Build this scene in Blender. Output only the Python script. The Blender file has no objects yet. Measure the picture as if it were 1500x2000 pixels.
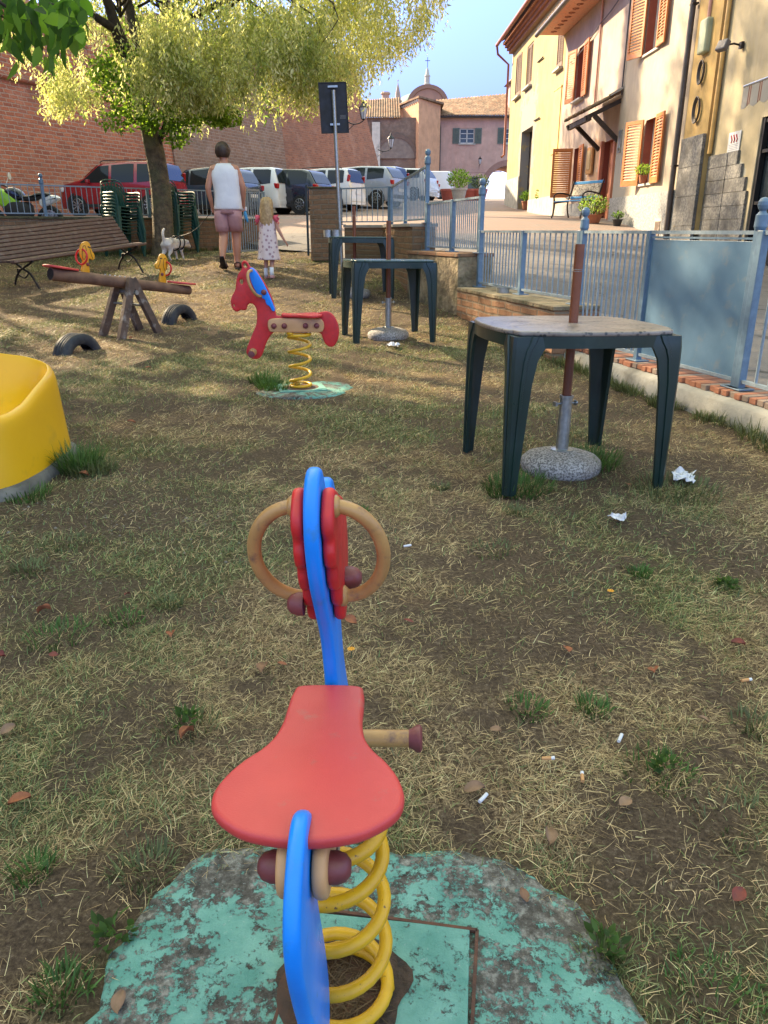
import bpy, bmesh, math, random
import numpy as np
from mathutils import Vector, Matrix, Euler
R = math.radians; PI = math.pi
random.seed(7); rng = np.random.default_rng(11)
SC = bpy.context.scene; COL = SC.collection
# ---------------------------------------------------------------- camera, sky, sun
CAMH, PITCH = 1.18, 20.14
cd = bpy.data.cameras.new('camera'); cam = bpy.data.objects.new('camera', cd); COL.objects.link(cam)
cam.location = (0, 0, CAMH); cam.rotation_euler = (R(90-PITCH), 0, 0)
cd.sensor_fit = 'HORIZONTAL'; cd.sensor_width = 36; cd.lens = 36; cd.clip_start = .02; cd.clip_end = 2000
SC.camera = cam
SUN_DIR = Vector((-.74, .67, 0)).normalized(); SUN_EL = 29.0
w = bpy.data.worlds.new('World'); SC.world = w; w.use_nodes = True
nt = w.node_tree; bg = nt.nodes['Background']
sky = nt.nodes.new('ShaderNodeTexSky'); sky.sky_type = 'NISHITA'; sky.sun_disc = False
sky.sun_elevation = R(SUN_EL); sky.sun_rotation = math.atan2(SUN_DIR.x, SUN_DIR.y)
sky.air_density = 1.0; sky.dust_density = .7; sky.ozone_density = 1.6; sky.altitude = 100
tcw = nt.nodes.new('ShaderNodeTexCoord'); spw = nt.nodes.new('ShaderNodeSeparateXYZ'); nt.links.new(tcw.outputs['Generated'], spw.inputs[0])
mr = nt.nodes.new('ShaderNodeMapRange'); nt.links.new(spw.outputs[2], mr.inputs[0]); mr.inputs[1].default_value = .05; mr.inputs[2].default_value = .8; mr.inputs[3].default_value = .135; mr.inputs[4].default_value = 2.5   # thin haze: horizon held back, upper sky bright
vm = nt.nodes.new('ShaderNodeVectorMath'); vm.operation = 'SCALE'; nt.links.new(sky.outputs[0], vm.inputs[0]); mh = nt.nodes.new('ShaderNodeMapRange'); nt.links.new(spw.outputs[2], mh.inputs[0]); mh.inputs[1].default_value = .065; mh.inputs[2].default_value = .11; mh.inputs[3].default_value = .75; mh.inputs[4].default_value = 0   # bright haze band right at the horizon
ma = nt.nodes.new('ShaderNodeMath'); ma.operation = 'ADD'; nt.links.new(mr.outputs[0], ma.inputs[0]); nt.links.new(mh.outputs[0], ma.inputs[1]); nt.links.new(ma.outputs[0], vm.inputs['Scale'])
vt_ = nt.nodes.new('ShaderNodeVectorMath'); vt_.operation = 'MULTIPLY'; nt.links.new(vm.outputs[0], vt_.inputs[0]); mx_ = nt.nodes.new('ShaderNodeMapRange'); nt.links.new(spw.outputs[2], mx_.inputs[0]); mx_.inputs[1].default_value = .28; mx_.inputs[2].default_value = .6
mw = nt.nodes.new('ShaderNodeMix'); mw.data_type = 'RGBA'; nt.links.new(mx_.outputs[0], mw.inputs[0]); mw.inputs[6].default_value = (.64,.665,1.13,1); mw.inputs[7].default_value = (1.70,1.22,.60,1); nt.links.new(mw.outputs[2], vt_.inputs[1])   # milky warm upper sky, clear blue low down
nt.links.new(vt_.outputs[0], bg.inputs[0]); bg.inputs[1].default_value = .15
sl = bpy.data.lights.new('sun', 'SUN'); so = bpy.data.objects.new('sun', sl); COL.objects.link(so)
sl.energy = 5.0; sl.angle = R(.6); sl.color = (1, .80, .52)
sd = Vector((SUN_DIR.x*math.cos(R(SUN_EL)), SUN_DIR.y*math.cos(R(SUN_EL)), math.sin(R(SUN_EL))))
so.rotation_euler = sd.to_track_quat('Z', 'Y').to_euler(); so.location = (-20, 30, 30)
SC.view_settings.view_transform = 'Standard'; SC.view_settings.look = 'None'
SC.view_settings.exposure = 1.74; SC.view_settings.gamma = 1
SC.cycles.max_bounces = 8; SC.cycles.diffuse_bounces = 4; SC.cycles.glossy_bounces = 3; SC.cycles.transparent_max_bounces = 8
# ---------------------------------------------------------------- placing helpers
_s, _c = math.sin(R(PITCH)), math.cos(R(PITCH))
def elev(py): b = (1000-py)/1500; return (-_s+b*_c)/(_c+b*_s)
def at(px, py, d):                       # world point at forward distance d seen at (px, py) of the 1500x2000 photo
    a = (px-750)/1500; b = (1000-py)/1500; t = d/(_c+b*_s)
    return Vector((a*t, d, CAMH+t*(-_s+b*_c)))
def curve(pts):
    xs = np.array([p[0] for p in pts], float); ys = np.array([p[1] for p in pts], float)
    m = np.gradient(ys, xs)
    def f(x):
        x = np.clip(np.asarray(x, float), xs[0], xs[-1]); i = np.clip(np.searchsorted(xs, x)-1, 0, len(xs)-2)
        h = xs[i+1]-xs[i]; t = (x-xs[i])/h
        return (2*t**3-3*t**2+1)*ys[i]+(t**3-2*t**2+t)*h*m[i]+(-2*t**3+3*t**2)*ys[i+1]+(t**3-t**2)*h*m[i+1]
    return f
_G = curve([(-6,-.03),(1,0),(3.25,.05),(5.5,.10),(7,.16),(8.5,.24),(9.9,.355),(11,.46),(12,.56),(12.5,.61),(13.5,.70),(14.6,.77),(16,.81),(20,.83)])
S = curve([(-6,-.08),(3,.05),(5,.13),(8,.3),(11,.5),(13,.66),(15,.82),(18,1.12),(21,1.40),(24,1.55),(30,1.72),(36,2.1),(40,2.45),(50,2.85),(60,3.3),(85,4.05),(95,4.1),(110,3.7)])
def bumps(x, y):
    x = np.asarray(x, float); y = np.asarray(y, float)
    return .010*np.sin(1.9*x+1.3*np.sin(1.1*y))+.008*np.sin(2.7*y+.8*x+1)+.006*np.sin(5.1*x-3.3*y)+.004*np.sin(9.3*x+7.7*y)+.003*np.sin(17*x-13*y+2)
def padmask(x, y): return np.clip(1-np.hypot((np.asarray(x)+.05)/.75, (np.asarray(y)-.9)/.6), 0, 1)
def G(x, y):
    y = np.asarray(y, float); k = np.clip(1-2.2*padmask(x, y), 0, 1)
    return _G(y)+bumps(x, y)*k
def g(x, y): return float(G(x, y))
def s(y): return float(S(y))
# ---------------------------------------------------------------- mesh helpers
class MB:
    def __init__(self): self.v = []; self.f = []; self.m = []; self.n = 0
    def add(self, verts, faces, mi=0):
        b = self.n; self.v += [tuple(p) for p in verts]; self.n += len(verts)
        for q in faces: self.f.append(tuple(b+i for i in q)); self.m.append(mi)
        return self
    def box(self, c, size, mi=0, rot=None, M=None):
        sx, sy, sz = size[0]/2, size[1]/2, size[2]/2
        P = [Vector((x, y, z)) for x in (-sx, sx) for y in (-sy, sy) for z in (-sz, sz)]
        if rot is not None: e = Euler(rot); P = [e.to_matrix() @ p for p in P]
        P = [p+Vector(c) for p in P]
        if M is not None: P = [M @ p for p in P]
        return self.add(P, [(0,1,3,2),(4,6,7,5),(0,4,5,1),(2,3,7,6),(0,2,6,4),(1,5,7,3)], mi)
    def bar(self, a, b, w, h=None, mi=0, up=(0,0,1)):          # rectangular bar from a to b
        a = Vector(a); b = Vector(b); h = h or w; t = (b-a).normalized(); u = Vector(up)
        if abs(t.dot(u)) > .98: u = Vector((0, 1, 0))
        sd_ = t.cross(u).normalized(); u = sd_.cross(t).normalized(); P = []
        for p in (a, b):
            for i, j in ((-1,-1),(1,-1),(1,1),(-1,1)): P.append(p+sd_*(i*w/2)+u*(j*h/2))
        return self.add(P, [(3,2,1,0),(4,5,6,7),(0,1,5,4),(1,2,6,5),(2,3,7,6),(3,0,4,7)], mi)
    def tube(self, pts, r, n=8, mi=0, closed=False, cap=True, sq=None):
        pts = [Vector(p) for p in pts]; L = len(pts); rs = r if hasattr(r, '__len__') else [r]*L
        T = []
        for i in range(L):
            a = pts[(i-1) % L] if (closed or i > 0) else pts[i]; b = pts[(i+1) % L] if (closed or i < L-1) else pts[i]
            T.append((b-a).normalized())
        u = Vector((0, 0, 1)) if abs(T[0].z) < .9 else Vector((0, 1, 0)); u = (u-T[0]*u.dot(T[0])).normalized(); V = []
        for i in range(L):
            u = (u-T[i]*u.dot(T[i])).normalized(); w_ = T[i].cross(u)
            for k in range(n):
                a = 2*PI*k/n; V.append(pts[i]+(u*math.cos(a)+w_*math.sin(a)*(sq or 1))*rs[i])
        F = []
        for i in range(L if closed else L-1):
            j = (i+1) % L
            for k in range(n): F.append((i*n+k, i*n+(k+1) % n, j*n+(k+1) % n, j*n+k))
        if cap and not closed: F.append(tuple(range(n-1, -1, -1))); F.append(tuple((L-1)*n+k for k in range(n)))
        return self.add(V, F, mi)
    def lathe(self, prof, n=24, c=(0,0,0), mi=0, axis='Z', M=None, sx=1, sy=1):
        V = []; F = []
        for r_, z in prof:
            for k in range(n):
                a = 2*PI*k/n; p = Vector((r_*math.cos(a)*sx, r_*math.sin(a)*sy, z))
                if axis == 'X': p = Vector((p.z, p.x, p.y))
                if axis == 'Y': p = Vector((p.y, p.z, p.x))
                p = p+Vector(c); V.append(M @ p if M is not None else p)
        for i in range(len(prof)-1):
            for k in range(n): F.append((i*n+k, i*n+(k+1) % n, (i+1)*n+(k+1) % n, (i+1)*n+k))
        if prof[0][0] > 1e-4: F.append(tuple(range(n-1, -1, -1)))
        if prof[-1][0] > 1e-4: F.append(tuple((len(prof)-1)*n+k for k in range(n)))
        return self.add(V, F, mi)
    def loft(self, rings, mi=0, cap=True, closed=True):
        n = len(rings[0]); V = [p for r_ in rings for p in r_]; F = []
        for i in range(len(rings)-1):
            for k in range(n if closed else n-1): F.append((i*n+k, i*n+(k+1) % n, (i+1)*n+(k+1) % n, (i+1)*n+k))
        if cap and closed: F.append(tuple(range(n-1, -1, -1))); F.append(tuple((len(rings)-1)*n+k for k in range(n)))
        return self.add(V, F, mi)
    def grid(self, P, mi=0, flip=False):                       # P[i][j] points
        ni, nj = len(P), len(P[0]); V = [p for row in P for p in row]; F = []
        for i in range(ni-1):
            for j in range(nj-1):
                q = (i*nj+j, (i+1)*nj+j, (i+1)*nj+j+1, i*nj+j+1); F.append(q[::-1] if flip else q)
        return self.add(V, F, mi)
    def build(self, name, mats, parent=None, loc=None, rot=None, smooth=False, bevel=0, sub=0, seg=2, recalc=True):
        me = bpy.data.meshes.new(name); me.from_pydata([tuple(p) for p in self.v], [], self.f)
        if not isinstance(mats, (list, tuple)): mats = [mats]
        for m_ in mats: me.materials.append(m_)
        me.polygons.foreach_set('material_index', self.m)
        if recalc:
            bm = bmesh.new(); bm.from_mesh(me); bmesh.ops.recalc_face_normals(bm, faces=bm.faces); bm.to_mesh(me); bm.free()
        return link(name, me, parent, loc, rot, smooth, bevel, sub, seg)
def link(name, me, parent=None, loc=None, rot=None, smooth=False, bevel=0, sub=0, seg=2):
    o = bpy.data.objects.new(name, me); COL.objects.link(o)
    if parent is not None: o.parent = parent
    if loc is not None: o.location = loc
    if rot is not None: o.rotation_euler = rot
    if smooth is True: me.polygons.foreach_set('use_smooth', [True]*len(me.polygons))
    elif smooth:
        me.polygons.foreach_set('use_smooth', [True]*len(me.polygons))
        bm = bmesh.new(); bm.from_mesh(me)
        for e in bm.edges: e.smooth = not (len(e.link_faces) == 2 and e.calc_face_angle(0) > R(smooth))
        bm.to_mesh(me); bm.free()
    if bevel:
        b = o.modifiers.new('bevel', 'BEVEL'); b.width = bevel; b.segments = seg; b.limit_method = 'ANGLE'; b.angle_limit = R(40)
        if smooth is not False: b.harden_normals = False
    if sub: q = o.modifiers.new('sub', 'SUBSURF'); q.levels = sub; q.render_levels = sub
    return o
def smooth_loop(pts, k=4, closed=True):
    n = len(pts); out = []
    rng_ = range(n) if closed else range(n-1)
    for i in rng_:
        p0 = pts[(i-1) % n] if closed else pts[max(i-1, 0)]; p1 = pts[i]; p2 = pts[(i+1) % n]; p3 = pts[(i+2) % n] if closed else pts[min(i+2, n-1)]
        for j in range(k):
            t = j/k
            out.append(tuple(.5*((2*p1[a])+(-p0[a]+p2[a])*t+(2*p0[a]-5*p1[a]+4*p2[a]-p3[a])*t*t+(-p0[a]+3*p1[a]-3*p2[a]+p3[a])*t**3) for a in range(len(p1))))
    if not closed: out.append(tuple(pts[-1]))
    return out
def inset(loop, r):
    n = len(loop); A = sum(loop[i][0]*loop[(i+1) % n][1]-loop[(i+1) % n][0]*loop[i][1] for i in range(n)); sg = 1 if A > 0 else -1; out = []
    for i in range(n):
        a = Vector(loop[i-1]); b = Vector(loop[(i+1) % n]); t = (b-a)
        if t.length < 1e-9: out.append(tuple(loop[i])); continue
        t.normalize(); out.append((loop[i][0]-t.y*sg*r, loop[i][1]+t.x*sg*r))
    return out
def plate(name, outline, t, r, mat_, parent, f, holes=(), k=4, seg=3, sm=50):
    """rounded-edge board; f(u, v, w) -> Vector, w in [-t/2, t/2]"""
    lp = smooth_loop(outline, k) if k > 1 else list(outline)
    hl = [smooth_loop(h, 3) for h in holes]
    bm = bmesh.new(); ends = []
    for side in (1, -1):
        loops = []
        for li, l_ in enumerate([lp]+hl):
            rings = []
            for q in range(seg+1):
                a = q/seg*PI/2; ins = r*(1-math.cos(a)) if True else 0; wz = t/2-r+r*math.sin(a)
                pts = inset(l_, ins if li == 0 else -ins); rings.append([bm.verts.new(f(p[0], p[1], side*wz)) for p in pts])
            for q in range(seg):
                n = len(rings[q])
                for i in range(n): bm.faces.new((rings[q][i], rings[q][(i+1) % n], rings[q+1][(i+1) % n], rings[q+1][i]))
            loops.append(rings)
        ends.append(loops)
        if not hl: bm.faces.new(loops[0][-1])
        else:
            es = []
            for rg in loops:
                for i in range(len(rg[-1])):
                    e = bm.edges.get((rg[-1][i], rg[-1][(i+1) % len(rg[-1])])); es.append(e)
            bmesh.ops.triangle_fill(bm, edges=es, use_beauty=True)
    for a, b in zip(ends[0], ends[1]):
        n = len(a[0])
        for i in range(n): bm.faces.new((a[0][i], a[0][(i+1) % n], b[0][(i+1) % n], b[0][i]))
    bmesh.ops.recalc_face_normals(bm, faces=bm.faces)
    me = bpy.data.meshes.new(name); bm.to_mesh(me); bm.free(); me.materials.append(mat_)
    return link(name, me, parent, smooth=sm)
def np_mesh(name, V, F, mats, parent=None, attr=None, mi=None, smooth=False, uv=None):
    """V (n,3), F (m,k) numpy"""
    V = np.asarray(V, np.float32); F = np.asarray(F, np.int32); me = bpy.data.meshes.new(name); m_, k = F.shape
    me.vertices.add(len(V)); me.vertices.foreach_set('co', V.ravel()); me.loops.add(m_*k); me.loops.foreach_set('vertex_index', F.ravel())
    me.polygons.add(m_); me.polygons.foreach_set('loop_start', np.arange(0, m_*k, k, dtype=np.int32))
    if not isinstance(mats, (list, tuple)): mats = [mats]
    for q in mats: me.materials.append(q)
    if mi is not None: me.polygons.foreach_set('material_index', np.asarray(mi, np.int32))
    if smooth: me.polygons.foreach_set('use_smooth', np.ones(m_, bool))
    me.update(calc_edges=True)
    if attr is not None:
        a = me.attributes.new('tint', 'FLOAT_COLOR', 'POINT'); c = np.ones((len(V), 4), np.float32); c[:, :3] = attr; a.data.foreach_set('color', c.ravel())
    return link(name, me, parent)
def thing(name, label, cat, loc=(0,0,0), rot=(0,0,0), group=None):
    o = bpy.data.objects.new(name, None); COL.objects.link(o); o.location = loc; o.rotation_euler = rot if hasattr(rot, '__len__') else (0, 0, rot)
    o.empty_display_size = .2; return tag(o, label, cat, group)
def tag(o, label, cat, group=None):
    o['label'] = label; o['category'] = cat
    if group: o['group'] = group
    return o
def struct(o): o['kind'] = 'structure'; return o
def kids(o): return [c for c in bpy.data.objects if c.parent == o]
def dup(root, loc, rot, label=None, sc=None):
    def cp(o, par):
        c = o.copy(); COL.objects.link(c)
        if par is not None: c.parent = par
        for ch in kids(o): cp(ch, c)
        return c
    r_ = cp(root, None); r_.location = loc; r_.rotation_euler = rot if hasattr(rot, '__len__') else (0, 0, rot)
    if sc: r_.scale = (sc,)*3
    if label: r_['label'] = label
    return r_
# ---------------------------------------------------------------- materials
def node(nt, t, **kw):
    n = nt.nodes.new(t)
    for k, v in kw.items():
        if k.startswith('i_'): n.inputs[int(k[2:]) if k[2:].isdigit() else k[2:].replace('_', ' ')].default_value = v
        else: setattr(n, k, v)
    return n
def ramp(nt, fac, stops, interp='LINEAR'):
    n = nt.nodes.new('ShaderNodeValToRGB'); n.color_ramp.interpolation = interp; e = n.color_ramp.elements
    while len(e) < len(stops): e.new(.5)
    for q, (p, c) in zip(e, stops): q.position = p; q.color = (*c, 1) if hasattr(c, '__len__') else (c, c, c, 1)
    nt.links.new(fac, n.inputs[0]); return n.outputs[0]
def noise(nt, co, sc, det=5, rough=.55, dist=0):
    n = node(nt, 'ShaderNodeTexNoise'); n.inputs['Scale'].default_value = sc; n.inputs['Detail'].default_value = det
    n.inputs['Roughness'].default_value = rough; n.inputs['Distortion'].default_value = dist; nt.links.new(co, n.inputs['Vector']); return n.outputs['Fac']
def mix(nt, f, a, b, mode='MIX'):
    n = nt.nodes.new('ShaderNodeMix'); n.data_type = 'RGBA'; n.blend_type = mode
    for so_, v in ((n.inputs[0], f), (n.inputs[6], a), (n.inputs[7], b)):
        if hasattr(v, 'is_linked') or isinstance(v, bpy.types.NodeSocket): nt.links.new(v, so_)
        elif hasattr(v, '__len__'): so_.default_value = (*v, 1)[:4]
        else: so_.default_value = v
    return n.outputs[2]
def mth(nt, op, a, b=0.0, c=None):
    n = nt.nodes.new('ShaderNodeMath'); n.operation = op
    for so_, v in zip(n.inputs, (a, b) if c is None else (a, b, c)):
        if isinstance(v, bpy.types.NodeSocket): nt.links.new(v, so_)
        else: so_.default_value = v
    return n.outputs[0]
def newmat(name):
    m = bpy.data.materials.new(name); m.use_nodes = True; nt = m.node_tree; b = nt.nodes['Principled BSDF']
    tc = nt.nodes.new('ShaderNodeTexCoord'); return m, nt, b, tc.outputs['Object']
def setb(nt, b, col=None, rough=None, metal=None, bump=None, bs=.3, bd=.01, spec=None, coat=None):
    def put(i, v):
        if v is None: return
        if isinstance(v, bpy.types.NodeSocket): nt.links.new(v, b.inputs[i])
        elif hasattr(v, '__len__'): b.inputs[i].default_value = (*v, 1)[:4]
        else: b.inputs[i].default_value = v
    put('Base Color', col); put('Roughness', rough); put('Metallic', metal); put('Specular IOR Level', spec); put('Coat Weight', coat)
    if bump is not None:
        n = nt.nodes.new('ShaderNodeBump'); n.inputs['Strength'].default_value = bs; n.inputs['Distance'].default_value = bd
        nt.links.new(bump, n.inputs['Height']); nt.links.new(n.outputs[0], b.inputs['Normal'])
def pm(name, c1, c2=None, sc=8, rough=.6, metal=0, bs=.25, bd=.004, lo=.35, hi=.65, dirt=None, dsc=3, dlo=.55, dhi=.75, bsc=None, spec=None, coat=None, det=5):
    """painted / plain surface with mottling, dirt patches and fine bump"""
    m, nt, b, co = newmat(name); c2 = c2 or tuple(x*.8 for x in c1)
    f = noise(nt, co, sc, det); col = ramp(nt, f, [(lo, c2), (hi, c1)])
    if dirt is not None:
        f2 = noise(nt, co, dsc, 8, .65); k = ramp(nt, f2, [(dlo, 0.0), (dhi, 1.0)]); col = mix(nt, k, col, dirt)
    rr = ramp(nt, noise(nt, co, sc*.6, 4), [(.3, max(rough-.1, .03)), (.7, min(rough+.1, 1))])
    setb(nt, b, col, rr, metal, noise(nt, co, bsc or sc*4, 6), bs, bd, spec, coat); return m
def uvz(nt, co):                     # wall coordinates: (x+y, z)
    sp = nt.nodes.new('ShaderNodeSeparateXYZ'); nt.links.new(co, sp.inputs[0]); cb = nt.nodes.new('ShaderNodeCombineXYZ')
    nt.links.new(mth(nt, 'ADD', sp.outputs[0], sp.outputs[1]), cb.inputs[0]); nt.links.new(sp.outputs[2], cb.inputs[1]); return cb.outputs[0], sp
def brickmat(name, c1, c2, mortar, bw=.26, bh=.07, stain=None, stainlo=.45, pale=None, flat=False, ms=.012, bs=.6, wob=.03):
    m, nt, b, co = newmat(name)
    if flat: v = co
    else: v, sp = uvz(nt, co)
    nz = nt.nodes.new('ShaderNodeTexNoise'); nz.inputs['Scale'].default_value = 2.5; nz.inputs['Detail'].default_value = 3; nt.links.new(v, nz.inputs['Vector'])
    va = nt.nodes.new('ShaderNodeVectorMath'); va.operation = 'MULTIPLY_ADD'; nt.links.new(nz.outputs['Color'], va.inputs[0]); va.inputs[1].default_value = (wob, wob, 0); nt.links.new(v, va.inputs[2])
    br = nt.nodes.new('ShaderNodeTexBrick'); nt.links.new(va.outputs[0], br.inputs['Vector'])
    br.inputs['Color1'].default_value = (*c1, 1); br.inputs['Color2'].default_value = (*c2, 1); br.inputs['Mortar'].default_value = (*mortar, 1)
    br.inputs['Scale'].default_value = 1; br.inputs['Mortar Size'].default_value = ms; br.inputs['Mortar Smooth'].default_value = .4
    br.inputs['Brick Width'].default_value = bw; br.inputs['Row Height'].default_value = bh; br.inputs['Bias'].default_value = -.1
    col = mix(nt, ramp(nt, noise(nt, co, 22, 4, .7), [(.3, .0), (.75, .55)]), br.outputs['Color'], tuple(x*.55 for x in c2))
    if stain is not None:
        k = ramp(nt, noise(nt, co, .45, 9, .68, .6), [(stainlo, 0.0), (stainlo+.2, .85)]); col = mix(nt, k, col, stain)
    if pale is not None:
        k = ramp(nt, noise(nt, co, 1.1, 8, .7), [(.52, 0.0), (.7, .6)]); col = mix(nt, k, col, pale)
    h = mth(nt, 'ADD', mth(nt, 'MULTIPLY', br.outputs['Fac'], -1.0), noise(nt, co, 30, 5, .7))
    setb(nt, b, col, .88, 0, h, bs, .012, .2); return m
def leafmat(name, base, base2, trans=.45):
    m = bpy.data.materials.new(name); m.use_nodes = True; nt = m.node_tree; nt.nodes.clear()
    out = nt.nodes.new('ShaderNodeOutputMaterial'); at_ = nt.nodes.new('ShaderNodeAttribute'); at_.attribute_name = 'tint'
    tc = nt.nodes.new('ShaderNodeTexCoord'); f = noise(nt, tc.outputs['Object'], 1.5, 3)
    c = mix(nt, ramp(nt, f, [(.35, 0.0), (.65, 1.0)]), base, base2); c = mix(nt, 1.0, c, at_.outputs['Color'], 'MULTIPLY')
    d = nt.nodes.new('ShaderNodeBsdfPrincipled'); nt.links.new(c, d.inputs['Base Color']); d.inputs['Roughness'].default_value = .55; d.inputs['Specular IOR Level'].default_value = .3
    t = nt.nodes.new('ShaderNodeBsdfTranslucent'); c2 = mix(nt, 1.0, c, (1.0, 1.0, .62), 'MULTIPLY'); nt.links.new(c2, t.inputs[0])
    mx = nt.nodes.new('ShaderNodeMixShader'); mx.inputs[0].default_value = trans
    nt.links.new(d.outputs[0], mx.inputs[1]); nt.links.new(t.outputs[0], mx.inputs[2]); nt.links.new(mx.outputs[0], out.inputs[0]); return m
def glassmat(name, col=(.03,.04,.05), rough=.04, sp=.8):
    m, nt, b, co = newmat(name); setb(nt, b, col, rough, 0, noise(nt, co, .8, 2), .03, .02, sp); return m
M = {}
M['red_hdpe'] = pm('red_playground_board', (.62,.022,.022), (.50,.02,.022), 30, .45, bs=.25, bd=.0012, bsc=500, dirt=(.33,.05,.04), dsc=22, dlo=.6, dhi=.8)
M['red_seat'] = pm('faded_red_seat', (.60,.058,.052), (.50,.044,.042), 5, .5, bs=.3, bd=.0014, bsc=420, dirt=(.42,.10,.08), dsc=26, dlo=.60, dhi=.74)
M['blue_hdpe'] = pm('blue_playground_board', (.003,.25,.88), (.004,.20,.74), 8, .36, bs=.25, bd=.001, bsc=400, dirt=(.03,.20,.50), dsc=24, dlo=.6, dhi=.76)
M['yellow_spring'] = pm('yellow_painted_spring_steel', (.70,.38,.008), (.58,.31,.01), 26, .38, bs=.35, bd=.001, bsc=120, dirt=(.12,.06,.025), dsc=70, dlo=.63, dhi=.68)
M['tan_wood'] = pm('tan_coated_board', (.62,.34,.15), (.55,.29,.12), 14, .45, bs=.2, bd=.001, bsc=200)
M['tan_ring'] = pm('worn_tan_plastic', (.50,.27,.09), (.40,.21,.07), 22, .42, bs=.3, bd=.0012, bsc=150, dirt=(.17,.09,.07), dsc=30, dlo=.54, dhi=.72)
M['maroon'] = pm('maroon_bolt_cap', (.20,.045,.045), (.15,.035,.035), 30, .5, bs=.4, bd=.001)
M['green_plastic'] = pm('dark_green_garden_plastic', (.007,.026,.021), (.005,.019,.016), 9, .36, bs=.12, bd=.001, bsc=60, dirt=(.03,.05,.045), dsc=6, dlo=.6, dhi=.8)
M['green_chair'] = pm('green_chair_plastic', (.008,.075,.05), (.006,.05,.036), 9, .4, bs=.1, dirt=(.05,.10,.07), dsc=10)
M['galv'] = pm('galvanised_steel', (.42,.44,.42), (.30,.32,.31), 40, .38, .85, bs=.15, bd=.001)
M['pole_brown'] = pm('brown_coated_parasol_pole', (.20,.058,.018), (.16,.045,.015), 30, .45, bs=.2, bd=.001)
M['black_metal'] = pm('black_metal', (.02,.02,.022), (.012,.012,.013), 20, .5, .3)
M['blue_fence'] = pm('weathered_pale_blue_paint', (.13,.21,.29), (.10,.16,.23), 20, .42, bs=.3, bd=.001, bsc=120, dirt=(.30,.33,.36), dsc=20, dlo=.62, dhi=.8)
M['blue_sheet'] = pm('blue_painted_sheet', (.105,.20,.30), (.085,.165,.25), 4, .45, bs=.2, bd=.002, bsc=40, dirt=(.17,.21,.24), dsc=9, dlo=.56, dhi=.74)
M['grey_bar'] = pm('pale_blue_bar_paint', (.25,.31,.36), (.19,.25,.30), 30, .42, dirt=(.35,.33,.30), dsc=30, dlo=.6, dhi=.8)
M['log'] = pm('weathered_log', (.20,.105,.06), (.12,.06,.035), 9, .75, bs=.6, bd=.004, bsc=40)
M['post_wood'] = pm('weathered_brown_timber', (.13,.08,.055), (.07,.045,.032), 14, .8, bs=.5, bd=.003, dirt=(.32,.28,.24), dsc=8, dlo=.55, dhi=.7)
M['slat'] = pm('brown_bench_slat', (.15,.08,.055), (.09,.05,.036), 18, .6, bs=.5, bd=.002, dirt=(.2,.15,.12), dsc=10)
M['iron'] = pm('dark_cast_iron', (.035,.026,.022), (.02,.016,.014), 30, .6, .4, bs=.4)
M['yellow_dog'] = pm('yellow_play_board', (.80,.36,.01), (.72,.31,.01), 20, .45)
M['black_paint'] = pm('black_line_paint', (.012,.012,.012), rough=.5)
M['yellow_slide'] = pm('yellow_polyethylene', (.80,.43,.008), (.74,.38,.008), 2.5, .36, bs=.25, bd=.001, bsc=240, dirt=(.50,.27,.03), dsc=5, dlo=.58, dhi=.85)
M['rubber'] = pm('old_rubber', (.035,.038,.045), (.022,.024,.028), 20, .75, bs=.4, bd=.003, dirt=(.10,.09,.075), dsc=8, dlo=.5, dhi=.75)
M['paper'] = pm('crumpled_paper', (.72,.72,.74), (.55,.55,.6), 40, .8)
M['white_paint'] = pm('white_car_paint', (.72,.73,.74), (.68,.69,.70), 2, .22, coat=.5, bs=.02)
M['sky_glass'] = glassmat('window_glass')
M['car_glass'] = glassmat('car_glass', (.015,.02,.022), .04, .32)
M['tyre'] = pm('car_tyre', (.018,.018,.018), (.012,.012,.012), 20, .8)
M['rim'] = pm('alloy_rim', (.45,.46,.47), (.35,.35,.36), 10, .3, .9)
M['dark_trim'] = pm('black_plastic_trim', (.022,.022,.023), (.015,.015,.015), 10, .6)
M['red_lens'] = pm('red_lamp_lens', (.45,.01,.015), (.3,.008,.01), 10, .15)
M['clear_lens'] = pm('clear_lamp_lens', (.6,.6,.6), (.5,.5,.5), 10, .1)
M['terracotta'] = pm('terracotta', (.36,.13,.06), (.28,.10,.05), 12, .8)
M['skin'] = pm('skin', (.56,.29,.20), (.48,.24,.16), 10, .5, bs=.05)
M['concrete'] = pm('weathered_concrete', (.27,.26,.24), (.18,.17,.155), 6, .9, bs=.6, bd=.006, bsc=50, dirt=(.09,.09,.07), dsc=5)
M['dark_concrete'] = pm('damp_concrete', (.16,.15,.13), (.09,.085,.075), 9, .9, bs=.6, bd=.006, dirt=(.05,.045,.035), dsc=6)
M['mat_concrete_curb'] = pm('stained_plaster_curb', (.36,.34,.30), (.26,.25,.22), 4, .9, bs=.6, bd=.008, bsc=30, dirt=(.16,.14,.11), dsc=3, dlo=.5, dhi=.7)
M['shutter'] = pm('terracotta_orange_shutter', (.50,.165,.028), (.42,.135,.027), 14, .5, bs=.2)
M['reveal'] = pm('red_brown_reveal', (.25,.055,.03), (.21,.05,.028), 8, .7)
M['sill'] = pm('pale_stone_sill', (.42,.41,.38), (.34,.33,.31), 10, .8)
M['granite'] = pm('speckled_granite', (.36,.36,.35), (.16,.16,.165), 28, .7, dirt=(.30,.30,.28), dsc=3)
M['darkgranite'] = pm('dark_granite_slab', (.24,.225,.205), (.10,.10,.10), 26, .85, lo=.40, hi=.6, dirt=(.08,.075,.07), dsc=2.0, dlo=.46, dhi=.62)
M['darkwood'] = pm('dark_timber', (.035,.022,.016), (.02,.013,.01), 12, .7)
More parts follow.
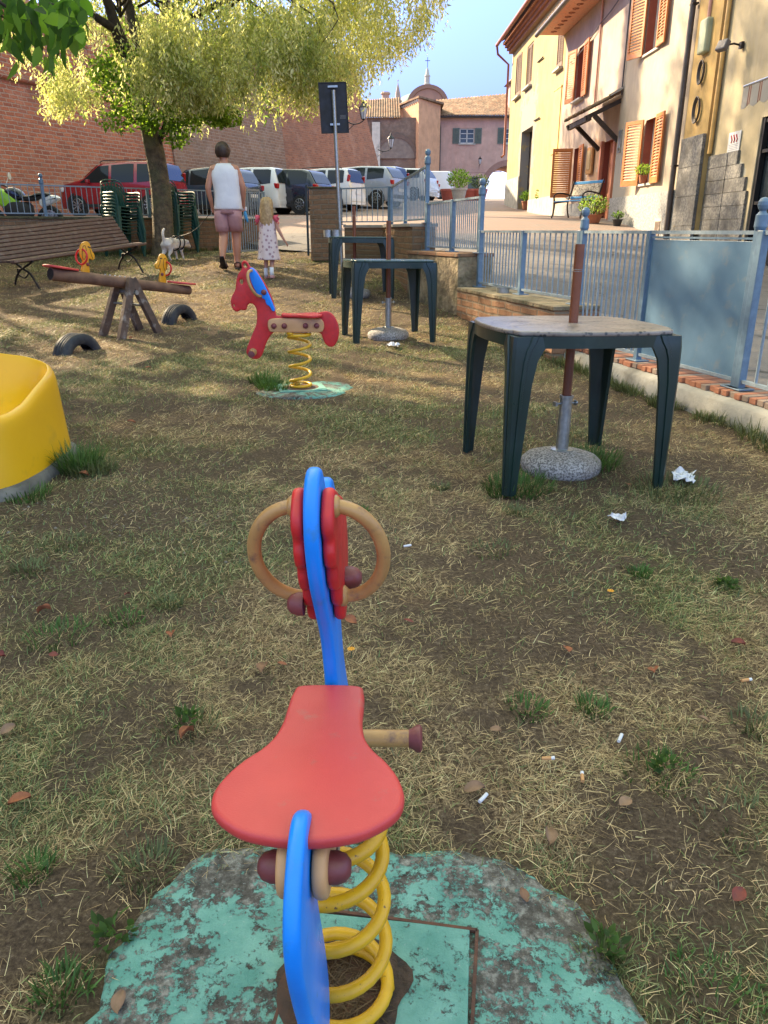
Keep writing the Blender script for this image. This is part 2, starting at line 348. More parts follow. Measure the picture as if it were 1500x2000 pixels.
M['copper_pipe'] = pm('copper_brown_pipe', (.30,.10,.06), (.22,.08,.05), 8, .5, .3)
M['grey_pipe'] = pm('grey_brown_pipe', (.10,.085,.08), (.07,.06,.055), 8, .5, .4)
# ================================================================ THE SETTING
def h2(ix, iy, k):
    v = np.sin(ix*127.1+iy*311.7+k*74.7)*43758.5453; return v-np.floor(v)
def vnoise(x, y, k=0):
    ix = np.floor(x); iy = np.floor(y); fx = x-ix; fy = y-iy; fx = fx*fx*(3-2*fx); fy = fy*fy*(3-2*fy)
    return (h2(ix,iy,k)*(1-fx)+h2(ix+1,iy,k)*fx)*(1-fy)+(h2(ix,iy+1,k)*(1-fx)+h2(ix+1,iy+1,k)*fx)*fy
def fbm(x, y, sc, k=0, o=4):
    t = 0; a = 1; n = 0
    for i in range(o): t = t+a*vnoise(x*sc, y*sc, k+i); n += a; a *= .5; sc *= 2.03
    return t/n
def bare(x, y):                       # 0..1 where the earth shows through
    b = np.clip((fbm(x, y, 1.9, 3)-.545)*9, 0, 1)
    b = np.maximum(b, np.clip(1.5-np.hypot((x+1.25)/.75, (y-3.1)/.42), 0, 1))       # worn earth by the slide
    b = np.maximum(b, .95*np.clip((fbm(x, y, 5.5, 61)-.56)*10, 0, 1))
    b = np.maximum(b, np.clip(1.3-np.hypot((x+.28)/.34, (y-2.75)/.2), 0, 1)*.8)
    return b
def greenness(x, y): return np.clip((fbm(x, y, 1.1, 21)-.48)*6+.38*(fbm(x, y, 5, 40)-.5), 0, 1)
# right edge of the garden (fence line) and left edge
FP = dict(P5=(2.76,2.2), P4=(2.16,4.7), P3=(1.64,6.7), P2=(1.06,8.92), P1=(.543,10.2), P0=(.12,13.07), PL=(-.81,13.6))
def xb(d): return np.interp(d, [-3,4.7,6.7,8.92,10.2,13.07,13.6], [3.9,2.16,1.64,1.06,.543,.12,-.56])
def garden_mat():
    m, nt, b, co = newmat('dry_lawn_earth')
    a = nt.nodes.new('ShaderNodeAttribute'); a.attribute_name = 'tint'; sp = nt.nodes.new('ShaderNodeSeparateColor'); nt.links.new(a.outputs['Color'], sp.inputs[0])
    thatch = ramp(nt, noise(nt, co, 90, 7, .75, .8), [(.36, (.028,.018,.012)), (.5, (.11,.073,.043)), (.62, (.34,.25,.15))])
    grn = ramp(nt, noise(nt, co, 70, 5, .7), [(.3, (.032,.028,.014)), (.7, (.13,.115,.055))])
    earth = ramp(nt, noise(nt, co, 80, 8, .8), [(.34, (.026,.018,.013)), (.55, (.095,.066,.045)), (.68, (.24,.19,.14))])
    c = mix(nt, sp.outputs[1], thatch, grn); c = mix(nt, mth(nt, 'MULTIPLY', sp.outputs[0], .9), c, earth)
    setb(nt, b, c, .95, 0, noise(nt, co, 60, 8, .75), .9, .012, .15); return m
xs = np.concatenate([np.linspace(-22,-4.5,60), np.linspace(-4.4,4.4,200)]); 
ys = np.concatenate([np.linspace(-4,.2,20), np.linspace(.25,4,110), np.linspace(4.06,16.8,190)])
XX, YY = np.meshgrid(xs, ys, indexing='ij')
def wall_line_d(x): return np.interp(x, [-22,-6.5,-2.86,-2.0,-.56,.12,.543,1.06], [3.5,13.6,16.5,15.7,13.9,13.2,10.35,9.0])
XC = np.minimum(XX, xb(YY)+.12)
ZZ = G(XC, YY)
far = YY > 14.6
ZZ = np.where((XX > xb(YY)+.13), ZZ-.02, ZZ)
V = np.stack([XC, YY, ZZ], -1).reshape(-1, 3); ni, nj = XX.shape
idx = np.arange(ni*nj).reshape(ni, nj); F = np.stack([idx[:-1,:-1], idx[1:,:-1], idx[1:,1:], idx[:-1,1:]], -1).reshape(-1, 4)
cx = V[F].mean(1)
# keep only inside the garden walls
limd = np.interp(cx[:,0], [-22,-6.5,-2.86,-1.9,-1.3,-.81,.12,.543], [1.2,13.75,16.6,15.9,15.1,13.75,13.2,10.4])
keep = (cx[:,1] < limd) & (cx[:,0] < xb(cx[:,1])+.118)
F = F[keep]
tint = np.stack([bare(V[:,0], V[:,1]), greenness(V[:,0], V[:,1]), np.zeros(len(V))], -1)
struct(np_mesh('garden_ground', V, F, garden_mat(), attr=tint, smooth=True))
# street and parking: stone setts in rows, climbing away from the garden
def street_mat():
    m, nt, b, co = newmat('worn_stone_paving')
    br = nt.nodes.new('ShaderNodeTexBrick'); nt.links.new(co, br.inputs['Vector']); br.inputs['Scale'].default_value = 1
    br.inputs['Color1'].default_value = (.30,.19,.15,1); br.inputs['Color2'].default_value = (.24,.20,.18,1); br.inputs['Mortar'].default_value = (.13,.115,.10,1)
    br.inputs['Brick Width'].default_value = .24; br.inputs['Row Height'].default_value = .12; br.inputs['Mortar Size'].default_value = .01; br.inputs['Bias'].default_value = .1
    f = ramp(nt, noise(nt, co, .25, 6, .6, .5), [(.42, 0.0), (.6, 1.0)]); col = mix(nt, f, br.outputs['Color'], (.26,.17,.14))
    col = mix(nt, ramp(nt, noise(nt, co, 3, 8, .7), [(.4, 0.0), (.75, .6)]), col, (.15,.14,.13))
    setb(nt, b, col, .8, 0, mth(nt, 'ADD', mth(nt, 'MULTIPLY', br.outputs['Fac'], -1.0), noise(nt, co, 40, 4)), .4, .01, .25); return m
def asphalt_mat():
    m, nt, b, co = newmat('worn_asphalt')
    col = ramp(nt, noise(nt, co, 60, 6, .7), [(.3, (.085,.08,.082)), (.7, (.17,.155,.155))]); vo = nt.nodes.new('ShaderNodeTexVoronoi'); vo.feature = 'DISTANCE_TO_EDGE'; vo.inputs['Scale'].default_value = .9
    va = nt.nodes.new('ShaderNodeVectorMath'); va.operation = 'MULTIPLY_ADD'; nz = nt.nodes.new('ShaderNodeTexNoise'); nz.inputs['Scale'].default_value = 3; nt.links.new(co, nz.inputs['Vector'])
    nt.links.new(nz.outputs['Color'], va.inputs[0]); va.inputs[1].default_value = (.5,.5,0); nt.links.new(co, va.inputs[2]); nt.links.new(va.outputs[0], vo.inputs['Vector'])
    k = ramp(nt, vo.outputs['Distance'], [(.004, 1.0), (.012, 0.0)]); col = mix(nt, mth(nt, 'MULTIPLY', k, .8), col, (.03,.028,.026))
    col = mix(nt, ramp(nt, noise(nt, co, .7, 7, .65), [(.45, 0.0), (.7, .6)]), col, (.24,.21,.19))
    setb(nt, b, col, .85, 0, noise(nt, co, 90, 6, .7), .5, .006, .25); return m
mb = MB()
def strip(fl, fr, d0, d1, n, nx=24, mi=0):
    rows = []
    for i in range(n+1):
        d = d0+(d1-d0)*i/n; a, b_ = fl(d), fr(d); rows.append([(a+(b_-a)*j/nx, d, s(d)) for j in range(nx+1)])
    mb.grid(rows, mi, flip=True)
lf = lambda d: float(np.interp(d, [3.0,13.6,16.5], [-19.8,-6.55,-2.9]))
strip(lambda d: float(xb(d))+.1, lambda d: 14, -4, 13.2, 60, 16, 1)
strip(lambda d: float(np.interp(d, [13.2,13.6,13.75,14.9,15.2,16.5], [.2,-.5,-.7,-1.3,-1.9,-2.9])), lambda d: 14, 13.2, 16.5, 16, 16, 1)
strip(lambda d: -45, lf, 3, 16.5, 30, 16, 1); strip(lambda d: -45, lambda d: 14, 16.5, 18, 4, 30, 1)
strip(lambda d: -45, lambda d: 14, 18, 98, 120, 40, 0)
st = mb.build('street', [street_mat(), asphalt_mat()], smooth=True, recalc=False); struct(st)
mb = MB(); rows = []
for d in [-60,-20,-4,0,5,10,15,20,30,40,60,80,97,104,120,200,600,1500]:
    z = (s(d)-.45) if d < 97 else {104:3.0,120:1.0,200:-6,600:-20,1500:-30}.get(d, 3.4); rows.append([(x, d, z) for x in (-1500,-300,-60,-20,0,20,60,300,1500)])
mb.grid(rows, flip=True); struct(mb.build('terrain', pm('far_fields', (.10,.11,.05), (.16,.13,.07), .05, .9), smooth=True, recalc=False))
# ---------------------------------------------------------------- sun patches wanted on the lawn (crown leaves that would shade them are left out)
def gpt(px, py):
    d = 6.0
    for _ in range(30):
        e = elev(py); d = d+.6*((float(_G(d))-CAMH)/e-d)
    p = at(px, py, d); return (p.x, p.y)
LIT = [[gpt(*p) for p in q] for q in (
  [(420,606),(470,580),(560,572),(690,580),(830,610),(930,628),(1010,640),(1110,672),(1130,715),(985,735),(930,782),(860,792),(760,780),(640,755),(520,735),(440,735),(380,708)],
  [(250,650),(372,640),(366,668),(330,700),(410,718),(300,726),(80,726),(90,704),(170,690)],
  [(-60,360*2),(20,700),(60,712),(-60,735)],
  [(905,1276),(950,1274),(955,1286),(910,1290)], [(640,560),(700,548),(850,560),(900,580),(760,585)])]
def inpoly(x, y, P):
    c = np.zeros(len(x), bool); n = len(P)
    for i in range(n):
        x1, y1 = P[i]; x2, y2 = P[(i+1) % n]
        k = ((y1 > y) != (y2 > y)) & (x < (x2-x1)*(y-y1)/((y2-y1) or 1e-9)+x1); c ^= k
    return c
SH = -np.array([sd.x, sd.y])/sd.z
def shadow_xy(P, z=.15): return P[:,0]+SH[0]*(P[:,2]-z), P[:,1]+SH[1]*(P[:,2]-z)
def lit_keep(P, prob=.97):  # drops crown leaves whose shadow would cover a wanted sunlit spot
    sx, sy = shadow_xy(P); m_ = np.zeros(len(P), bool)
    tx = (P[:,0]-1.95)/sd.x; fy = P[:,1]-sd.y*tx; fz = P[:,2]-sd.z*tx                    # dapples on the blue sheet and railings
    m_ |= (fy > 3.0) & (fy < 9.5) & (fz > .1) & (fz < 1.4) & (fbm(fy*4.0, fz*1.9, 2.6, 88, 3) > .47)
    ux, uy = shadow_xy(P, .9); m_ |= (np.abs(ux-.42) < .42) & (np.abs(uy-12.5) < .7)      # the rendered buttress in the sun
    m_ |= fbm(sx, sy, 1.4, 120, 2)+.25*fbm(sx, sy, 6, 125, 2) > np.where(sy > 8.5, .82, np.where(sy > 5.2, .88, 9.0))      # stray flecks
    for q in LIT: m_ |= inpoly(sx, sy, q)
    return ~(m_ & (rng.random(len(P)) < prob))
# ---------------------------------------------------------------- grass: blades of straw and green, one mass
def blades(x, y, z, az, L, lift, curl, wd, tint, seg):
    n = len(x); ts = np.linspace(0, 1, seg+1); V = np.zeros((n, seg+1, 2, 3), np.float32)
    px, py, pz = x.copy(), y.copy(), z.copy(); a = az.copy(); el = lift.copy(); st_ = L/seg
    for i, t in enumerate(ts):
        if i:
            px = px+np.cos(a)*np.cos(el)*st_; py = py+np.sin(a)*np.cos(el)*st_; pz = np.maximum(pz+np.sin(el)*st_, z+.002)
            a = a+curl*.5*(1+.0*t); el = el-np.abs(curl)*.55
        w_ = wd*(1-.85*t**2)*.5; sxv = -np.sin(a)*w_; syv = np.cos(a)*w_
        V[:,i,0] = np.stack([px-sxv, py-syv, pz], -1); V[:,i,1] = np.stack([px+sxv, py+syv, pz+w_*.6], -1)
    base = np.arange(n)[:,None]*(2*(seg+1)); F = []
    for i in range(seg): F.append(np.stack([base[:,0]+2*i, base[:,0]+2*i+1, base[:,0]+2*i+3, base[:,0]+2*i+2], -1))
    F = np.stack(F, 1).reshape(-1, 4); T = np.repeat(tint[:,None,:], 2*(seg+1), 1).reshape(-1, 3)
    return V.reshape(-1, 3), F, T
def in_garden(x, y):
    limd = np.interp(x, [-22,-6.5,-2.86,-1.9,-1.3,-.81,.12,.543], [1.2,13.5,16.3,15.2,14.7,13.55,12.9,10.1])
    return (y < limd) & (x < xb(y)-.10)
AV = []; AF = []; AT = []; nv = 0
def grass_band(d0, d1, dens, seg, wmul):
    global nv
    n = int(dens*(d1*d1-d0*d0)/2*1.5); d = np.sqrt(rng.random(n)*(d1*d1-d0*d0)+d0*d0); x = (rng.random(n)-.5)*1.5*d*1.0
    x = np.where(d < 2, (rng.random(n)-.5)*1.5*np.maximum(d, 1.5), x)
    b_ = bare(x, d); gr = greenness(x, d); clump = fbm(x, d, 12, 77, 3)
    keep = in_garden(x, d) & (rng.random(n) > b_*.74) & (rng.random(n) < .06+2.3*clump**2.2+.2*gr)
    # pads of painted concrete stay clear
    keep &= ~((np.hypot((x+.045)/.46, (d-.86)/.37)+.12*(fbm(x, d, 9, 5)-.5) < .97)); keep &= ~((np.hypot((x+.60)/.37, (d-5.68)/.33) < .95) & (rng.random(n) < .93))
    x, d, b_, gr = x[keep], d[keep], b_[keep], gr[keep]; n = len(x); isg = rng.random(n) < .07+.40*gr
    L = np.where(isg, rng.uniform(.014,.042,n), rng.uniform(.018,.062,n))*(1+.25*(wmul-1)); lift = np.where(isg, rng.uniform(.15,1.2,n), rng.uniform(-.1,.6,n)); curl = rng.normal(0, .45, n)
    wd = np.where(isg, rng.uniform(.0018,.0034,n), rng.uniform(.0010,.0024,n))*wmul
    k = rng.random((n,1))**.9; k2 = rng.random((n,1)); straw = (1-k)*np.array([.86,.66,.38])+k*np.array([.37,.235,.125]); straw = straw*(1-.65*(k2>.68)) 
    g1 = (1-k)*np.array([.17,.22,.07])+k*np.array([.10,.16,.08]); g2 = np.array([.26,.255,.11]); grn = g1*(1-.6*(k2<.55))+g2*.8*(k2<.55)
    T = np.clip(np.where(isg[:,None], grn, straw)*rng.uniform(.65,1.3,(n,1)), 0, .85)
    # greyer, greener blades in lush spots
    z = G(x, d)-.003; a, b2, c = blades(x, d, z, rng.random(n)*2*PI, L, lift, curl, wd, T, seg)
    AV.append(a); AF.append(b2+nv); AT.append(c); nv += len(a)
grass_band(.35, 2.2, 62000, 3, .72); grass_band(2.2, 3.8, 30000, 3, .95); grass_band(3.8, 7, 12500, 2, 1.35); grass_band(7, 11, 5200, 2, 1.9); grass_band(11, 17.5, 2600, 2, 2.6)
gm = leafmat('grass_blades', (1,1,1), (.85,.9,.8), .22)
def tufts(cs):                            # taller green tufts
    global nv
    for (cx_, cy_, r_, n, Lm, col) in cs:
        a = rng.random(n)*2*PI; q = np.sqrt(rng.random(n))*r_; x = cx_+q*np.cos(a); y = cy_+q*np.sin(a)
        T = np.array(col)*rng.uniform(.6,1.3,(n,1)); V_, F_, T_ = blades(x, y, G(x, y)-.003, a+rng.normal(0,.6,n), rng.uniform(.5,1.1,n)*Lm, rng.uniform(.8,1.5,n), rng.normal(0,.28,n), rng.uniform(.002,.0045,n)*(1+cy_*.12), T, 4)
        AV.append(V_); AF.append(F_+nv); AT.append(T_); nv += len(V_)
GR = (.075,.15,.035); OL = (.14,.16,.07)
tl = [(-1.52,3.66,.10,420,.15,GR),(-1.44,3.62,.12,380,.09,OL),(-1.60,3.25,.10,200,.06,GR),(1.05,3.75,.14,420,.10,GR),(.62,3.4,.16,420,.08,GR),(1.35,3.35,.2,380,.06,OL),(-.78,5.6,.16,420,.09,GR),(-.9,5.8,.12,250,.1,GR)]
for (px, py) in ((365,1415),(245,1212),(1290,1500),(1180,1870),(1160,1390),(130,1060),(60,1110),(110,1240),(1415,1150),(1480,1420),(1440,1600),(330,1180),(650,1150),(960,1080),(1030,1390),(280,1700),(1400,1950),(1010,1000),(1250,1130),(860,950),(700,1000),(120,1940),(60,1700)):
    q = gpt(px, py); tl.append((q[0], q[1], rng.uniform(.04,.10), 110, rng.uniform(.03,.05), OL if rng.random() < .5 else GR))
for i in range(60):
    d = rng.uniform(3.2,4.5) if i % 2 else rng.uniform(4.5,7); tl.append((float(xb(d))-.2+rng.uniform(-.05,.03), d, .07, 60, rng.uniform(.05,.11), OL))
for i in range(50):
    k = rng.random(); x = -6.5+k*3.6; tl.append((x, 13.25+k*2.85, .12, 50, rng.uniform(.08,.16), OL))
tufts(tl)
o = np_mesh('grass', np.concatenate(AV), np.concatenate(AF), gm, attr=np.concatenate(AT)); tag(o, 'dry trampled lawn grass, straw coloured with green patches', 'grass'); o['kind'] = 'stuff'
# ================================================================ LOW WALLS, FENCES, GATE
M['oldbrick'] = brickmat('old_mossy_brick', (.31,.18,.10), (.19,.12,.07), (.24,.19,.13), .25, .075, stain=(.10,.085,.04), stainlo=.50, bs=.8, wob=.05)
M['warmbrick'] = brickmat('warm_old_brick', (.36,.19,.11), (.26,.15,.09), (.24,.19,.14), .25, .07, stain=(.13,.10,.06), stainlo=.5, bs=.8, wob=.05)
M['tuff'] = pm('rough_lime_render', (.34,.27,.17), (.17,.13,.08), 5, .95, bs=1, bd=.04, bsc=14, dirt=(.09,.085,.045), dsc=4, dlo=.5, dhi=.66)
M['coping'] = brickmat('brick_coping_on_edge', (.42,.17,.09), (.33,.14,.08), (.22,.17,.13), .3, .07, flat=True, stain=(.20,.15,.11), stainlo=.5, wob=.0)
def wall_run(name, pts, zb, zt, th, mats, label, cat='wall', cap=None, over=.03):
    """wall along pts (xy), bottoms zb, tops zt (lists); cap = (material, thickness)"""
    root = thing(name, label, cat, (pts[0][0], pts[0][1], zb[0])); o0 = Vector((pts[0][0], pts[0][1], zb[0])); mb = MB(); mc = MB()
    for i in range(len(pts)-1):
        a = Vector((*pts[i], 0)); b = Vector((*pts[i+1], 0)); t = (b-a).normalized(); nrm = Vector((-t.y, t.x, 0)); n = max(2, int((b-a).length/.25)); rings = []; caps = []
        for k in range(n+1):
            p = a.lerp(b, k/n); z0 = zb[i]+(zb[i+1]-zb[i])*k/n; z1 = zt[i]+(zt[i+1]-zt[i])*k/n; w_ = th/2; jt = .012*math.sin(k*2.3+i)
            rings.append([p-nrm*(w_+jt)+Vector((0,0,z0))-o0, p+nrm*w_+Vector((0,0,z0))-o0, p+nrm*w_+Vector((0,0,z1))-o0, p-nrm*(w_-jt)+Vector((0,0,z1))-o0])
            if cap:
                c0 = z1+.002; caps.append([p-nrm*(w_+over)+Vector((0,0,c0))-o0, p+nrm*(w_+over)+Vector((0,0,c0))-o0, p+nrm*(w_+over)+Vector((0,0,c0+cap[1]))-o0, p-nrm*(w_+over)+Vector((0,0,c0+cap[1]))-o0])
        mb.loft(rings); 
        if cap: mc.loft(caps)
    mb.build('masonry', mats, root)
    if cap: mc.build('coping', cap[0], root, bevel=.006)
    return root
def off(p, q, k):                      # shift a segment sideways (left of travel)
    t = (Vector(q)-Vector(p)).normalized(); n = Vector((-t.y, t.x))*k; return (p[0]+n.x, p[1]+n.y), (q[0]+n.x, q[1]+n.y)
wall_run('garden_wall', [(-16,6.05),(-6.5,13.6),(-2.35,16.9)], [.3,.55,.75], [1.33,1.36,1.36], .3, M['oldbrick'], 'low mossy brick wall behind the bench carrying the left railing', cap=(pm('mossy_wall_top', (.12,.11,.05), (.07,.06,.035), 12, .95, bs=.8, bd=.02), .04))
def curb_run():
    root = thing('curb_wall', 'pale plastered curb wall with brick coping under the blue sheet panel', 'wall', (2.16,4.7,.0)); o0 = Vector((2.16,4.7,0)); a = Vector((3.65,-1.2,0)); b = Vector((1.70,6.62,0))
    mb = MB(); mc = MB(); R1 = []; n = 60; t = (b-a).normalized(); nr = Vector((-t.y, t.x, 0))
    for k in range(n+1):
        p = a.lerp(b, k/n); j = .010*math.sin(k*1.7)+.008*math.sin(k*.63); R1.append([p+nr*(.20+j)+Vector((0,0,-.15))-o0, p+nr*(.185+j*.6)+Vector((0,0,.10))-o0, p+nr*(.175)+Vector((0,0,.205))-o0, p+nr*.14+Vector((0,0,.232))-o0, p-nr*.17+Vector((0,0,.232))-o0, p-nr*.17+Vector((0,0,-.15))-o0])
    mb.loft(R1); mb.build('plastered_curb', M['mat_concrete_curb'], root, smooth=60)
    Lt = (b-a).length; k = 0; q = .0
    while q < Lt-.06:                        # bricks laid on edge, each slightly out of line
        p = a+t*(q+.03)-o0; ang = math.atan2(t.y, t.x)+random.uniform(-.03,.03); mc.box(p+nr*random.uniform(-.012,.006)+Vector((0,0,.252+random.uniform(-.005,.003))), (.054,.25+random.uniform(-.01,.01),.035), 0 if random.random() < .8 else 1, rot=(0,0,ang)); q += .064
    mc.build('brick_coping', [pm('coping_brick', (.42,.17,.09), (.30,.12,.07), 9, .85, bs=.5, dirt=(.22,.17,.13), dsc=12), pm('grey_coping_brick', (.30,.22,.17), (.2,.15,.12), 9, .85)], root, bevel=.004)
    return root
curb_run()
wall_run('retaining_wall', [(1.62,6.62),(1.02,8.92)], [0,.1], [.55,.55], .42, M['warmbrick'], 'stepped low brick wall with flat top behind the nearest table', cap=(M['tuff'], .035), over=.01)
wall_run('retaining_wall', [(1.02,8.98),(.50,10.2)], [.15,.3], [.90,.90], .44, M['tuff'], 'mossy crumbling wall block right of the middle table', cap=(M['warmbrick'], .04), over=.012)
wall_run('retaining_wall', [(.50,10.26),(.12,13.07),(-.56,13.62)], [.3,.5,.6], [1.22,1.22,1.22], .30, M['oldbrick'], 'dark brick retaining wall behind the farthest table, right of the pillar', cap=(pm('pale_wall_edge', (.40,.36,.31), (.30,.27,.23), 6, .9), .04))
pil = thing('gate_pillar', 'square mossy brick gate pillar beside the open garden gate', 'pillar', (-.98,13.75,.7)); mb = MB(); mb.box((0,0,.56), (.48,.44,1.12)); mb.build('shaft', M['oldbrick'], pil, bevel=.015)
mb = MB(); mb.box((0,0,1.132), (.52,.48,.03)); mb.build('cap', pm('mossy_cap', (.10,.09,.045), (.06,.055,.03), 12, .95, bs=.8, bd=.01), pil, bevel=.006)
tag(MB().loft([[(x+dx, 12.62+dy, z) for dx, dy in ((-.34,0),(.34,0),(.34,.5),(-.34,.5))] for x, z in ((.36,.5),(.40,.9),(.42,1.2))]).build('buttress', M['tuff'], bevel=.05, seg=3), 'sunlit yellowish rendered buttress against the retaining wall', 'buttress')
def finial(mb, x, y, z, r=.05):
    q = .62; mb.lathe([(.0001,z-.02),(r*.62,z-.02),(r*.8,z),(r*.74,z+.10*q),(r*.45,z+.125*q),(r*.35,z+.135*q),(r*.60,z+.155*q),(r*.72,z+.185*q),(r*.70,z+.215*q),(r*.45,z+.245*q),(.0001,z+.255*q)], 16, (x, y, 0))
def railing(name, label, a, b, za, zb_, zta, ztb, posts, bars, pmat, bmat, barw=.014, postw=.05, fin=(), base_plate=True, toprail=True):
    """railing from a to b; bottoms za..zb_, tops zta..ztb; posts = fractions along"""
    a = Vector((*a, 0)); b = Vector((*b, 0)); root = thing(name, label, 'railing', (a.x, a.y, za)); o0 = Vector((a.x, a.y, za))
    P = lambda t, z: a.lerp(b, t)+Vector((0,0,z))-o0
    zl = lambda t: za+(zb_-za)*t; zu = lambda t: zta+(ztb-zta)*t; up = .05
    for k, t in enumerate(posts):
        mb = MB(); top = zu(t)+(.02 if t in fin else 0); mb.bar(P(t, zl(t)), P(t, top), postw, postw, up=(b-a).normalized())
        if t in fin: q = P(t, zu(t)+.02); finial(mb, q.x, q.y, q.z, postw)
        if base_plate: q = P(t, zl(t)+.006); mb.box(q, (.15,.11,.01), rot=(0,0,math.atan2((b-a).y,(b-a).x)))
        mb.build('post', pmat, root, bevel=.004)
    for i in range(len(posts)-1):
        t0, t1 = posts[i], posts[i+1]; e = postw/2/(b-a).length; t0 += e; t1 -= e; mb = MB()
        mb.bar(P(t0, zu(t0)-.012), P(t1, zu(t1)-.012), .03, .022); mb.build('top_rail', bmat, root)
        mb = MB(); mb.bar(P(t0, zl(t0)+up), P(t1, zl(t1)+up), .028, .02); mb.build('bottom_rail', bmat, root)
        if bars[i] > 0:
            mb = MB(); n = bars[i]
            for k in range(1, n+1):
                t = t0+(t1-t0)*k/(n+1); mb.tube([P(t, zl(t)+up+.01), P(t, zu(t)-.023)], barw/2, 6, cap=False)
            mb.build('bar_panel', bmat, root, smooth=True)
    return root
BF, GB = M['blue_fence'], M['grey_bar']
# right hand run: step by step from the camera towards the gate
P5, P4, P3, P2, P1, P0, PL = (FP[k] for k in ('P5','P4','P3','P2','P1','P0','PL'))
r_ = railing('railing', 'pale blue railing running off at the right edge beyond the sheet panel', (P4[0]+.24*2.6,P4[1]-2.6), (P4[0]+.008,P4[1]-.035), .27, .27, 1.18, 1.18, [0,1], [22], BF, GB, postw=.05, barw=.018)
r_ = railing('railing', 'pale blue railing with round knob posts behind the nearest table', P4, P3, .27, .27, 1.18, 1.18, [0,.53,1], [0,12], BF, GB, postw=.046, barw=.016, fin=(0,1))
a = Vector((*P4,0)); b = Vector((*P3,0)); q0 = a.lerp(b, .018); q1 = a.lerp(b, .517); mb = MB(); o0 = Vector((P4[0],P4[1],.27))
mb.bar(q0+Vector((0,0,.72))-o0, q1+Vector((0,0,.72))-o0, .006, .80); mb.build('sheet_panel', M['blue_sheet'], r_, bevel=.002)['label'] = 'large plain blue sheet metal panel on the railing'
for z in (1.135, .312): mb = MB(); mb.bar(q0+Vector((0,0,z))-o0, q1+Vector((0,0,z))-o0, .022, .012); mb.build('sheet_edge', BF, r_)
railing('railing', 'blue railing on the stepped wall behind the pole of the nearest table', (P3[0]-.012,P3[1]+.045), P2, .585, .585, 1.18, 1.18, [0,.5,1], [9,13], BF, GB, fin=(), base_plate=True)
railing('railing', 'higher blue railing with a round knob post right of the middle table', (P2[0],P2[1]+.045), P1, .94, .94, 1.53, 1.50, [0,.5,1], [12,13], BF, GB, fin=(0,))
rr = railing('railing', 'blue railing rising to a tall knob post left of the middle railing', (P1[0]-.01,P1[1]+.045), P0, 1.262, 1.262, 1.93, 1.83, [0,.55,1], [14,10], BF, GB, fin=(0,), postw=.05)
railing('railing', 'thin grey railing between the brick pillar and the rising railing', (P0[0]-.03,P0[1]+.04), (-.72,13.62), 1.262, 1.262, 1.83, 1.83, [0,1], [8], M['blue_fence'], M['grey_bar'])
railing('railing', 'long grey railing on the mossy wall behind bench and stacked chairs', (-12.0,9.22), (-2.45,16.82), 1.40, 1.40, 1.91, 1.91, [0,.2,.345,.515,.648,.80,1], [26,19,17,14,19,26], M['blue_fence'], M['grey_bar'], fin=(.648,), base_plate=False, barw=.013)
gt = thing('garden_gate', 'green grey barred garden gate leaf standing open behind the man', 'gate', (-2.35,15.6,.78), (0,0,0)); mb = MB(); A = Vector((-.45,-1.15,.04)); B = Vector((0,0,.04)); up = Vector((0,0,1.06))
for p, q in ((A,A+up),(B,B+up),(A,B),(A+up,B+up)): mb.bar(p, q, .035, .035, up=(1,0,0) if p.z == q.z-1.06 else (0,0,1))
mb.build('gate_frame', M['grey_bar'], gt); mb = MB()
for k in range(1, 15): p = A.lerp(B, k/15); mb.tube([p, p+up], .009, 6, cap=False)
mb.build('bar_panel', M['grey_bar'], gt, smooth=True)
tag(MB().bar((-1.27,13.62,.78), (-1.27,13.62,1.88), .035, .035).bar((-1.27,13.62,1.84),(-1.2,13.68,1.84), .02, .02).build('gate_post', M['green_plastic']), 'slim green steel gate post fixed against the brick pillar', 'post')
# ================================================================ SPRING RIDERS
def spring(parent, h, r0, r1, wire, turns, mat_, loc=(0,0,0)):
    mb = MB(); pts = []; n = int(turns*28)
    for i in range(n+1):
        t = i/n; a = 2*PI*turns*t
        z = wire+h*(t-.06*math.sin(0)) ; e = min(1, t*turns, (1-t)*turns); zz = wire+(h-2*wire)*(np.interp(t*turns, [0,1,turns-1,turns], [0,.035,.965,1]))
        pts.append(((r0+(r1-r0)*t)*math.cos(a), (r0+(r1-r0)*t)*math.sin(a), float(zz)))
    mb.tube(pts, wire, 12); return mb.build('spring', mat_, parent, loc=loc, smooth=True)
def dome(mb, c, r, h, ax, mi=0):
    h = abs(h); pr = [(r, 0), (r*1.0, h*.35), (r*.82, h*.75), (r*.45, h*.97), (.0001, h)]
    c = Vector(c); h = abs(h); sgn = 1 if ax > 0 else -1; mb.lathe([(a, b*sgn) for a, b in pr], 16, c, mi, axis='X')
def side(w0=0):                                  # profile coords (u forward, v up) -> local frame
    return lambda u, v, w: Vector((w+w0, u, v))
def open_ring(a, b, r, ra, n=30):                     # open circle whose two ends meet the board at a and b
    a = Vector(a); b = Vector(b); mid = (a+b)/2; h = (a-b); al = h.length/2; h.normalize(); sg = 1 if a.x > 0 else -1; ph = PI-math.asin(min(1, al/ra)); c = mid+Vector((sg*r*math.cos(PI-ph), 0, 0))
    return [c+Vector((sg, -.12, 0)).normalized()*(r*math.cos(ph-2*ph*i/n))+h*(ra*math.sin(ph-2*ph*i/n)) for i in range(n+1)]
def half_ring(a, b, out, fwd=0, n=18):           # handle from a to b bulging sideways
    a = Vector(a); b = Vector(b); c = (a+b)/2; h = (a-b)/2; pts = []
    for i in range(n+1):
        t = PI*i/n; pts.append(c+h*math.cos(t)*1.0+Vector((out, fwd, 0))*(math.sin(t)**.78))
    return pts
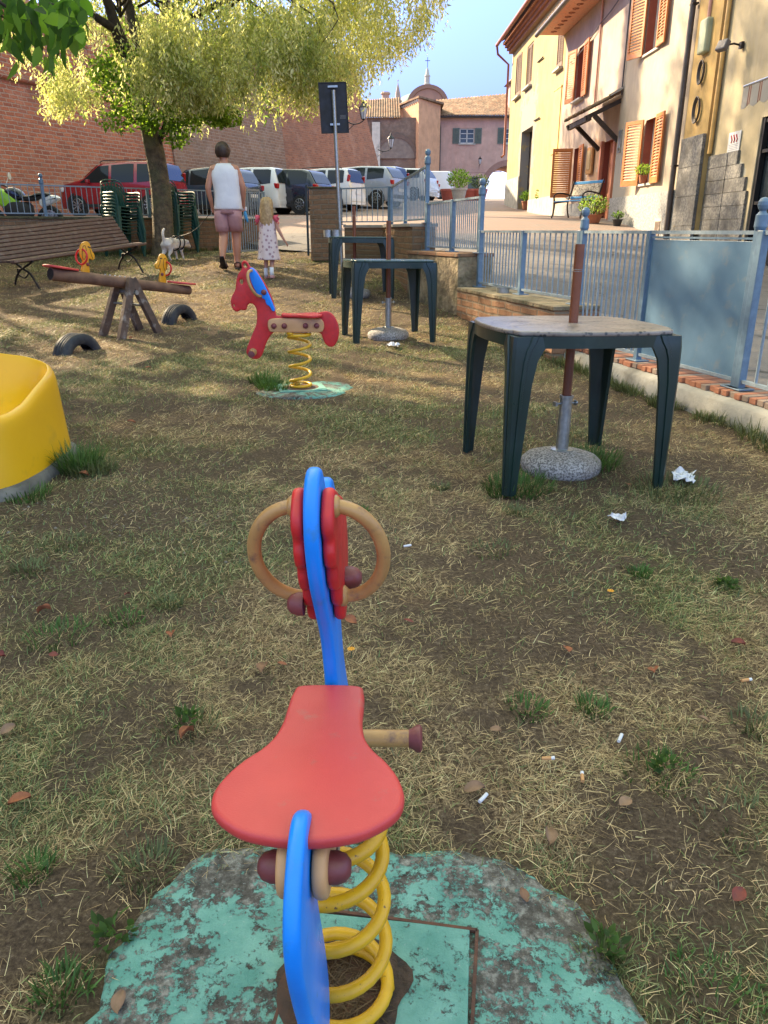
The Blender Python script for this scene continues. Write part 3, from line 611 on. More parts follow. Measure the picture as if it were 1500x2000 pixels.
# ---- near rider: blue board, seen from behind
nr = thing('spring_rider', 'blue spring rider with pear-shaped red seat and two tan ring handles, close up', 'spring rider', (-.086,.902,.018), (R(.1),R(-1.3),R(-2.6)))
prof = [(.185,.43),(.184,.50),(.165,.56),(.128,.62),(.092,.68),(.072,.745),(.078,.80),(.105,.838),(.14,.848),(.165,.83),(.185,.80),(.215,.775),(.245,.796),(.28,.785),(.302,.745),(.31,.69),(.29,.63),(.285,.56),(.30,.47),(.335,.39),(.385,.31),(.40,.25),(.375,.205),(.33,.21),(.285,.26),(.24,.33),(.20,.375),(.08,.385),(-.06,.385),(-.115,.37),(-.11,.31),(-.085,.22),(-.07,.12),(-.09,.05),(-.14,.06),(-.185,.14),(-.228,.26),(-.252,.36),(-.24,.42),(-.20,.465),(-.155,.487),(-.12,.475),(-.10,.445),(-.05,.43),(.1,.43)]
bp = plate('body_board', prof, .022, .0085, M['blue_hdpe'], nr, side(), k=5)
seat = [(.043,.190),(.057,.170),(.0595,.13),(.0605,.092),(.067,.055),(.081,.026),(.101,.0),(.119,-.034),(.127,-.07),(.117,-.103),(.080,-.134),(.038,-.147),(0,-.150)]
seat = seat+[(-x, y) for x, y in seat[-2::-1]]
plate('seat', seat, .020, .0075, M['red_seat'], nr, lambda u, v, w: Vector((u, v-.012, .457+w+.10*max(0, abs(u)-.02)*max(0,-v)*0)), k=5)
red = [(.092,.800),(.118,.822),(.15,.812),(.19,.79),(.235,.77),(.265,.73),(.272,.68),(.255,.63),(.225,.595),(.195,.578),(.178,.592),(.172,.612),(.158,.620),(.146,.636),(.142,.655),(.126,.662),(.113,.682),(.111,.702),(.097,.712),(.090,.733),(.093,.752),(.084,.768),(.084,.785)]
for sg in (1, -1):
    rp = plate('side_board', red, .018, .0075, M['red_hdpe'], nr, side(sg*.0212), k=4)
    rp['label'] = 'wavy edged red board on one side of the head'
    a = Vector((sg*.030,.120,.796)); b = Vector((sg*.030,.176,.628)); mb = MB(); mb.tube(open_ring(a, b, .066, .0885), .0104, 14)
    for p in (a, b): mb.lathe([(.0165,0),(.0165,.006),(.012,.011)] if sg > 0 else [(.0165,0),(.0165,-.006),(.012,-.011)], 16, p-Vector((sg*.004,0,0)), axis='X')
    mb.build('ring_handle', M['tan_ring'], nr, smooth=60)
    mb = MB(); dome(mb, (sg*.0302,.212 if sg > 0 else .160,.642 if sg > 0 else .622), .0185, sg*.026, sg); mb.build('bolt_cap', M['maroon'], nr, smooth=50)
    cap_ = smooth_loop([(-.15,.417),(-.138,.445),(-.11,.452),(.0,.452),(.12,.452),(.145,.445),(.155,.417),(.145,.385),(.12,.372),(0,.372),(-.11,.372),(-.138,.385)], 4)
    plate('seat_support', [(x_-.022, z_-.010) for x_, z_ in [(-.152,.409),(-.140,.438),(-.11,.450),(.0,.450),(.12,.450),(.147,.438),(.156,.409),(.147,.380),(.12,.368),(0,.368),(-.11,.368),(-.140,.380)]], .020, .008, M['tan_wood'], nr, side(sg*.0225), k=4)
    for u in (-.137,-.068,.028,.096):
        mb = MB(); dome(mb, (sg*.0322, u, .399), .0205, sg*.028, sg); mb.build('bolt_cap', M['maroon'], nr, smooth=50)
    if sg < 0: continue
    mb = MB(); mb.tube([(sg*.011,.345,.238),(sg*.132,.345,.238)], .0165, 16); pg = mb.build('foot_peg', M['tan_ring'], nr, smooth=60)
    mb = MB(); mb.lathe([(.0175,sg*.124),(.0185,sg*.128),(.0262,sg*.140),(.0262,sg*.146),(.020,sg*.150),(.0001,sg*.150)], 20, (0,.345,.238), axis='X'); mb.build('end_cap', M['maroon'], pg, smooth=50)
mb = MB(); mb.box((0,0,.366), (.075,.19,.006)); mb.box((0,0,.378), (.012,.15,.03)); mb.build('mounting_bracket', M['galv'], nr, bevel=.002)
spring(nr, .362, .073, .070, .0105, 5.6, M['yellow_spring'], (.020,0,0))
mb = MB(); mb.lathe([(.0001,-.004),(.088,-.004),(.088,.003),(.0001,.003)], 28); mb.build('base_flange', pm('rusty_steel', (.10,.045,.025), (.05,.03,.022), 20, .85, bs=.6, dirt=(.16,.08,.04), dsc=9), nr)
# ---- painted concrete pads
def pad_mat(name, hide, thr=.50):
    m, nt, b, co = newmat(name)
    f = noise(nt, co, 42, 12, .82, .2); f2 = noise(nt, co, 4.5, 8, .75); k = ramp(nt, mth(nt, 'ADD', f, mth(nt, 'MULTIPLY', mth(nt, 'SUBTRACT', f2, .5), hide)), [(thr-.015, 0.0), (thr+.015, 1.0)])
    con = ramp(nt, noise(nt, co, 40, 9, .75), [(.36, (.035,.030,.024)), (.5, (.10,.09,.078)), (.66, (.30,.29,.26))])
    pt = ramp(nt, noise(nt, co, 14, 6), [(.35, (.10,.27,.225)), (.65, (.185,.385,.325))]); col = mix(nt, k, con, pt)
    col = mix(nt, ramp(nt, noise(nt, co, 70, 4, .8), [(.62, 0.0), (.70, .55)]), col, (.38,.42,.40))
    setb(nt, b, col, .8, 0, mth(nt, 'ADD', noise(nt, co, 60, 8, .75), mth(nt, 'MULTIPLY', k, .35)), .7, .006, .3); return m
M['pad'] = pad_mat('flaking_turquoise_painted_concrete', 1.15, .508); M['pad_clean'] = pad_mat('turquoise_painted_lid', .5, .41)
def blob(cx_, cy_, rx, ry, z, name, m, label, seed, dome_=.012, sq=2.6):
    rr_ = random.Random(seed); ph = [rr_.random()*6 for _ in range(6)]; mb = MB(); n = 96; rings = []
    def rad(a): 
        base = 1/((abs(math.cos(a))**sq+abs(math.sin(a))**sq)**(1/sq)); return base*(1+.035*math.sin(3*a+ph[0])+.03*math.sin(5*a+ph[1])+.018*math.sin(11*a+ph[2])+.012*math.sin(19*a+ph[3])+.008*math.sin(37*a+ph[4]))
    for q, zz in ((1.0,-.05),(1.0,-.004),(.985,.006),(.93,.010),(.8,.010),(.6,.011),(.4,.012),(.2,.012),(.02,.012)):
        rings.append([(rx*q*rad(2*PI*k/n)*math.cos(2*PI*k/n), ry*q*rad(2*PI*k/n)*math.sin(2*PI*k/n), zz+.002*math.sin(7*k/n*6+q*9)*(q > .3)) for k in range(n)])
    mb.loft(rings); return tag(mb.build(name, m, loc=(cx_, cy_, z), smooth=60), label, 'concrete pad')
pd = blob(-.045,.86,.45,.385,.0,'concrete_pad',M['pad'],'flaking turquoise painted concrete pad under the near blue rider',3)
mb = MB(); mb.box((0,0,0), (.30,.30,.006)); ld = mb.build('steel_lid', [M['pad_clean']], pd, loc=(.03,.035,.0145), rot=(0,0,R(-7)), bevel=.002)
mb = MB()
for a, b in (((-.153,-.153),(.153,-.153)),((.153,-.153),(.153,.153)),((.153,.153),(-.153,.153)),((-.153,.153),(-.153,-.153))): mb.bar((*a,0), (*b,0), .006, .0068)
mb.build('rusty_rim', pm('rust', (.14,.06,.035), (.07,.035,.025), 30, .9, bs=.6), pd, loc=(.035,.035,.0145), rot=(0,0,R(-9)))
mb = MB(); rg = []
for q in (1,.7,.3,.01): rg.append([(.105*q*(1+.10*math.sin(3*a)+.06*math.sin(7*a))*math.cos(a), .105*q*(1+.10*math.sin(3*a)+.06*math.sin(7*a))*math.sin(a), .0002*(1-q)) for a in [2*PI*k/40 for k in range(40)]])
mb.loft(rg, cap=False); mb.build('dirt_patch', pm('dirt_and_rust', (.085,.05,.032), (.03,.022,.016), 30, .95, bs=1, bd=.01, bsc=80), pd, loc=(-.02,.045,.0190))
# loose straw inside the spring
n = 500; a_ = rng.random(n)*2*PI; q_ = np.sqrt(rng.random(n))*.07; V_, F_, T_ = blades(-.065+q_*np.cos(a_), .905+q_*np.sin(a_), np.full(n, .020), rng.random(n)*6.28, rng.uniform(.02,.05,n), rng.uniform(0,.5,n), rng.normal(0,.4,n), rng.uniform(.0012,.0025,n), np.array((.20,.13,.08))*rng.uniform(.4,1.2,(n,1)), 3)
o = np_mesh('dead_straw', V_, F_, gm, attr=T_); tag(o, 'dead straw caught inside the near yellow spring', 'straw'); o['kind'] = 'stuff'
# ---- far rider: red horse shape, seen from its left side
hz = gpt(588, 757)
hr = thing('spring_rider', 'red horse shaped spring rider facing left, blue mane piece and tan handle', 'spring rider', (hz[0],hz[1],g(*hz)+.012), (0,0,R(93)))
K = .00122
hp = lambda x, y: ((565-x)*K, (866-y)*K)
H_ = [(272,143),(291,152),(306,176),(340,202),(385,270),(420,350),(436,430),(448,446),(540,452),(650,446),(688,430),(738,425),(775,455),(797,510),(795,570),(775,615),(747,628),(717,610),(702,575),(680,545),(560,538),(440,536),(400,560),(370,610),(345,670),(320,693),(285,692),(258,667),(256,640),(272,600),(300,540),(322,490),(328,430),(320,395),(300,378),(279,386),(268,412),(250,416),(237,414),(214,424),(192,410),(182,375),(190,340),(213,300),(222,250),(238,212),(257,188),(257,158)]
plate('horse_board', [hp(*p) for p in H_], .030, .010, M['red_hdpe'], hr, side(), holes=[[hp(240,252),hp(250,243),hp(261,255),hp(256,271),hp(244,268)], [hp(266,172),hp(273,158),hp(283,162),hp(288,178),hp(277,184)], [hp(196,386),hp(200,384),hp(203,392),hp(198,394)]], k=4)
mane = [(312,181),(340,203),(375,262),(405,330),(425,380),(433,417),(417,418),(405,396),(386,380),(379,356),(362,346),(338,326),(312,272),(300,225),(302,192)]
for sg in (1, -1):
    plate('mane_board', [hp(*p) for p in mane], .018, .007, M['blue_hdpe'], hr, side(sg*.0245), k=3)
    a = Vector((sg*.034, *hp(313,196))); b = Vector((sg*.034, *hp(358,336))); mb = MB(); pts = half_ring(a, b, sg*.078, .020); pts = [p+Vector((0,.018*math.sin(PI*i/18),0)) for i, p in enumerate(pts)]; mb.tube(pts, .0105, 12); mb.build('ring_handle', M['tan_ring'], hr, smooth=60)
    mb = MB(); q = hp(376,314); dome(mb, (sg*.0335, q[0], q[1]), .019, sg*.022, sg); mb.build('bolt_cap', M['maroon'], hr, smooth=50)
    cp_ = [(388,497),(393,472),(415,461),(470,459),(560,459),(650,459),(690,463),(709,480),(713,508),(705,532),(685,541),(600,540),(500,540),(410,537),(393,522)]
    plate('seat_support', [hp(*p) for p in cp_], .024, .009, M['tan_wood'], hr, side(sg*.0275), k=3)
    for bx in (424,484,606,670): mb = MB(); q = hp(bx, 502); dome(mb, (sg*.039, q[0], q[1]), .0195, sg*.022, sg); mb.build('bolt_cap', M['maroon'], hr, smooth=50)
    q = hp(294,652); mb = MB(); mb.lathe([(.027,0),(.027,sg*.012),(.018,sg*.02)], 18, (sg*.015,*q), axis='X'); mb.tube([(sg*.015,*q),(sg*.13,*q)], .0155, 14); pg = mb.build('foot_peg', M['tan_ring'], hr, smooth=60)
    mb = MB(); mb.lathe([(.0165,sg*.118),(.0235,sg*.134),(.0235,sg*.139),(.0001,sg*.142)], 18, (0,*q), axis='X'); mb.build('end_cap', M['maroon'], pg, smooth=50)
plate('seat', [(x*.92, y*.85-.045) for x, y in seat], .020, .0075, M['red_hdpe'], hr, lambda u, v, w: Vector((u, v, .512+w+.35*max(0, v-.05)**1.5)), k=4)
q = hp(742,492); mb = MB(); mb.lathe([(.0235,0),(.0235,.004),(.0001,.0045)], 24, (.0158,*q), axis='X'); bd = mb.build('round_badge', M['galv'], hr, smooth=50)
q = hp(744,545); mb = MB(); mb.box((.017,*q), (.003,.045,.066)); mb.box((.0188,q[0],q[1]+.014), (.001,.032,.018), 1); mb.build('info_plate', [M['galv'], pm('worn_plate_print', (.12,.13,.12), (.2,.2,.2), 200, .5)], hr)
mb = MB(); mb.box((-.0,-.01,.400), (.06,.17,.008)); mb.build('mounting_bracket', M['galv'], hr)
spring(hr, .40, .072, .080, .0105, 5.4, M['yellow_spring'])
pd = blob(hz[0],hz[1],.36,.32,g(*hz)-.002,'concrete_pad',M['pad'],'small turquoise painted concrete pad under the red horse rider',8)
mb = MB(); mb.box((0,0,0), (.34,.30,.006)); mb.build('steel_lid', M['pad_clean'], pd, loc=(0,0,.015), rot=(0,0,R(14)))
mb = MB(); mb.lathe([(.13,.0),(.10,.002),(.0001,.003)], 24); mb.build('rust_patch', pm('rust_stain', (.12,.07,.05), (.07,.04,.03), 20, .9), pd, loc=(0,0,.0182))
# ================================================================ GARDEN TABLES WITH PARASOL STANDS
def speckle_top():
    m, nt, b, co = newmat('dusty_textured_table_top'); vo = nt.nodes.new('ShaderNodeTexVoronoi'); vo.inputs['Scale'].default_value = 46; nt.links.new(co, vo.inputs['Vector'])
    base = ramp(nt, noise(nt, co, 7, 6), [(.35, (.18,.145,.12)), (.65, (.28,.235,.20))]); k = ramp(nt, vo.outputs['Distance'], [(.25, 1.0), (.42, 0.0)]); k2 = ramp(nt, noise(nt, co, 12, 3), [(.42, .2), (.6, 1.0)])
    col = mix(nt, mth(nt, 'MULTIPLY', k, k2), base, (.022,.026,.028)); setb(nt, b, col, .34, 0, vo.outputs['Distance'], .5, .003); return m
M['top_dusty'] = speckle_top(); M['top_green'] = pm('sky_sheen_green_table_top', (.045,.085,.075), (.025,.055,.05), 5, .22, bs=.15, bd=.002, bsc=60)  # paler green puts the sky sheen of the glossy tops into the colour
TO = []
q = [(-.30,-.372),(-.285,-.388),(-.25,-.402),(-.12,-.418),(0,-.423),(.12,-.418),(.25,-.402),(.285,-.388),(.30,-.372),(.345,-.368),(.368,-.345)]
q = [(x*.965, y*.965) for x, y in q]
for k in range(4): c_, s_ = [(1,0),(0,1),(-1,0),(0,-1)][k]; TO += [(x*c_-y*s_, x*s_+y*c_) for x, y in q]
def table(label, x, y, rz, topm):
    t = thing('garden_table', label, 'table', (x, y, g(x, y)), (R(-1), R(.6), R(rz)), 'plastic garden tables on the lawn')
    plate('tabletop', TO, .020, .007, topm, t, lambda u, v, w: Vector((u, v, .712+w+.004*math.cos(8*math.atan2(v, u))*0)), k=2, sm=40)
    mb = MB(); lp = inset(TO, .004); li = inset(TO, .018); n = len(lp)
    zz = lambda p: .655 if max(abs(p[0]), abs(p[1])) > .38 and min(abs(p[0]), abs(p[1])) < .27 else .64
    mb.loft([[Vector((*p, .704)) for p in lp], [Vector((*p, .652)) for p in lp], [Vector((*p, .652)) for p in li], [Vector((*p, .704)) for p in li], [Vector((*p, .704)) for p in lp]], cap=False)
    mr_ = MB()
    for i in range(8):                                  # moulded relief ribs radiating on the top
        a = PI/8+i*PI/4; mr_.bar((.05*math.cos(a), .05*math.sin(a), .7220), (.35*math.cos(a), .35*math.sin(a), .7220), .010, .0016)
    mr_.build('relief_ribs', topm, t, bevel=.001)
    mb.build('apron', M['green_plastic'], t, smooth=40)
    for sx in (-1, 1):
        for sy in (-1, 1):
            mb = MB(); rings = []
            for z, w_, o_ in ((.700,.175,.378),(.672,.16,.381),(.645,.135,.383),(.60,.112,.384),(.5,.094,.385),(.3,.076,.384),(.12,.060,.382),(.0,.050,.380)):
                tt = .016; P = [(0.012,0),(w_*.42,0),(w_*.45,-.007),(w_*.58,-.007),(w_*.61,0),(w_,0),(w_,tt),(w_*.6,tt+.004),(tt+.012,tt+.012),(tt+.004,w_*.6),(tt,w_),(0,w_),(0,w_*.61),(-.007,w_*.58),(-.007,w_*.45),(0,w_*.42),(0,.012)]
                rings.append([Vector((sx*(o_-a), sy*(o_-b), z)) for a, b in P])
            mb.loft(rings); mb.build('leg', M['green_plastic'], t, smooth=35)
    return t
def stand(label, x, y, lean, ptop, dusty=False):
    z = g(x, y); t = thing('parasol_stand', label, 'parasol stand', (x, y, z), (R(lean[0]), R(lean[1]), .4), 'parasol stands under the tables'); mb = MB()
    mb.lathe([(.0001,-.03),(.17,-.03),(.192,.0),(.20,.03),(.195,.055),(.17,.078),(.12,.094),(.06,.102),(.03,.104),(.0001,.104)], 40); mb.build('base', M['aggregate'], t, smooth=True)
    mb = MB(); mb.lathe([(.055,.100),(.055,.106),(.031,.110),(.0305,.36),(.034,.362),(.034,.375),(.027,.375),(.027,.36)], 24); mb.build('socket_tube', M['galv'], t, smooth=40)
    mb = MB(); mb.tube([(-.03,0,.335),(-.055,0,.335)], .006, 8); mb.box((-.062,0,.335), (.012,.026,.02)); mb.tube([(.03,0,.335),(.05,0,.335)], .006, 8); mb.lathe([(.012,.05),(.014,.055),(.012,.062),(.0001,.064)], 10, (0,0,.335), axis='X'); mb.build('clamp_screw', M['galv'], t, smooth=50)
    mb = MB(); mb.tube([(0,0,.2),(0,0,ptop-.12)], .0215, 20); mb.tube([(0,0,ptop-.118),(0,0,ptop-.112)], .0205, 20); mb.tube([(0,0,ptop-.11),(0,0,ptop)], .0215, 20); mb.tube([(.019,0,ptop-.05),(.026,0,ptop-.05)], .004, 8); mb.build('pole', M['pole_brown'], t, smooth=50)
    return t
M['aggregate'] = pm('exposed_aggregate_concrete', (.46,.43,.40), (.13,.12,.11), 110, .85, bs=1, bd=.004, bsc=130, lo=.42, hi=.58, dirt=(.25,.20,.15), dsc=4, dlo=.5, dhi=.8)
table('dark green square garden table with dusty speckled top, nearest of three', .86, 3.69, 8.7, M['top_dusty'])
stand('brown parasol pole in round pebbled base under the nearest table', .885, 3.70, (-1.5, 1.6), 1.07)
table('green square garden table with pale shiny top, middle of three', .03, 7.52, 11, M['top_green'])
stand('brown parasol pole in round concrete base under the middle table', .04, 7.55, (0, .2), 1.06)
table('dark green square garden table farthest away near the pillar, tin on it', -.30, 10.2, 6, M['top_green'])
stand('brown parasol pole and half hidden base under the farthest table', -.37, 10.25, (0, -.2), 1.08)
def tin(label, loc, r, h):
    mb = MB(); mb.lathe([(.0001,0),(r,0),(r,h*.95),(r*1.05,h*.97),(r*1.05,h),(r*.94,h),(r*.94,h*.1),(.0001,h*.1)], 24); return tag(mb.build('tin', M['galv'], loc=loc, smooth=50), label, 'tin', 'metal tins used as ashtrays')
q = at(652, 466, 9.98); tin('round metal tin standing on the farthest table', (q.x-.07, q.y, g(-.3,10.2)+.722), .052, .085); tin('second round metal tin beside the first on the farthest table', (q.x+.035, q.y-.03, g(-.3,10.2)+.722), .052, .085)
tin('shallow metal tin lying on the stepped brick wall', (1.20, 8.05, .587), .065, .05)
# ================================================================ BENCH
bn = thing('garden_bench', 'brown slatted park bench with curled iron ends under the left railing', 'bench', (-4.36,11.62,g(-4.36,11.62)-.01), (0, R(-5.0), R(58)))
Lb = 2.25; x0 = -1.2
def slat(p, ang, w_=.085, th=.028):
    mb = MB(); c_, s_ = math.cos(ang), math.sin(ang); rings = []
    for k in range(7):
        x = x0+Lb*k/6; wv = .003*math.sin(k*1.9+p[1]*9)
        rings.append([Vector((x, p[0]+c_*a-s_*b, p[1]+s_*a+c_*b+wv)) for a, b in ((-w_/2,-th/2),(w_/2,-th/2),(w_/2,th/2),(-w_/2,th/2))])
    mb.loft(rings); mb.build('slat', M['slat'], bn, bevel=.007)
for p, a in (((-.235,.395),-.25),((-.135,.405),0),((-.035,.400),-.03),((.06,.395),.0)): slat(p, a)
for k in range(8): slat((.135+.036*k, .43+.049*k), R(54), .047)
def curl(pts, r=.014, n=8): mb_.tube(smooth_loop(pts, 4, False), r, n)
for ex in (-.93, .86):
    mb_ = MB(); 
    curl([(ex,-.30,.0),(ex,-.24,.10),(ex,-.15,.22),(ex,.0,.29),(ex,.14,.37),(ex,.17,.45),(ex,.28,.60),(ex,.40,.76)]); curl([(ex,.26,.0),(ex,.20,.12),(ex,.08,.24),(ex,-.06,.30),(ex,-.20,.35),(ex,-.27,.39)]); curl([(ex,-.28,.375),(ex,-.1,.375),(ex,.1,.375),(ex,.16,.41)], .012)
    curl([(ex,-.12,.22),(ex,-.02,.16),(ex,.10,.20),(ex,.10,.27),(ex,.02,.27)], .009); 
    mb_.build('iron_end', M['iron'], bn, smooth=True)
# ================================================================ SEESAW, TYRES
A = Vector((-2.97,7.15,.815)); B = Vector((-2.06,8.42,.585)); ax = (B-A); Ls = ax.length; sw = thing('seesaw', 'old wooden log seesaw with two yellow dog head boards and red seats', 'seesaw', (-2.52,7.75,g(-2.52,7.75)))
o0 = sw.location.copy(); t = ax.normalized(); sdv = t.cross(Vector((0,0,1))).normalized(); upv = sdv.cross(t)
F3 = lambda u, w_, v: A+t*u+sdv*w_+upv*v-o0
mb = MB(); mb.tube([F3(Ls*k/8, .003*math.sin(k*2), .002*math.cos(k*3)) for k in range(9)], [.056,.056,.054,.053,.052,.050,.049,.047,.046], 20); mb.build('log', M['log'], sw, smooth=50)
mb = MB(); mb.lathe([(.050,0),(.0001,.001)], 20, M=Matrix.Translation(F3(-.001,0,0)) @ (-t).to_track_quat('Z','Y').to_matrix().to_4x4()); mb.build('log_end', pm('dark_end_grain', (.03,.02,.015), (.015,.01,.008), 30, .9), sw)
for k, (u0, dr) in enumerate(((.0,1),(Ls,-1))):
    out = [(-.07,-.09),(.0,-.115),(.1,-.11),(.22,-.07),(.33,-.045),(.35,0),(.33,.045),(.22,.07),(.1,.11),(.0,.115),(-.07,.09),(-.09,0)]
    plate('seat', out, .018, .006, M['red_seat'], sw, lambda u, v, w: F3(u0+dr*(.72*u+.02), .8*v, .062+w+.05*max(0,.06-u)), k=3)
    dog = [(-.055,.0),(-.05,.07),(-.04,.13),(-.055,.155),(-.075,.19),(-.078,.25),(-.06,.31),(-.025,.345),(.015,.35),(.045,.325),(.06,.29),(.07,.26),(.105,.215),(.105,.175),(.085,.155),(.055,.165),(.03,.155),(.03,.10),(.04,.0)]
    ub = .355; dp = plate('dog_board', dog, .028, .007, M['yellow_dog'], sw, lambda u, v, w: F3(u0+dr*(ub+.80*u), w, .045+.80*v), k=3)
    for sg in (1, -1):
        ml = MB(); ear = [(-.045,.29),(-.02,.30),(-.005,.25),(-.008,.20),(-.03,.15),(-.05,.16),(-.06,.20),(-.055,.26)]
        ml.tube([F3(u0+dr*(ub+.80*p[0]), sg*.0150, .045+.80*p[1]) for p in smooth_loop(ear, 3)], .0022, 5, closed=True); ml.tube([F3(u0+dr*(ub+.80*p[0]), sg*.0150, .045+.80*p[1]) for p in ((.04,.27),(.055,.22),(.08,.17))], .002, 5)
        for ex, ey in ((.022,.292),(.042,.288)): ml.lathe([(.0075,0),(.0065,.002),(.0001,.003)], 10, M=Matrix.Translation(F3(u0+dr*(ub+.80*ex), sg*.0142, .045+.80*ey)) @ (sdv*sg).to_track_quat('Z','Y').to_matrix().to_4x4())
        ml.build('face_lines', M['black_paint'], sw)
        mc = MB(); mc.lathe([(.017,0),(.015,.01),(.0001,.014)], 12, M=Matrix.Translation(F3(u0+dr*(ub+.01), sg*.0142, .125)) @ (sdv*sg).to_track_quat('Z','Y').to_matrix().to_4x4()); mc.build('bolt_cap', M['maroon'], sw, smooth=50)
    mr = MB(); mr.tube([F3(u0+dr*(ub-.045), .085*math.cos(a), .185+.066*math.sin(a)) for a in [2*PI*i/26 for i in range(26)]], .009, 10, closed=True); mr.build('ring_handle', M['red_hdpe'], sw, smooth=True)
mid = A.lerp(B, .5)-o0
for k, sg in enumerate((1, -1)):                  # two A frames, one each side of the log
    for f_ in (1, -1):
        c = mid+sdv*sg*.10; top = c+Vector((0,0,.045)); bot = c+t*(f_*.24)+sdv*sg*.05; bot.z = -.03; mb = MB(); mb.bar(top, bot, .055, .075, up=t); mb.build('frame_leg', M['post_wood'], sw, bevel=.005)
mb = MB(); mb.tube([mid+sdv*.16+Vector((0,0,-.085)), mid-sdv*.16+Vector((0,0,-.085))], .022, 12); mb.build('axle', M['galv'], sw, smooth=50)
for f_ in (1, -1): mb = MB(); c = mid+t*f_*.09; mb.tube([c+sdv*.14+Vector((0,0,-.20)), c-sdv*.14+Vector((0,0,-.20))], .012, 8); mb.build('brace', M['galv'], sw, smooth=50)
for k in range(7): mb = MB(); mb.lathe([(.009,0),(.007,.008),(.0001,.01)], 8, F3(.56+.055*k, .0, .051)); mb.build('bolt', M['galv'], sw)
def tyre_in_ground(label, px, py, d, R0, wd, rz, bury):
    x = (px-750)/1500*(.939*d+.3); z = g(x, d); mb = MB(); pr = [(R0*.60,-wd*.36),(R0*.66,-wd*.47),(R0*.84,-wd*.5),(R0*.95,-wd*.44),(R0,-wd*.34),(R0,-wd*.2),(R0*.975,-wd*.185),(R0*.975,-wd*.15),(R0,-wd*.13),(R0,-.01),(R0*.975,-.006),(R0*.975,.006),(R0,.01),(R0,wd*.13),(R0*.975,wd*.15),(R0*.975,wd*.185),(R0,wd*.2),(R0,wd*.34),(R0*.95,wd*.44),(R0*.84,wd*.5),(R0*.66,wd*.47),(R0*.60,wd*.36),(R0*.66,wd*.40),(R0*.88,wd*.40),(R0*.9,0),(R0*.88,-wd*.40),(R0*.66,-wd*.40),(R0*.60,-wd*.36)]
    mb.lathe(pr, 56, axis='X'); mb.f = [f for f in mb.f if len(f) == 4]; mb.m = [0]*len(mb.f)
    return tag(mb.build('tyre', M['rubber'], loc=(x, d, z-bury), rot=(0,0,R(rz)), smooth=50), label, 'tyre', 'tyres sunk in the lawn under the seesaw ends')
tyre_in_ground('old black tyre half sunk in the lawn below the raised seesaw end', 147, 690, 6.95, .235, .175, -26, .075)
tyre_in_ground('old grey tyre standing in the lawn under the low seesaw end', 350, 620, 8.60, .225, .17, -26, .05)
# ================================================================ YELLOW SLIDE END
sx, sy = -2.09, 3.60; sz = g(sx, sy); slide = thing('slide', 'smooth yellow plastic slide end with scooped seat on a concrete foot', 'slide', (sx, sy, sz-.01))
def hr_(a):                                         # rim height by angle
    pts = [(-180,.60),(-150,.60),(-120,.53),(-95,.49),(-75,.43),(-60,.385),(-45,.352),(-30,.345),(-15,.36),(0,.39),(20,.43),(40,.465),(60,.50),(90,.53),(135,.58),(180,.60)]
    return float(np.interp(math.degrees(a), [p[0] for p in pts], [p[1] for p in pts]))
def sr(a, r0=.465): c_, s_ = abs(math.cos(a)), abs(math.sin(a)); return r0/((c_**4.2+s_**4.2)**(1/4.2))
rings = []; n = 96; AA = [-PI+2*PI*k/n for k in range(n)]
for q, kz in ((.02,0),(.25,.0),(.45,.02),(.60,.10),(.72,.30),(.80,.58),(.855,.86),(.89,.97),(.92,1.0),(.95,.985),(.975,.93),(.985,.85),(.99,.6),(1.0,.3),(1.01,.05),(1.0,-.02)):
    ring = []
    for a in AA:
        h = hr_(a); fl = .27+.05*math.cos(a-2.4)*q; r_ = sr(a)*q
        if q <= .92: z = fl+(h-fl)*kz
        else: z = h*kz
        tap = 1-.03*(z/.5) if q > .9 else 1
        ring.append(Vector((r_*math.cos(a)*tap, r_*math.sin(a)*tap, z)))
    rings.append(ring)
mb = MB(); mb.loft(rings, cap=False); mb.build('chute', M['yellow_slide'], slide, smooth=True, sub=1)
mb = MB(); mb.loft([[Vector((sr(a)*q*1.06*math.cos(a)*(1+.02*math.sin(9*a)), sr(a)*q*1.06*math.sin(a)*(1+.02*math.sin(7*a)), z)) for a in AA] for q, z in ((1.03,-.08),(1.02,.0),(1.0,.035),(.9,.045))]); mb.build('concrete_foot', M['dark_concrete'], slide, smooth=True)
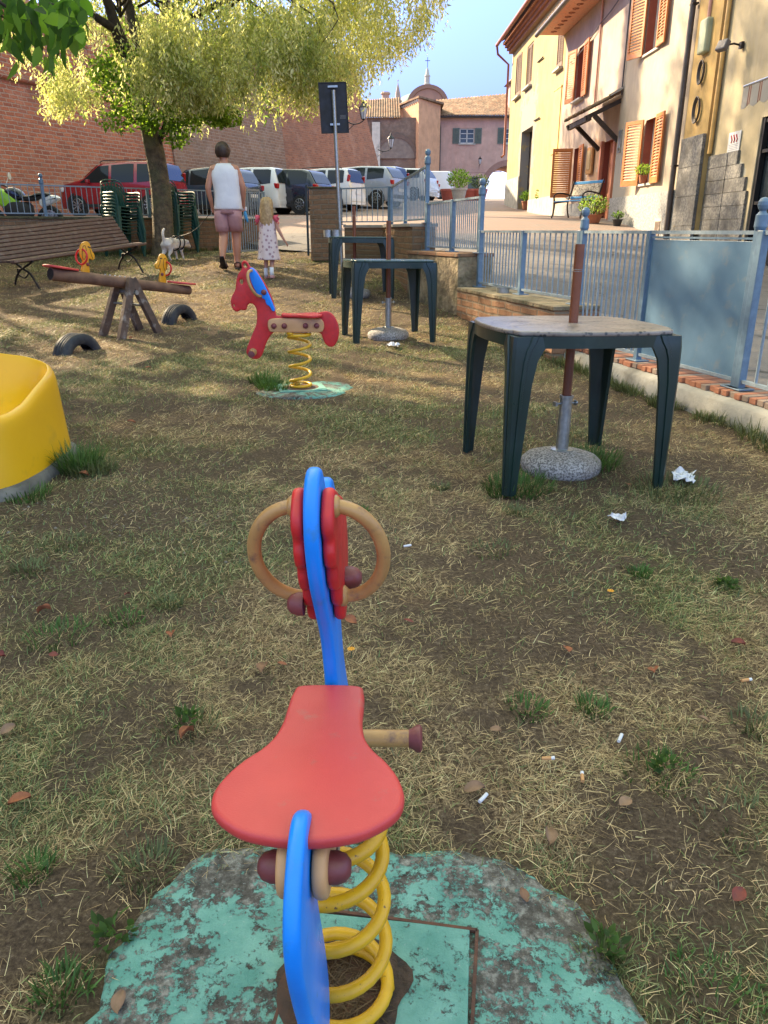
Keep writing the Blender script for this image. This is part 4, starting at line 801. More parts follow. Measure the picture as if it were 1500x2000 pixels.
# ================================================================ STACKED CHAIRS
def chair():
    t = thing('stacked_chair', 'green plastic armchair', 'chair', (0,0,0), group='green plastic chairs in stacks'); gc = M['green_chair']
    rows = []
    for i in range(9):
        y = -.23+.46*i/8; rows.append([Vector((x, y, .42-.02*math.cos(PI*x/.5)*1.0+.012*((y)/.23)**2*(1 if y < 0 else 0)-.02*(y+.23))) for x in [(-.22+.44*j/8) for j in range(9)]])
    top = [[p+Vector((0,0,.012)) for p in r_] for r_ in rows]; mb = MB(); mb.grid(rows); mb.grid(top, flip=True)
    for e in (0, 8): mb.loft([[rows[e][j], top[e][j]] for j in range(9)], closed=False, cap=False); mb.loft([[rows[j][e], top[j][e]] for j in range(9)], closed=False, cap=False)
    mb.build('seat', gc, t, smooth=50)
    mb = MB()                                           # fan of back slats inside a bent rim
    for j in range(-3, 4):
        xb_, xt = j*.052, j*.066; mb.bar((xb_,.225,.42), (xt,.375,.86-.012*j*j*.6), .036, .010, up=(0,-1,.3))
    rim = smooth_loop([(-.20,.225,.42),(-.235,.28,.60),(-.245,.34,.76),(-.20,.385,.855),(-.1,.40,.885),(0,.402,.89),(.1,.40,.885),(.20,.385,.855),(.245,.34,.76),(.235,.28,.60),(.20,.225,.42)], 3, False); mb.tube(rim, .014, 8, sq=.6); mb.build('backrest', gc, t, smooth=50)
    for sg in (1, -1):
        mb = MB(); mb.tube(smooth_loop([(sg*.245,.30,.66),(sg*.275,.12,.655),(sg*.285,-.10,.655),(sg*.275,-.20,.64),(sg*.26,-.235,.60),(sg*.255,-.24,.5),(sg*.245,-.235,.42)], 3, False), .021, 8, sq=.5); mb.build('armrest', gc, t, smooth=50)
        for y0, y1 in ((-.22,-.275),(.22,.30)):
            mb = MB(); P = lambda z, w_: [Vector((sg*(.225+.045*(.42-z)/.42)+a*w_, y0+(y1-y0)*(.42-z)/.42+b*w_, z)) for a, b in ((-.5,-.5),(.5,-.5),(.5,.5),(-.5,.5))]
            mb.loft([P(.425,.075), P(.36,.06), P(.2,.05), P(0,.04)]); mb.build('leg', gc, t, bevel=.004)
    return t
ch0 = chair(); ch0.scale = (.86,.86,.96); first = True
for (x, y, rz, n, where) in ((-4.56,14.30,R(48),9,'left of the tree trunk'), (-3.80,15.1,R(52),9,'right of the tree trunk')):
    for k in range(n):
        zz = g(x, y)+.052*k; sh = .012*k; lx = x-math.cos(rz+PI/2)*0+.010*k*math.cos(rz-PI/2); ly = y+.010*k*math.sin(rz-PI/2)
        nm = ('lowest','second','third','fourth','fifth','sixth','seventh','eighth','topmost')[k]
        lb = f'green plastic chair, {nm} of the stack {where}' if k < 1 or k == 8 else f'green plastic chair, {nm} from the bottom of the stack {where}'
        if first: ch0.location = (lx, ly, zz); ch0.rotation_euler = (0, 0, rz+random.uniform(-.02,.02)); ch0['label'] = lb; first = False
        else: dup(ch0, (lx, ly, zz), rz+random.uniform(-.03,.03), lb)
# ================================================================ ROAD SIGN seen from behind
q = at(668, 500, 12.4); sg_ = thing('road_sign', 'back of a tall black rectangular sign on a leaning galvanised pole', 'sign', (q.x, 12.4, g(q.x, 12.4)-.02))
topp = at(651, 176, 12.4)-sg_.location; mb = MB(); mb.tube([(0,0,0), topp], .028, 14); mb.build('pole', M['galv'], sg_, smooth=50)
tt = topp.normalized(); c = at(652, 210, 12.4)-sg_.location; w_ = .42/1.0; mb = MB(); MX = Matrix.Translation(c+Vector((-.005,-.0-.048+.10,0))) @ Euler((R(-2), R(-2.6), R(8))).to_matrix().to_4x4()
mb.box((0,0,0), (.40,.014,.66), M=MX)
for x in (-.197,.197): mb.box((x,-.008,0), (.012,.02,.66), M=MX)
for z in (-.327,.327): mb.box((0,-.008,z), (.40,.02,.012), M=MX)
mb.build('sign_panel', M['black_metal'], sg_, bevel=.003)
for z in (-.22,.27):
    mb = MB(); mb.box((0,-.045,z), (.14,.012,.026), M=MX); mb.box((0,-.02,z), (.08,.05,.02), M=MX); mb.build('clamp', M['galv'], sg_)
mb = MB(); mb.box((.125,-.0085,-.12), (.085,.002,.05), M=MX); mb.build('maker_sticker', pm('grey_sticker', (.10,.10,.10), (.03,.03,.03), 60, .5), sg_)
# ================================================================ TREES
def unit(v): return v/np.maximum(np.linalg.norm(v, axis=1, keepdims=True), 1e-9)
def leaves(C, D, L, W, tint, fold=.25):
    n = len(C); D = unit(D); Rn = unit(rng.normal(size=(n,3))); Sd = unit(np.cross(D, Rn)); Nn = np.cross(Sd, D); L = np.asarray(L)[:,None]; W = np.asarray(W)[:,None]
    V = np.stack([C, C+D*L*.45+Sd*W/2+Nn*W*fold, C+D*L, C+D*L*.45-Sd*W/2+Nn*W*fold], 1).reshape(-1, 3)
    b = np.arange(n)*4; F = np.stack([np.stack([b, b+1, b+2], -1), np.stack([b, b+2, b+3], -1)], 1).reshape(-1, 3); return V, F, np.repeat(tint, 4, 0)
def pack(parts):
    V = []; F = []; T = []; n = 0
    for a, b, c in parts: V.append(a); F.append(b+n); T.append(c); n += len(a)
    return np.concatenate(V), np.concatenate(F), np.concatenate(T)
def in_ell(n, c, r, shell=.35):
    u = unit(rng.normal(size=(n,3))); q = (shell**3+(1-shell**3)*rng.random((n,1)))**(1/3); return np.array(c)+u*q*np.array(r)
M['leaf'] = leafmat('leaf', (1,1,1), (.95,.97,.9), .66); M['bark'] = pm('furrowed_bark', (.17,.125,.07), (.07,.052,.034), 12, .9, bs=1, bd=.03, bsc=30, dirt=(.12,.12,.055), dsc=2.5, dlo=.48, dhi=.68); M['dark_bark'] = pm('dark_bark', (.05,.035,.022), (.025,.018,.012), 14, .9, bs=1, bd=.02, bsc=30)
def bark_trunk(t, pts, rad, mat_, name='trunk', n=16):
    mb = MB(); pts = smooth_loop(pts, 5, False); rad = np.interp(np.linspace(0,1,len(pts)), np.linspace(0,1,len(rad)), rad); k0 = len(mb.v); mb.tube(pts, list(rad), n)
    for i in range(len(mb.v)):
        v = Vector(mb.v[i]); p = Vector(pts[min(i//n, len(pts)-1)]); a = (i % n)/n*2*PI; mb.v[i] = tuple(p+(v-p)*(1+.09*math.sin(3*a+v.z*1.3)+.06*math.sin(5*a-v.z*2)))
    return mb.build(name, mat_, t, smooth=True)
# ---- the tree behind the seesaw
tb = Vector((-3.97,14.6,g(-3.97,14.6)-.05)); tr = thing('tree', 'tree with pale yellow drooping seed clusters standing between the two chair stacks', 'tree', tb)
W_ = lambda px, py, d=14.6: tuple(at(px, py, d)-tb)
bark_trunk(tr, [(0,0,0),W_(319,450),W_(316,380),W_(306,310),W_(293,250),W_(285,200),W_(281,155)], [.25,.18,.165,.155,.16,.15,.16,.15], M['bark'])
dk = MB(); 
def limb(pts, r0, r1, mb=dk, n=9):
    p = smooth_loop(pts, 4, False); mb.tube(p, list(np.linspace(r0, r1, len(p))), n)
limb([W_(283,165),W_(268,135,14.5),W_(243,95,14.4),W_(228,60,14.3),W_(214,15,14.2),W_(190,-60,14.0)], .15, .06); limb([W_(283,165),W_(285,120),W_(268,70,14.8),W_(255,30,15),W_(240,-40,15.2),W_(235,-160,15.3)], .15, .06)
limb([W_(229,60,14.3),W_(190,35,14),W_(150,5,13.8),W_(90,-40,13.5)], .07, .03); limb([W_(285,120),W_(330,60,14.9),W_(350,-10,15),W_(380,-100,15.2)], .10, .04)
limb([W_(305,300),W_(330,220,14.4),W_(345,180,14.2),W_(350,150,14.1)], .05, .02)
limb([W_(330,60,14.9),W_(420,10,14.6),W_(520,-30,14.3),W_(600,-40,14.2),W_(660,-40,14.2)], .06, .02); limb([W_(350,-10,15),W_(480,-90,15),W_(600,-140,15),W_(740,-90,14.8)], .05, .02)
dk.build('limb', M['dark_bark'], tr, smooth=True)
tw = MB()
for i in range(46):
    a = Vector(W_(random.choice((235,270,330,420,560)), random.uniform(-80,60))); b = Vector((random.uniform(-3.3,3.4), random.uniform(-2.2,2.4), random.uniform(3.4,6.8))); m_ = a.lerp(b, .5)+Vector((0,0,.5)); tw.tube(smooth_loop([a, m_, b, b+Vector((random.uniform(-.2,.4),0,-.5))], 3, False), list(np.linspace(.022,.005,10)), 5)
tw.build('branches', M['dark_bark'], tr, smooth=True)
zl = lambda X: np.interp(X, [-7.6,-7,-6.6,-5.6,-5.2,-4.7,-4.2,-3.9,-3.4,-3,-2.3,-1.4,-1.0,-.46,-.1,.2,.46,.75,.95,1.25,1.7], [4.3,3.9,3.65,3.15,3.4,3.35,3.5,3.1,3.0,3.15,3.12,3.18,3.12,3.45,3.8,4.1,4.2,4.35,4.75,5.3,6.2])
def sprays(n, centre, radii, pal, Lf, Wf, filt=None, droop=(.25,.7), per=14, spread=.30, shell=.3):
    P = in_ell(n, centre, radii, shell); P = P[fbm(P[:,0]+.6*P[:,1], P[:,2]-.5*P[:,1], 1.9, 33)+.5*(fbm(P[:,0]*1.0, P[:,2]-P[:,1]*.3, 5.0, 37, 2)-.5) > .42]; k = P[:,2] > zl(P[:,0])+.55*(fbm(P[:,0]*2.4, P[:,1]*1.2, 1.0, 71, 3)-.5)+.12*np.sin(P[:,0]*9+P[:,1]*5)+.3*(rng.random(len(P))**2); P = P[k]; ln = rng.uniform(*droop, len(P)); ln = np.minimum(ln, P[:,2]-zl(P[:,0])+.22)
    ln = np.maximum(ln, .12); k = lit_keep(P, .985); k &= ~((P[:,0] > -5.9) & (P[:,0] < -3.7) & (P[:,1] < 15.0) & (P[:,2] > 3.75) & (P[:,2] < 6.2) & (rng.random(len(P)) < .80)); P = P[k]; ln = ln[k]; n = len(P); hue = rng.random((n,1)); t = np.tile((np.arange(per)+.5)/per, (n,1))+rng.uniform(-.04,.04,(n,per)); dr = rng.normal(0,.22,(n,2))
    C = np.zeros((n,per,3)); wob = rng.normal(0,.035,(n,per,2)); C[...,0] = P[:,None,0]+dr[:,None,0]*t*ln[:,None]+wob[...,0]; C[...,1] = P[:,None,1]+dr[:,None,1]*t*ln[:,None]+wob[...,1]; C[...,2] = P[:,None,2]-t*ln[:,None]
    D = rng.normal(0,1,(n,per,3))*[.7,.7,.35]; D[...,2] -= 1.0
    pal = np.array(pal); hue = np.clip(.55*hue+.9*(fbm(P[:,0]+.7*P[:,1], P[:,2]*1.3+P[:,1]*.4, 1.3, 55)[:,None]-.22), 0, .999); ci = np.clip((hue*len(pal)).astype(int), 0, len(pal)-1)[:,0]; T = pal[ci][:,None,:]*rng.uniform(.6,1.25,(n,per,1)); N = n*per
    return leaves(C.reshape(N,3), D.reshape(N,3), rng.uniform(*Lf,N), rng.uniform(*Wf,N), T.reshape(N,3))
YEL = [(.86,.83,.50),(.80,.78,.42),(.66,.68,.32),(.90,.87,.58),(.50,.55,.22),(.33,.40,.13)]; GRN = [(.16,.30,.04),(.22,.38,.06),(.12,.23,.04)]
pc = [sprays(9000, (-3.2,14.7,5.7), (4.5,3.1,2.9), YEL, (.055,.105), (.017,.034)), sprays(2300, (.0,14.5,5.4), (1.5,1.6,1.6), YEL, (.055,.105), (.017,.034)), sprays(2100, (-6.0,14.2,4.9), (1.7,1.5,1.4), YEL, (.055,.105), (.017,.034)),
      sprays(2600, (-2.0,13.6,3.95), (1.7,.8,.8), YEL, (.055,.105), (.017,.034)), sprays(1300, (-3.3,13.7,3.8), (.7,.5,.75), YEL, (.04,.08), (.014,.026)), sprays(1500, (-5.4,14.6,4.0), (1.1,.6,.7), YEL, (.055,.105), (.017,.034)), sprays(900, (-3.5,15.8,5.0), (3.6,1.2,1.7), GRN, (.06,.10), (.03,.05), shell=.1)]
V_, F_, T_ = pack(pc); np_mesh('crown', V_-np.array(tb, np.float32), F_, M['leaf'], tr, attr=T_)
def shoots(lst, n, Lf, Wf, pal, d, org):
    out = []
    for px, py, rx, ry in lst:
        c = at(px, py, d); P = in_ell(n, (c.x, c.y, c.z), (rx/1500*d*.94, .4, ry/1500*d*.98), .0); D = rng.normal(0,1,(n,3))*[1,1,.5]; D[:,2] -= .5; T = np.array(pal)[rng.integers(0, len(pal), n)]*rng.uniform(.6,1.3,(n,1)); out.append(leaves(P, D, rng.uniform(*Lf,n), rng.uniform(*Wf,n), T))
    return pack(out)
BG = [(.26,.42,.05),(.18,.32,.04),(.12,.22,.03),(.34,.48,.08)]
V_, F_, T_ = shoots([(235,120,50,30),(225,165,45,35),(255,200,35,35),(235,232,45,22),(275,150,25,40),(205,140,30,25),(290,232,20,25),(345,262,26,22),(330,225,20,25),(375,230,25,20),(420,212,26,14),(448,226,26,16),(425,235,22,10),(395,205,30,12)], 260, (.05,.10), (.035,.065), BG, 14.2, tb)
np_mesh('water_shoots', V_-np.array(tb, np.float32), F_, M['leaf'], tr, attr=T_)
# ---- near tree at the left, only its lowest branch hangs into view
nb = Vector((-4.3,4.9,-.05)); nt_ = thing('tree', 'near tree whose broad green leaves hang into the top left corner', 'tree', nb)
bark_trunk(nt_, [(0,0,0),(.05,.02,1.2),(.0,.1,2.4),(-.2,.2,3.8),(-.1,.3,5.0)], [.24,.18,.16,.12,.07], M['bark']); mb = MB()
tips = []
for i, (px, py, d) in enumerate(((60,30,4.5),(130,60,4.6),(20,80,4.3),(100,10,4.8),(150,10,4.7),(40,-30,4.4),(165,30,4.9),(85,100,4.4),(0,20,4.2))):
    b = at(px, py-40, d)-nb; a = Vector((-.05+.1*i/9,.15,2.3+.06*i)); m_ = a.lerp(b, .55)+Vector((0,0,.35)); mb.tube(smooth_loop([a, m_, b], 6, False), list(np.linspace(.028,.005,13)), 6); tips.append(b)
mb.build('branches', M['dark_bark'], nt_, smooth=True)
def leaf_patch(C, D, L, W, T):                     # broad ovate leaf of 6 faces, folded on the midrib
    n = len(C); D = unit(D); Sd = unit(np.cross(D, unit(rng.normal(size=(n,3))))); Nn = np.cross(Sd, D); L = L[:,None]; W = W[:,None]
    k = [(0,0),(.22,.42),(.5,.5),(.8,.26),(1,0),(.8,-.26),(.5,-.5),(.22,-.42)]; mid = [(0,0),(.22,0),(.5,0),(.8,0),(1,0)]
    def P(u, v): return C+D*L*u+Sd*W*v+Nn*(abs(v)*W*.35-L*.18*u*u)
    V = np.stack([P(*q) for q in k]+[P(.22,0),P(.5,0),P(.8,0)], 1).reshape(-1,3); b = np.arange(n)[:,None]*11
    Fs = [(0,1,8),(1,2,9),(1,9,8),(2,3,10),(2,10,9),(3,4,10),(0,8,7),(7,8,9),(7,9,6),(6,9,10),(6,10,5),(5,10,4)]
    F = np.concatenate([b+np.array(f)[None] for f in Fs]); return V, F, np.repeat(T, 11, 0)
Cs = []; Ds = []
for (px, py, d) in [(random.uniform(-30,168), random.triangular(-40,150,10), random.uniform(4.1,5.0)) for _ in range(260)]:
    lim = np.interp(px, [-30,0,35,60,100,130,168,180], [60,85,150,90,160,105,85,20])
    if py > lim-25: continue
    Cs.append(at(px, py, d)-nb)
Cs = np.array(Cs); n = len(Cs); D = rng.normal(0,.5,(n,3)); D[:,2] -= 1.0; T = np.array([(.10,.22,.03),(.20,.36,.05),(.06,.14,.025)])[rng.integers(0,3,n)]*rng.uniform(.7,1.3,(n,1))
p1 = leaf_patch(Cs, D, rng.uniform(.07,.125,n), rng.uniform(.04,.065,n), T)
n = 7000; P = in_ell(n, (-4.6,5.6,5.6), (2.6,2.6,2.0), .2); P = P[(P[:,2] > 3.0+.25*P[:,1]*0+.27*np.maximum(P[:,1],0)*.95)]; P = P[lit_keep(P)]; n = len(P); T = np.array([(.05,.12,.02)])*rng.uniform(.6,1.3,(n,1))
p2 = leaves(P-np.array(nb), rng.normal(0,1,(n,3)), rng.uniform(.10,.16,n), rng.uniform(.07,.11,n), T)
V_, F_, T_ = pack([p1, p2]); np_mesh('crown', V_, F_, M['leaf'], nt_, attr=T_)
# ---- trees out of view to the left that shade the garden, and unseen ones added on the rampart to shade the houses
def shade_tree(label, base, cc, rr, n, pal=((.07,.14,.025),(.10,.19,.03)), dens=1.0, sz=(.13,.21), prob=.97, thin=None):
    base = Vector(base); t = thing('tree', label, 'tree', base); bark_trunk(t, [(0,0,0),(.1,.05,cc[2]*.4-base.z*.4),(cc[0]-base.x, cc[1]-base.y, cc[2]-base.z)], [.28,.2,.08], M['bark'], n=10)
    mb = MB()
    for i in range(9):
        a = Vector((0,0,(cc[2]-base.z)*random.uniform(.4,.8))); u = Vector((random.gauss(0,1), random.gauss(0,1), random.gauss(.3,.6))).normalized(); b = Vector((cc[0]-base.x+u.x*rr[0]*.85, cc[1]-base.y+u.y*rr[1]*.85, cc[2]-base.z+u.z*rr[2]*.85)); mb.tube([a, a.lerp(b,.5)+Vector((0,0,.3)), b], [.07,.045,.012], 5)
    mb.build('limb', M['bark'], t, smooth=True); P = in_ell(n, cc, rr, .15); cl = fbm(P[:,0]+P[:,2], P[:,1]-P[:,2]*.7, 1.3, 9); P = P[cl > .5-.35*dens]
    P = P[(P[:,2] > 1.7+.25*P[:,1]) | (P[:,0] < -.56*P[:,1])] if base.y < 20 else P[(P[:,2] > 1.5+.245*P[:,1])]
    P = P[lit_keep(P, prob)]; n = len(P); T = np.array(pal)[rng.integers(0, len(pal), n)]*rng.uniform(.6,1.3,(n,1)); V_, F_, T_ = leaves(P-np.array(base), rng.normal(0,1,(n,3)), rng.uniform(*sz,n), rng.uniform(.08,.13,n), T); np_mesh('crown', V_, F_, M['leaf'], t, attr=T_)
shade_tree('leafy shade tree left of the garden, nearest the slide', (-7.6,7.0,-.1), (-7.4,6.8,5.6), (3.4,3.0,2.7), 15000)
shade_tree('leafy shade tree left of the garden beside the bench', (-10.2,9.8,.0), (-10.0,10.4,6.2), (3.4,3.2,3.0), 13000)
shade_tree('tall shade tree far left behind the railing', (-12.6,16.6,.9), (-11.4,16.6,10.3), (2.6,3.2,2.9), 9500)
shade_tree('leafy shade tree left of the camera position', (-7.2,2.8,-.1), (-7.2,3.2,5.8), (2.9,2.8,2.6), 12000)
shade_tree('unseen tall narrow cypress added on the rampart walk to shade the cream house', (-8.3,33.9,7.9), (-8.3,33.9,14.5), (.85,.85,4.6), 6000, dens=1.5, sz=(.15,.25), prob=0)  # added out of view to throw the shade band on the cream facade
shade_tree('unseen slender tree added on the red brick rampart to dapple the ochre house', (-12.6,29.2,7.6), (-11.0,28.4,15.4), (2.4,4.8,3.7), 5200, dens=.42, sz=(.28,.46), prob=0)  # added out of view, crown placed to dapple the ochre wall
shade_tree('unseen small tree added on the rampart near the corner to dapple the houses', (-9.4,38.0,7.6), (-8.2,37.4,13.4), (2.2,2.6,2.0), 3400, dens=.6, sz=(.2,.34))  # added out of view to break up the sun on houses and street
# ================================================================ PEOPLE AND DOG
def skin_body(name, joints, edges, root, mat_, parent=None, sub=2, loc=None, sel=None):
    """joints {name:(x,y,z,rx,ry)}; one continuous surface"""
    ks = list(joints); me = bpy.data.meshes.new(name); me.from_pydata([joints[k][:3] for k in ks], [(ks.index(a), ks.index(b)) for a, b in edges], []); me.materials.append(mat_)
    o = bpy.data.objects.new(name, me); COL.objects.link(o); m_ = o.modifiers.new('skin', 'SKIN'); m_.use_smooth_shade = True
    for i, k in enumerate(ks): v = me.skin_vertices[0].data[i]; j = joints[k]; v.radius = (j[3], j[4] if len(j) > 4 else j[3]); v.use_root = (k == root)
    s_ = o.modifiers.new('sub', 'SUBSURF'); s_.levels = sub; s_.render_levels = sub
    if parent is not None: o.parent = parent
    if loc is not None: o.location = loc
    return o
def ringz(cx_, cy_, z, rx, ry, n=20, ph=0, wr=0, wn=5): return [Vector((cx_+rx*(1+wr*math.sin(wn*2*PI*k/n+ph))*math.cos(2*PI*k/n), cy_+ry*(1+wr*math.sin(wn*2*PI*k/n+ph))*math.sin(2*PI*k/n), z)) for k in range(n)]
def shell(name, rings, mat_, parent, cap=False, thick=.006, **kw):
    mb = MB(); mb.loft(rings, cap=cap); o = mb.build(name, mat_, parent, smooth=True, **kw)
    if not cap: q = o.modifiers.new('thick', 'SOLIDIFY'); q.thickness = thick; q.offset = 1
    return o
def hand(J, E, wr, side, down=(0,0,-1), fwd=(0,1,0), s_=1.0, curl=.5, pre='r'):
    """five finger chains from the wrist joint wr"""
    w0 = Vector(J[wr][:3]); dn = Vector(down).normalized(); fw = Vector(fwd).normalized(); J[pre+'palm'] = (*(w0+dn*.05*s_), .030*s_, .016*s_); E.append((wr, pre+'palm'))
    inn = dn.cross(fw).normalized()*side
    for k, (o_, L) in enumerate(((.026,.062),(.009,.074),(-.009,.069),(-.025,.055))):
        a = w0+dn*.088*s_+fw*o_*s_; b = a+(dn*math.cos(curl*.5)+inn*math.sin(curl*.5))*L*.5*s_; c = b+(dn*math.cos(curl*1.6)+inn*math.sin(curl*1.6))*L*.5*s_
        J[f'{pre}f{k}a'] = (*a, .0095*s_); J[f'{pre}f{k}b'] = (*b, .0085*s_); J[f'{pre}f{k}c'] = (*c, .007*s_); E += [(pre+'palm', f'{pre}f{k}a'), (f'{pre}f{k}a', f'{pre}f{k}b'), (f'{pre}f{k}b', f'{pre}f{k}c')]
    a = w0+dn*.045*s_+fw*.036*s_; b = a+(dn*.7+fw*.45+inn*.3).normalized()*.035*s_; J[pre+'ta'] = (*a, .011*s_); J[pre+'tb'] = (*b, .009*s_); E += [(pre+'palm', pre+'ta'), (pre+'ta', pre+'tb')]
M['white_cloth'] = pm('white_cotton', (.74,.74,.77), (.68,.68,.72), 6, .85, bs=.6, bd=.015, bsc=9); M['pink_short'] = pm('faded_pink_cotton', (.46,.25,.25), (.38,.20,.20), 7, .85, bs=.6, bd=.012, bsc=12)
M['brown_hair'] = pm('dark_brown_hair', (.055,.028,.018), (.025,.014,.01), 40, .5, bs=1, bd=.006, bsc=60); M['blond_hair'] = pm('blond_hair', (.50,.33,.15), (.30,.19,.085), 30, .5, bs=1, bd=.008, bsc=40)
M['tanskin'] = pm('tanned_skin', (.50,.235,.15), (.44,.20,.125), 8, .5, bs=.05)
# man walking away, head bent a little, left foot behind with heel lifted
mx, my = (452-750)/1500*11.95, 12.5; mz = g(mx, my)
man = thing('person', 'adult in white sleeveless top and pink shorts walking away with a leashed dog', 'person', (mx, my, mz), (0,0,R(4)))
J = dict(pel=(.015,0,.93,.135,.105), sp1=(.02,.0,1.08,.135,.10), sp2=(.01,.01,1.24,.155,.105), ch=(.0,.02,1.38,.165,.10), nk0=(-.01,.05,1.475,.075,.07), nk=(-.015,.08,1.53,.052,.055), hd0=(-.02,.10,1.60,.068,.080), hd=(-.022,.112,1.675,.078,.093), hd1=(-.022,.108,1.745,.060,.070),
 ls=(-.185,.02,1.42,.062,.062), le=(-.265,-.03,1.15,.047), lw=(-.235,.06,.93,.033,.028), rs=(.17,.03,1.42,.062,.062), re=(.255,.0,1.16,.050), rw=(.235,.13,.955,.034,.029),
 lh=(-.095,0,.88,.095,.10), lk=(-.075,-.02,.50,.070,.074), la_=(-.085,-.27,.20,.044,.046), lhl=(-.085,-.30,.13,.036), lb=(-.085,-.19,.055,.040,.025), lt=(-.085,-.12,.03,.036,.018),
 rh=(.105,0,.88,.095,.10), rk=(.105,.06,.49,.070,.074), rc=(.102,.035,.33,.071,.072), lc=(-.082,-.13,.365,.068,.070), ra=(.10,.03,.10,.044,.046), rhl=(.10,-.01,.045,.036), rb=(.115,.13,.035,.042,.022), rt=(.12,.20,.025,.038,.016), nose=(-.022,.21,1.665,.014), chin=(-.022,.16,1.60,.035), le_=(-.105,.10,1.66,.012,.022), re_=(.061,.10,1.66,.012,.022))
E_ = [('pel','sp1'),('sp1','sp2'),('sp2','ch'),('ch','nk0'),('nk0','nk'),('nk','hd0'),('hd0','hd'),('hd','hd1'),('ch','ls'),('ls','le'),('le','lw'),('ch','rs'),('rs','re'),('re','rw'),('pel','lh'),('lh','lk'),('lk','lc'),('lc','la_'),('la_','lhl'),('lhl','lb'),('lb','lt'),('pel','rh'),('rh','rk'),('rk','rc'),('rc','ra'),('ra','rhl'),('rhl','rb'),('rb','rt'),('hd','nose'),('hd0','chin'),('hd','le_'),('hd','re_')]
hand(J, E_, 'rw', -1, (.02,.35,-.9), (-.3,.8,.2), 1.0, .9, 'r'); hand(J, E_, 'lw', 1, (.05,.3,-.9), (.3,.9,.2), 1.0, .8, 'l')
skin_body('body', J, E_, 'pel', M['tanskin'], man)
n = 28
def torso(z, cx_, cy_, rx, ry, p=2.4): return [Vector((cx_+rx*(1+.012*math.sin(9*a+z*31)+.010*math.sin(5*a-z*47))*math.copysign(abs(math.cos(a))**(2/p), math.cos(a)), cy_+ry*math.copysign(abs(math.sin(a))**(2/p), math.sin(a)), z)) for a in [2*PI*k/n for k in range(n)]]
shell('tank_top', [torso(.86,.015,-.005,.200,.140),torso(.88,.015,-.005,.203,.145),torso(.93,.018,-.005,.199,.143),torso(.98,.02,-.005,.196,.142),torso(1.03,.02,-.003,.191,.137),torso(1.08,.018,0,.188,.132),torso(1.14,.014,0,.190,.131),torso(1.2,.01,.005,.194,.130),torso(1.26,.005,.01,.199,.130),torso(1.32,.0,.015,.203,.130),torso(1.40,.0,.025,.196,.122),torso(1.455,-.005,.035,.150,.105),torso(1.495,-.01,.045,.098,.085)], M['white_cloth'], man)
wst = [torso(.93,.015,0,.175,.13),torso(.86,.01,0,.185,.14),torso(.80,.01,0,.188,.145)]
mb = MB(); mb.loft(wst, cap=False)
for sg, kx, ky in ((-1,-.085,-.02),(1,.105,.045)): mb.loft([ringz(sg*.092+.005,0,.84,.105,.132,n),ringz(sg*.098+.005,0,.74,.108,.128,n),ringz((sg*.098+kx)/2,ky*.5,.64,.102,.115,n,1,.02),ringz(kx,ky,.545,.098,.108,n,0,.03)], cap=False)
o = mb.build('shorts', M['pink_short'], man, smooth=True); q = o.modifiers.new('t', 'SOLIDIFY'); q.thickness = .006; q.offset = 1
def hair_cap(parent, c, r, mat_, wob=.05, zlow=-.55):
    mb = MB(); rings = []
    for i in range(13):
        th_ = math.acos(zlow)*i/12 if i else .02; rings.append([Vector((c[0]+r[0]*math.sin(th_)*math.cos(a)*(1+wob*math.sin(7*a+i)), c[1]+r[1]*math.sin(th_)*math.sin(a)*(1+wob*math.sin(5*a+2*i))*(1 if math.sin(a) < .2 else .93), c[2]+r[2]*math.cos(th_)*(1 if math.sin(a) < .35 else (1 if i < 8 else .6)))) for a in [2*PI*k/24 for k in range(24)]])
    mb.loft(rings, cap=True); return mb.build('hair', mat_, parent, smooth=True)
hair_cap(man, (-.022,.085,1.675), (.114,.124,.130), M['brown_hair'], .04, -.72)
def sandal(parent, pts, w_, nm='sandal', m_=None, lift=(0,0,0)):
    mb = MB(); pts = [Vector(p) for p in pts]; L = []
    for p, ww in zip(pts, w_): L.append([p+Vector((-ww,0,0)), p+Vector((ww,0,0)), p+Vector((ww,0,.018)), p+Vector((-ww,0,.018))])
    mb.loft(L); return mb.build(nm, m_ or M['black_metal'], parent, bevel=.004)
sn = sandal(man, [(.10,-.075,.0),(.10,-.02,.0),(.108,.06,.0),(.118,.15,.0),(.12,.225,.003)], [.03,.04,.04,.05,.035]); mb = MB()
mb.tube([(.055,.14,.02),(.08,.145,.065),(.12,.145,.07),(.165,.14,.02)], .011, 8, sq=2); mb.tube([(.06,.03,.02),(.065,.0,.09),(.10,-.035,.10),(.14,0,.09),(.145,.03,.02)], .010, 8, sq=1.6); mb.build('strap', pm('brown_leather', (.12,.06,.04), (.08,.04,.03), 20, .6), sn, smooth=True)
o = sandal(man, [(-.085,-.375,.185),(-.085,-.335,.125),(-.085,-.27,.06),(-.085,-.19,.016),(-.085,-.10,.0)], [.030,.040,.040,.050,.038]); 
mb = MB(); mb.tube([(-.14,-.20,.03),(-.12,-.21,.085),(-.05,-.21,.085),(-.03,-.20,.03)], .011, 8, sq=2); mb.build('strap', bpy.data.materials['brown_leather'], o, smooth=True)
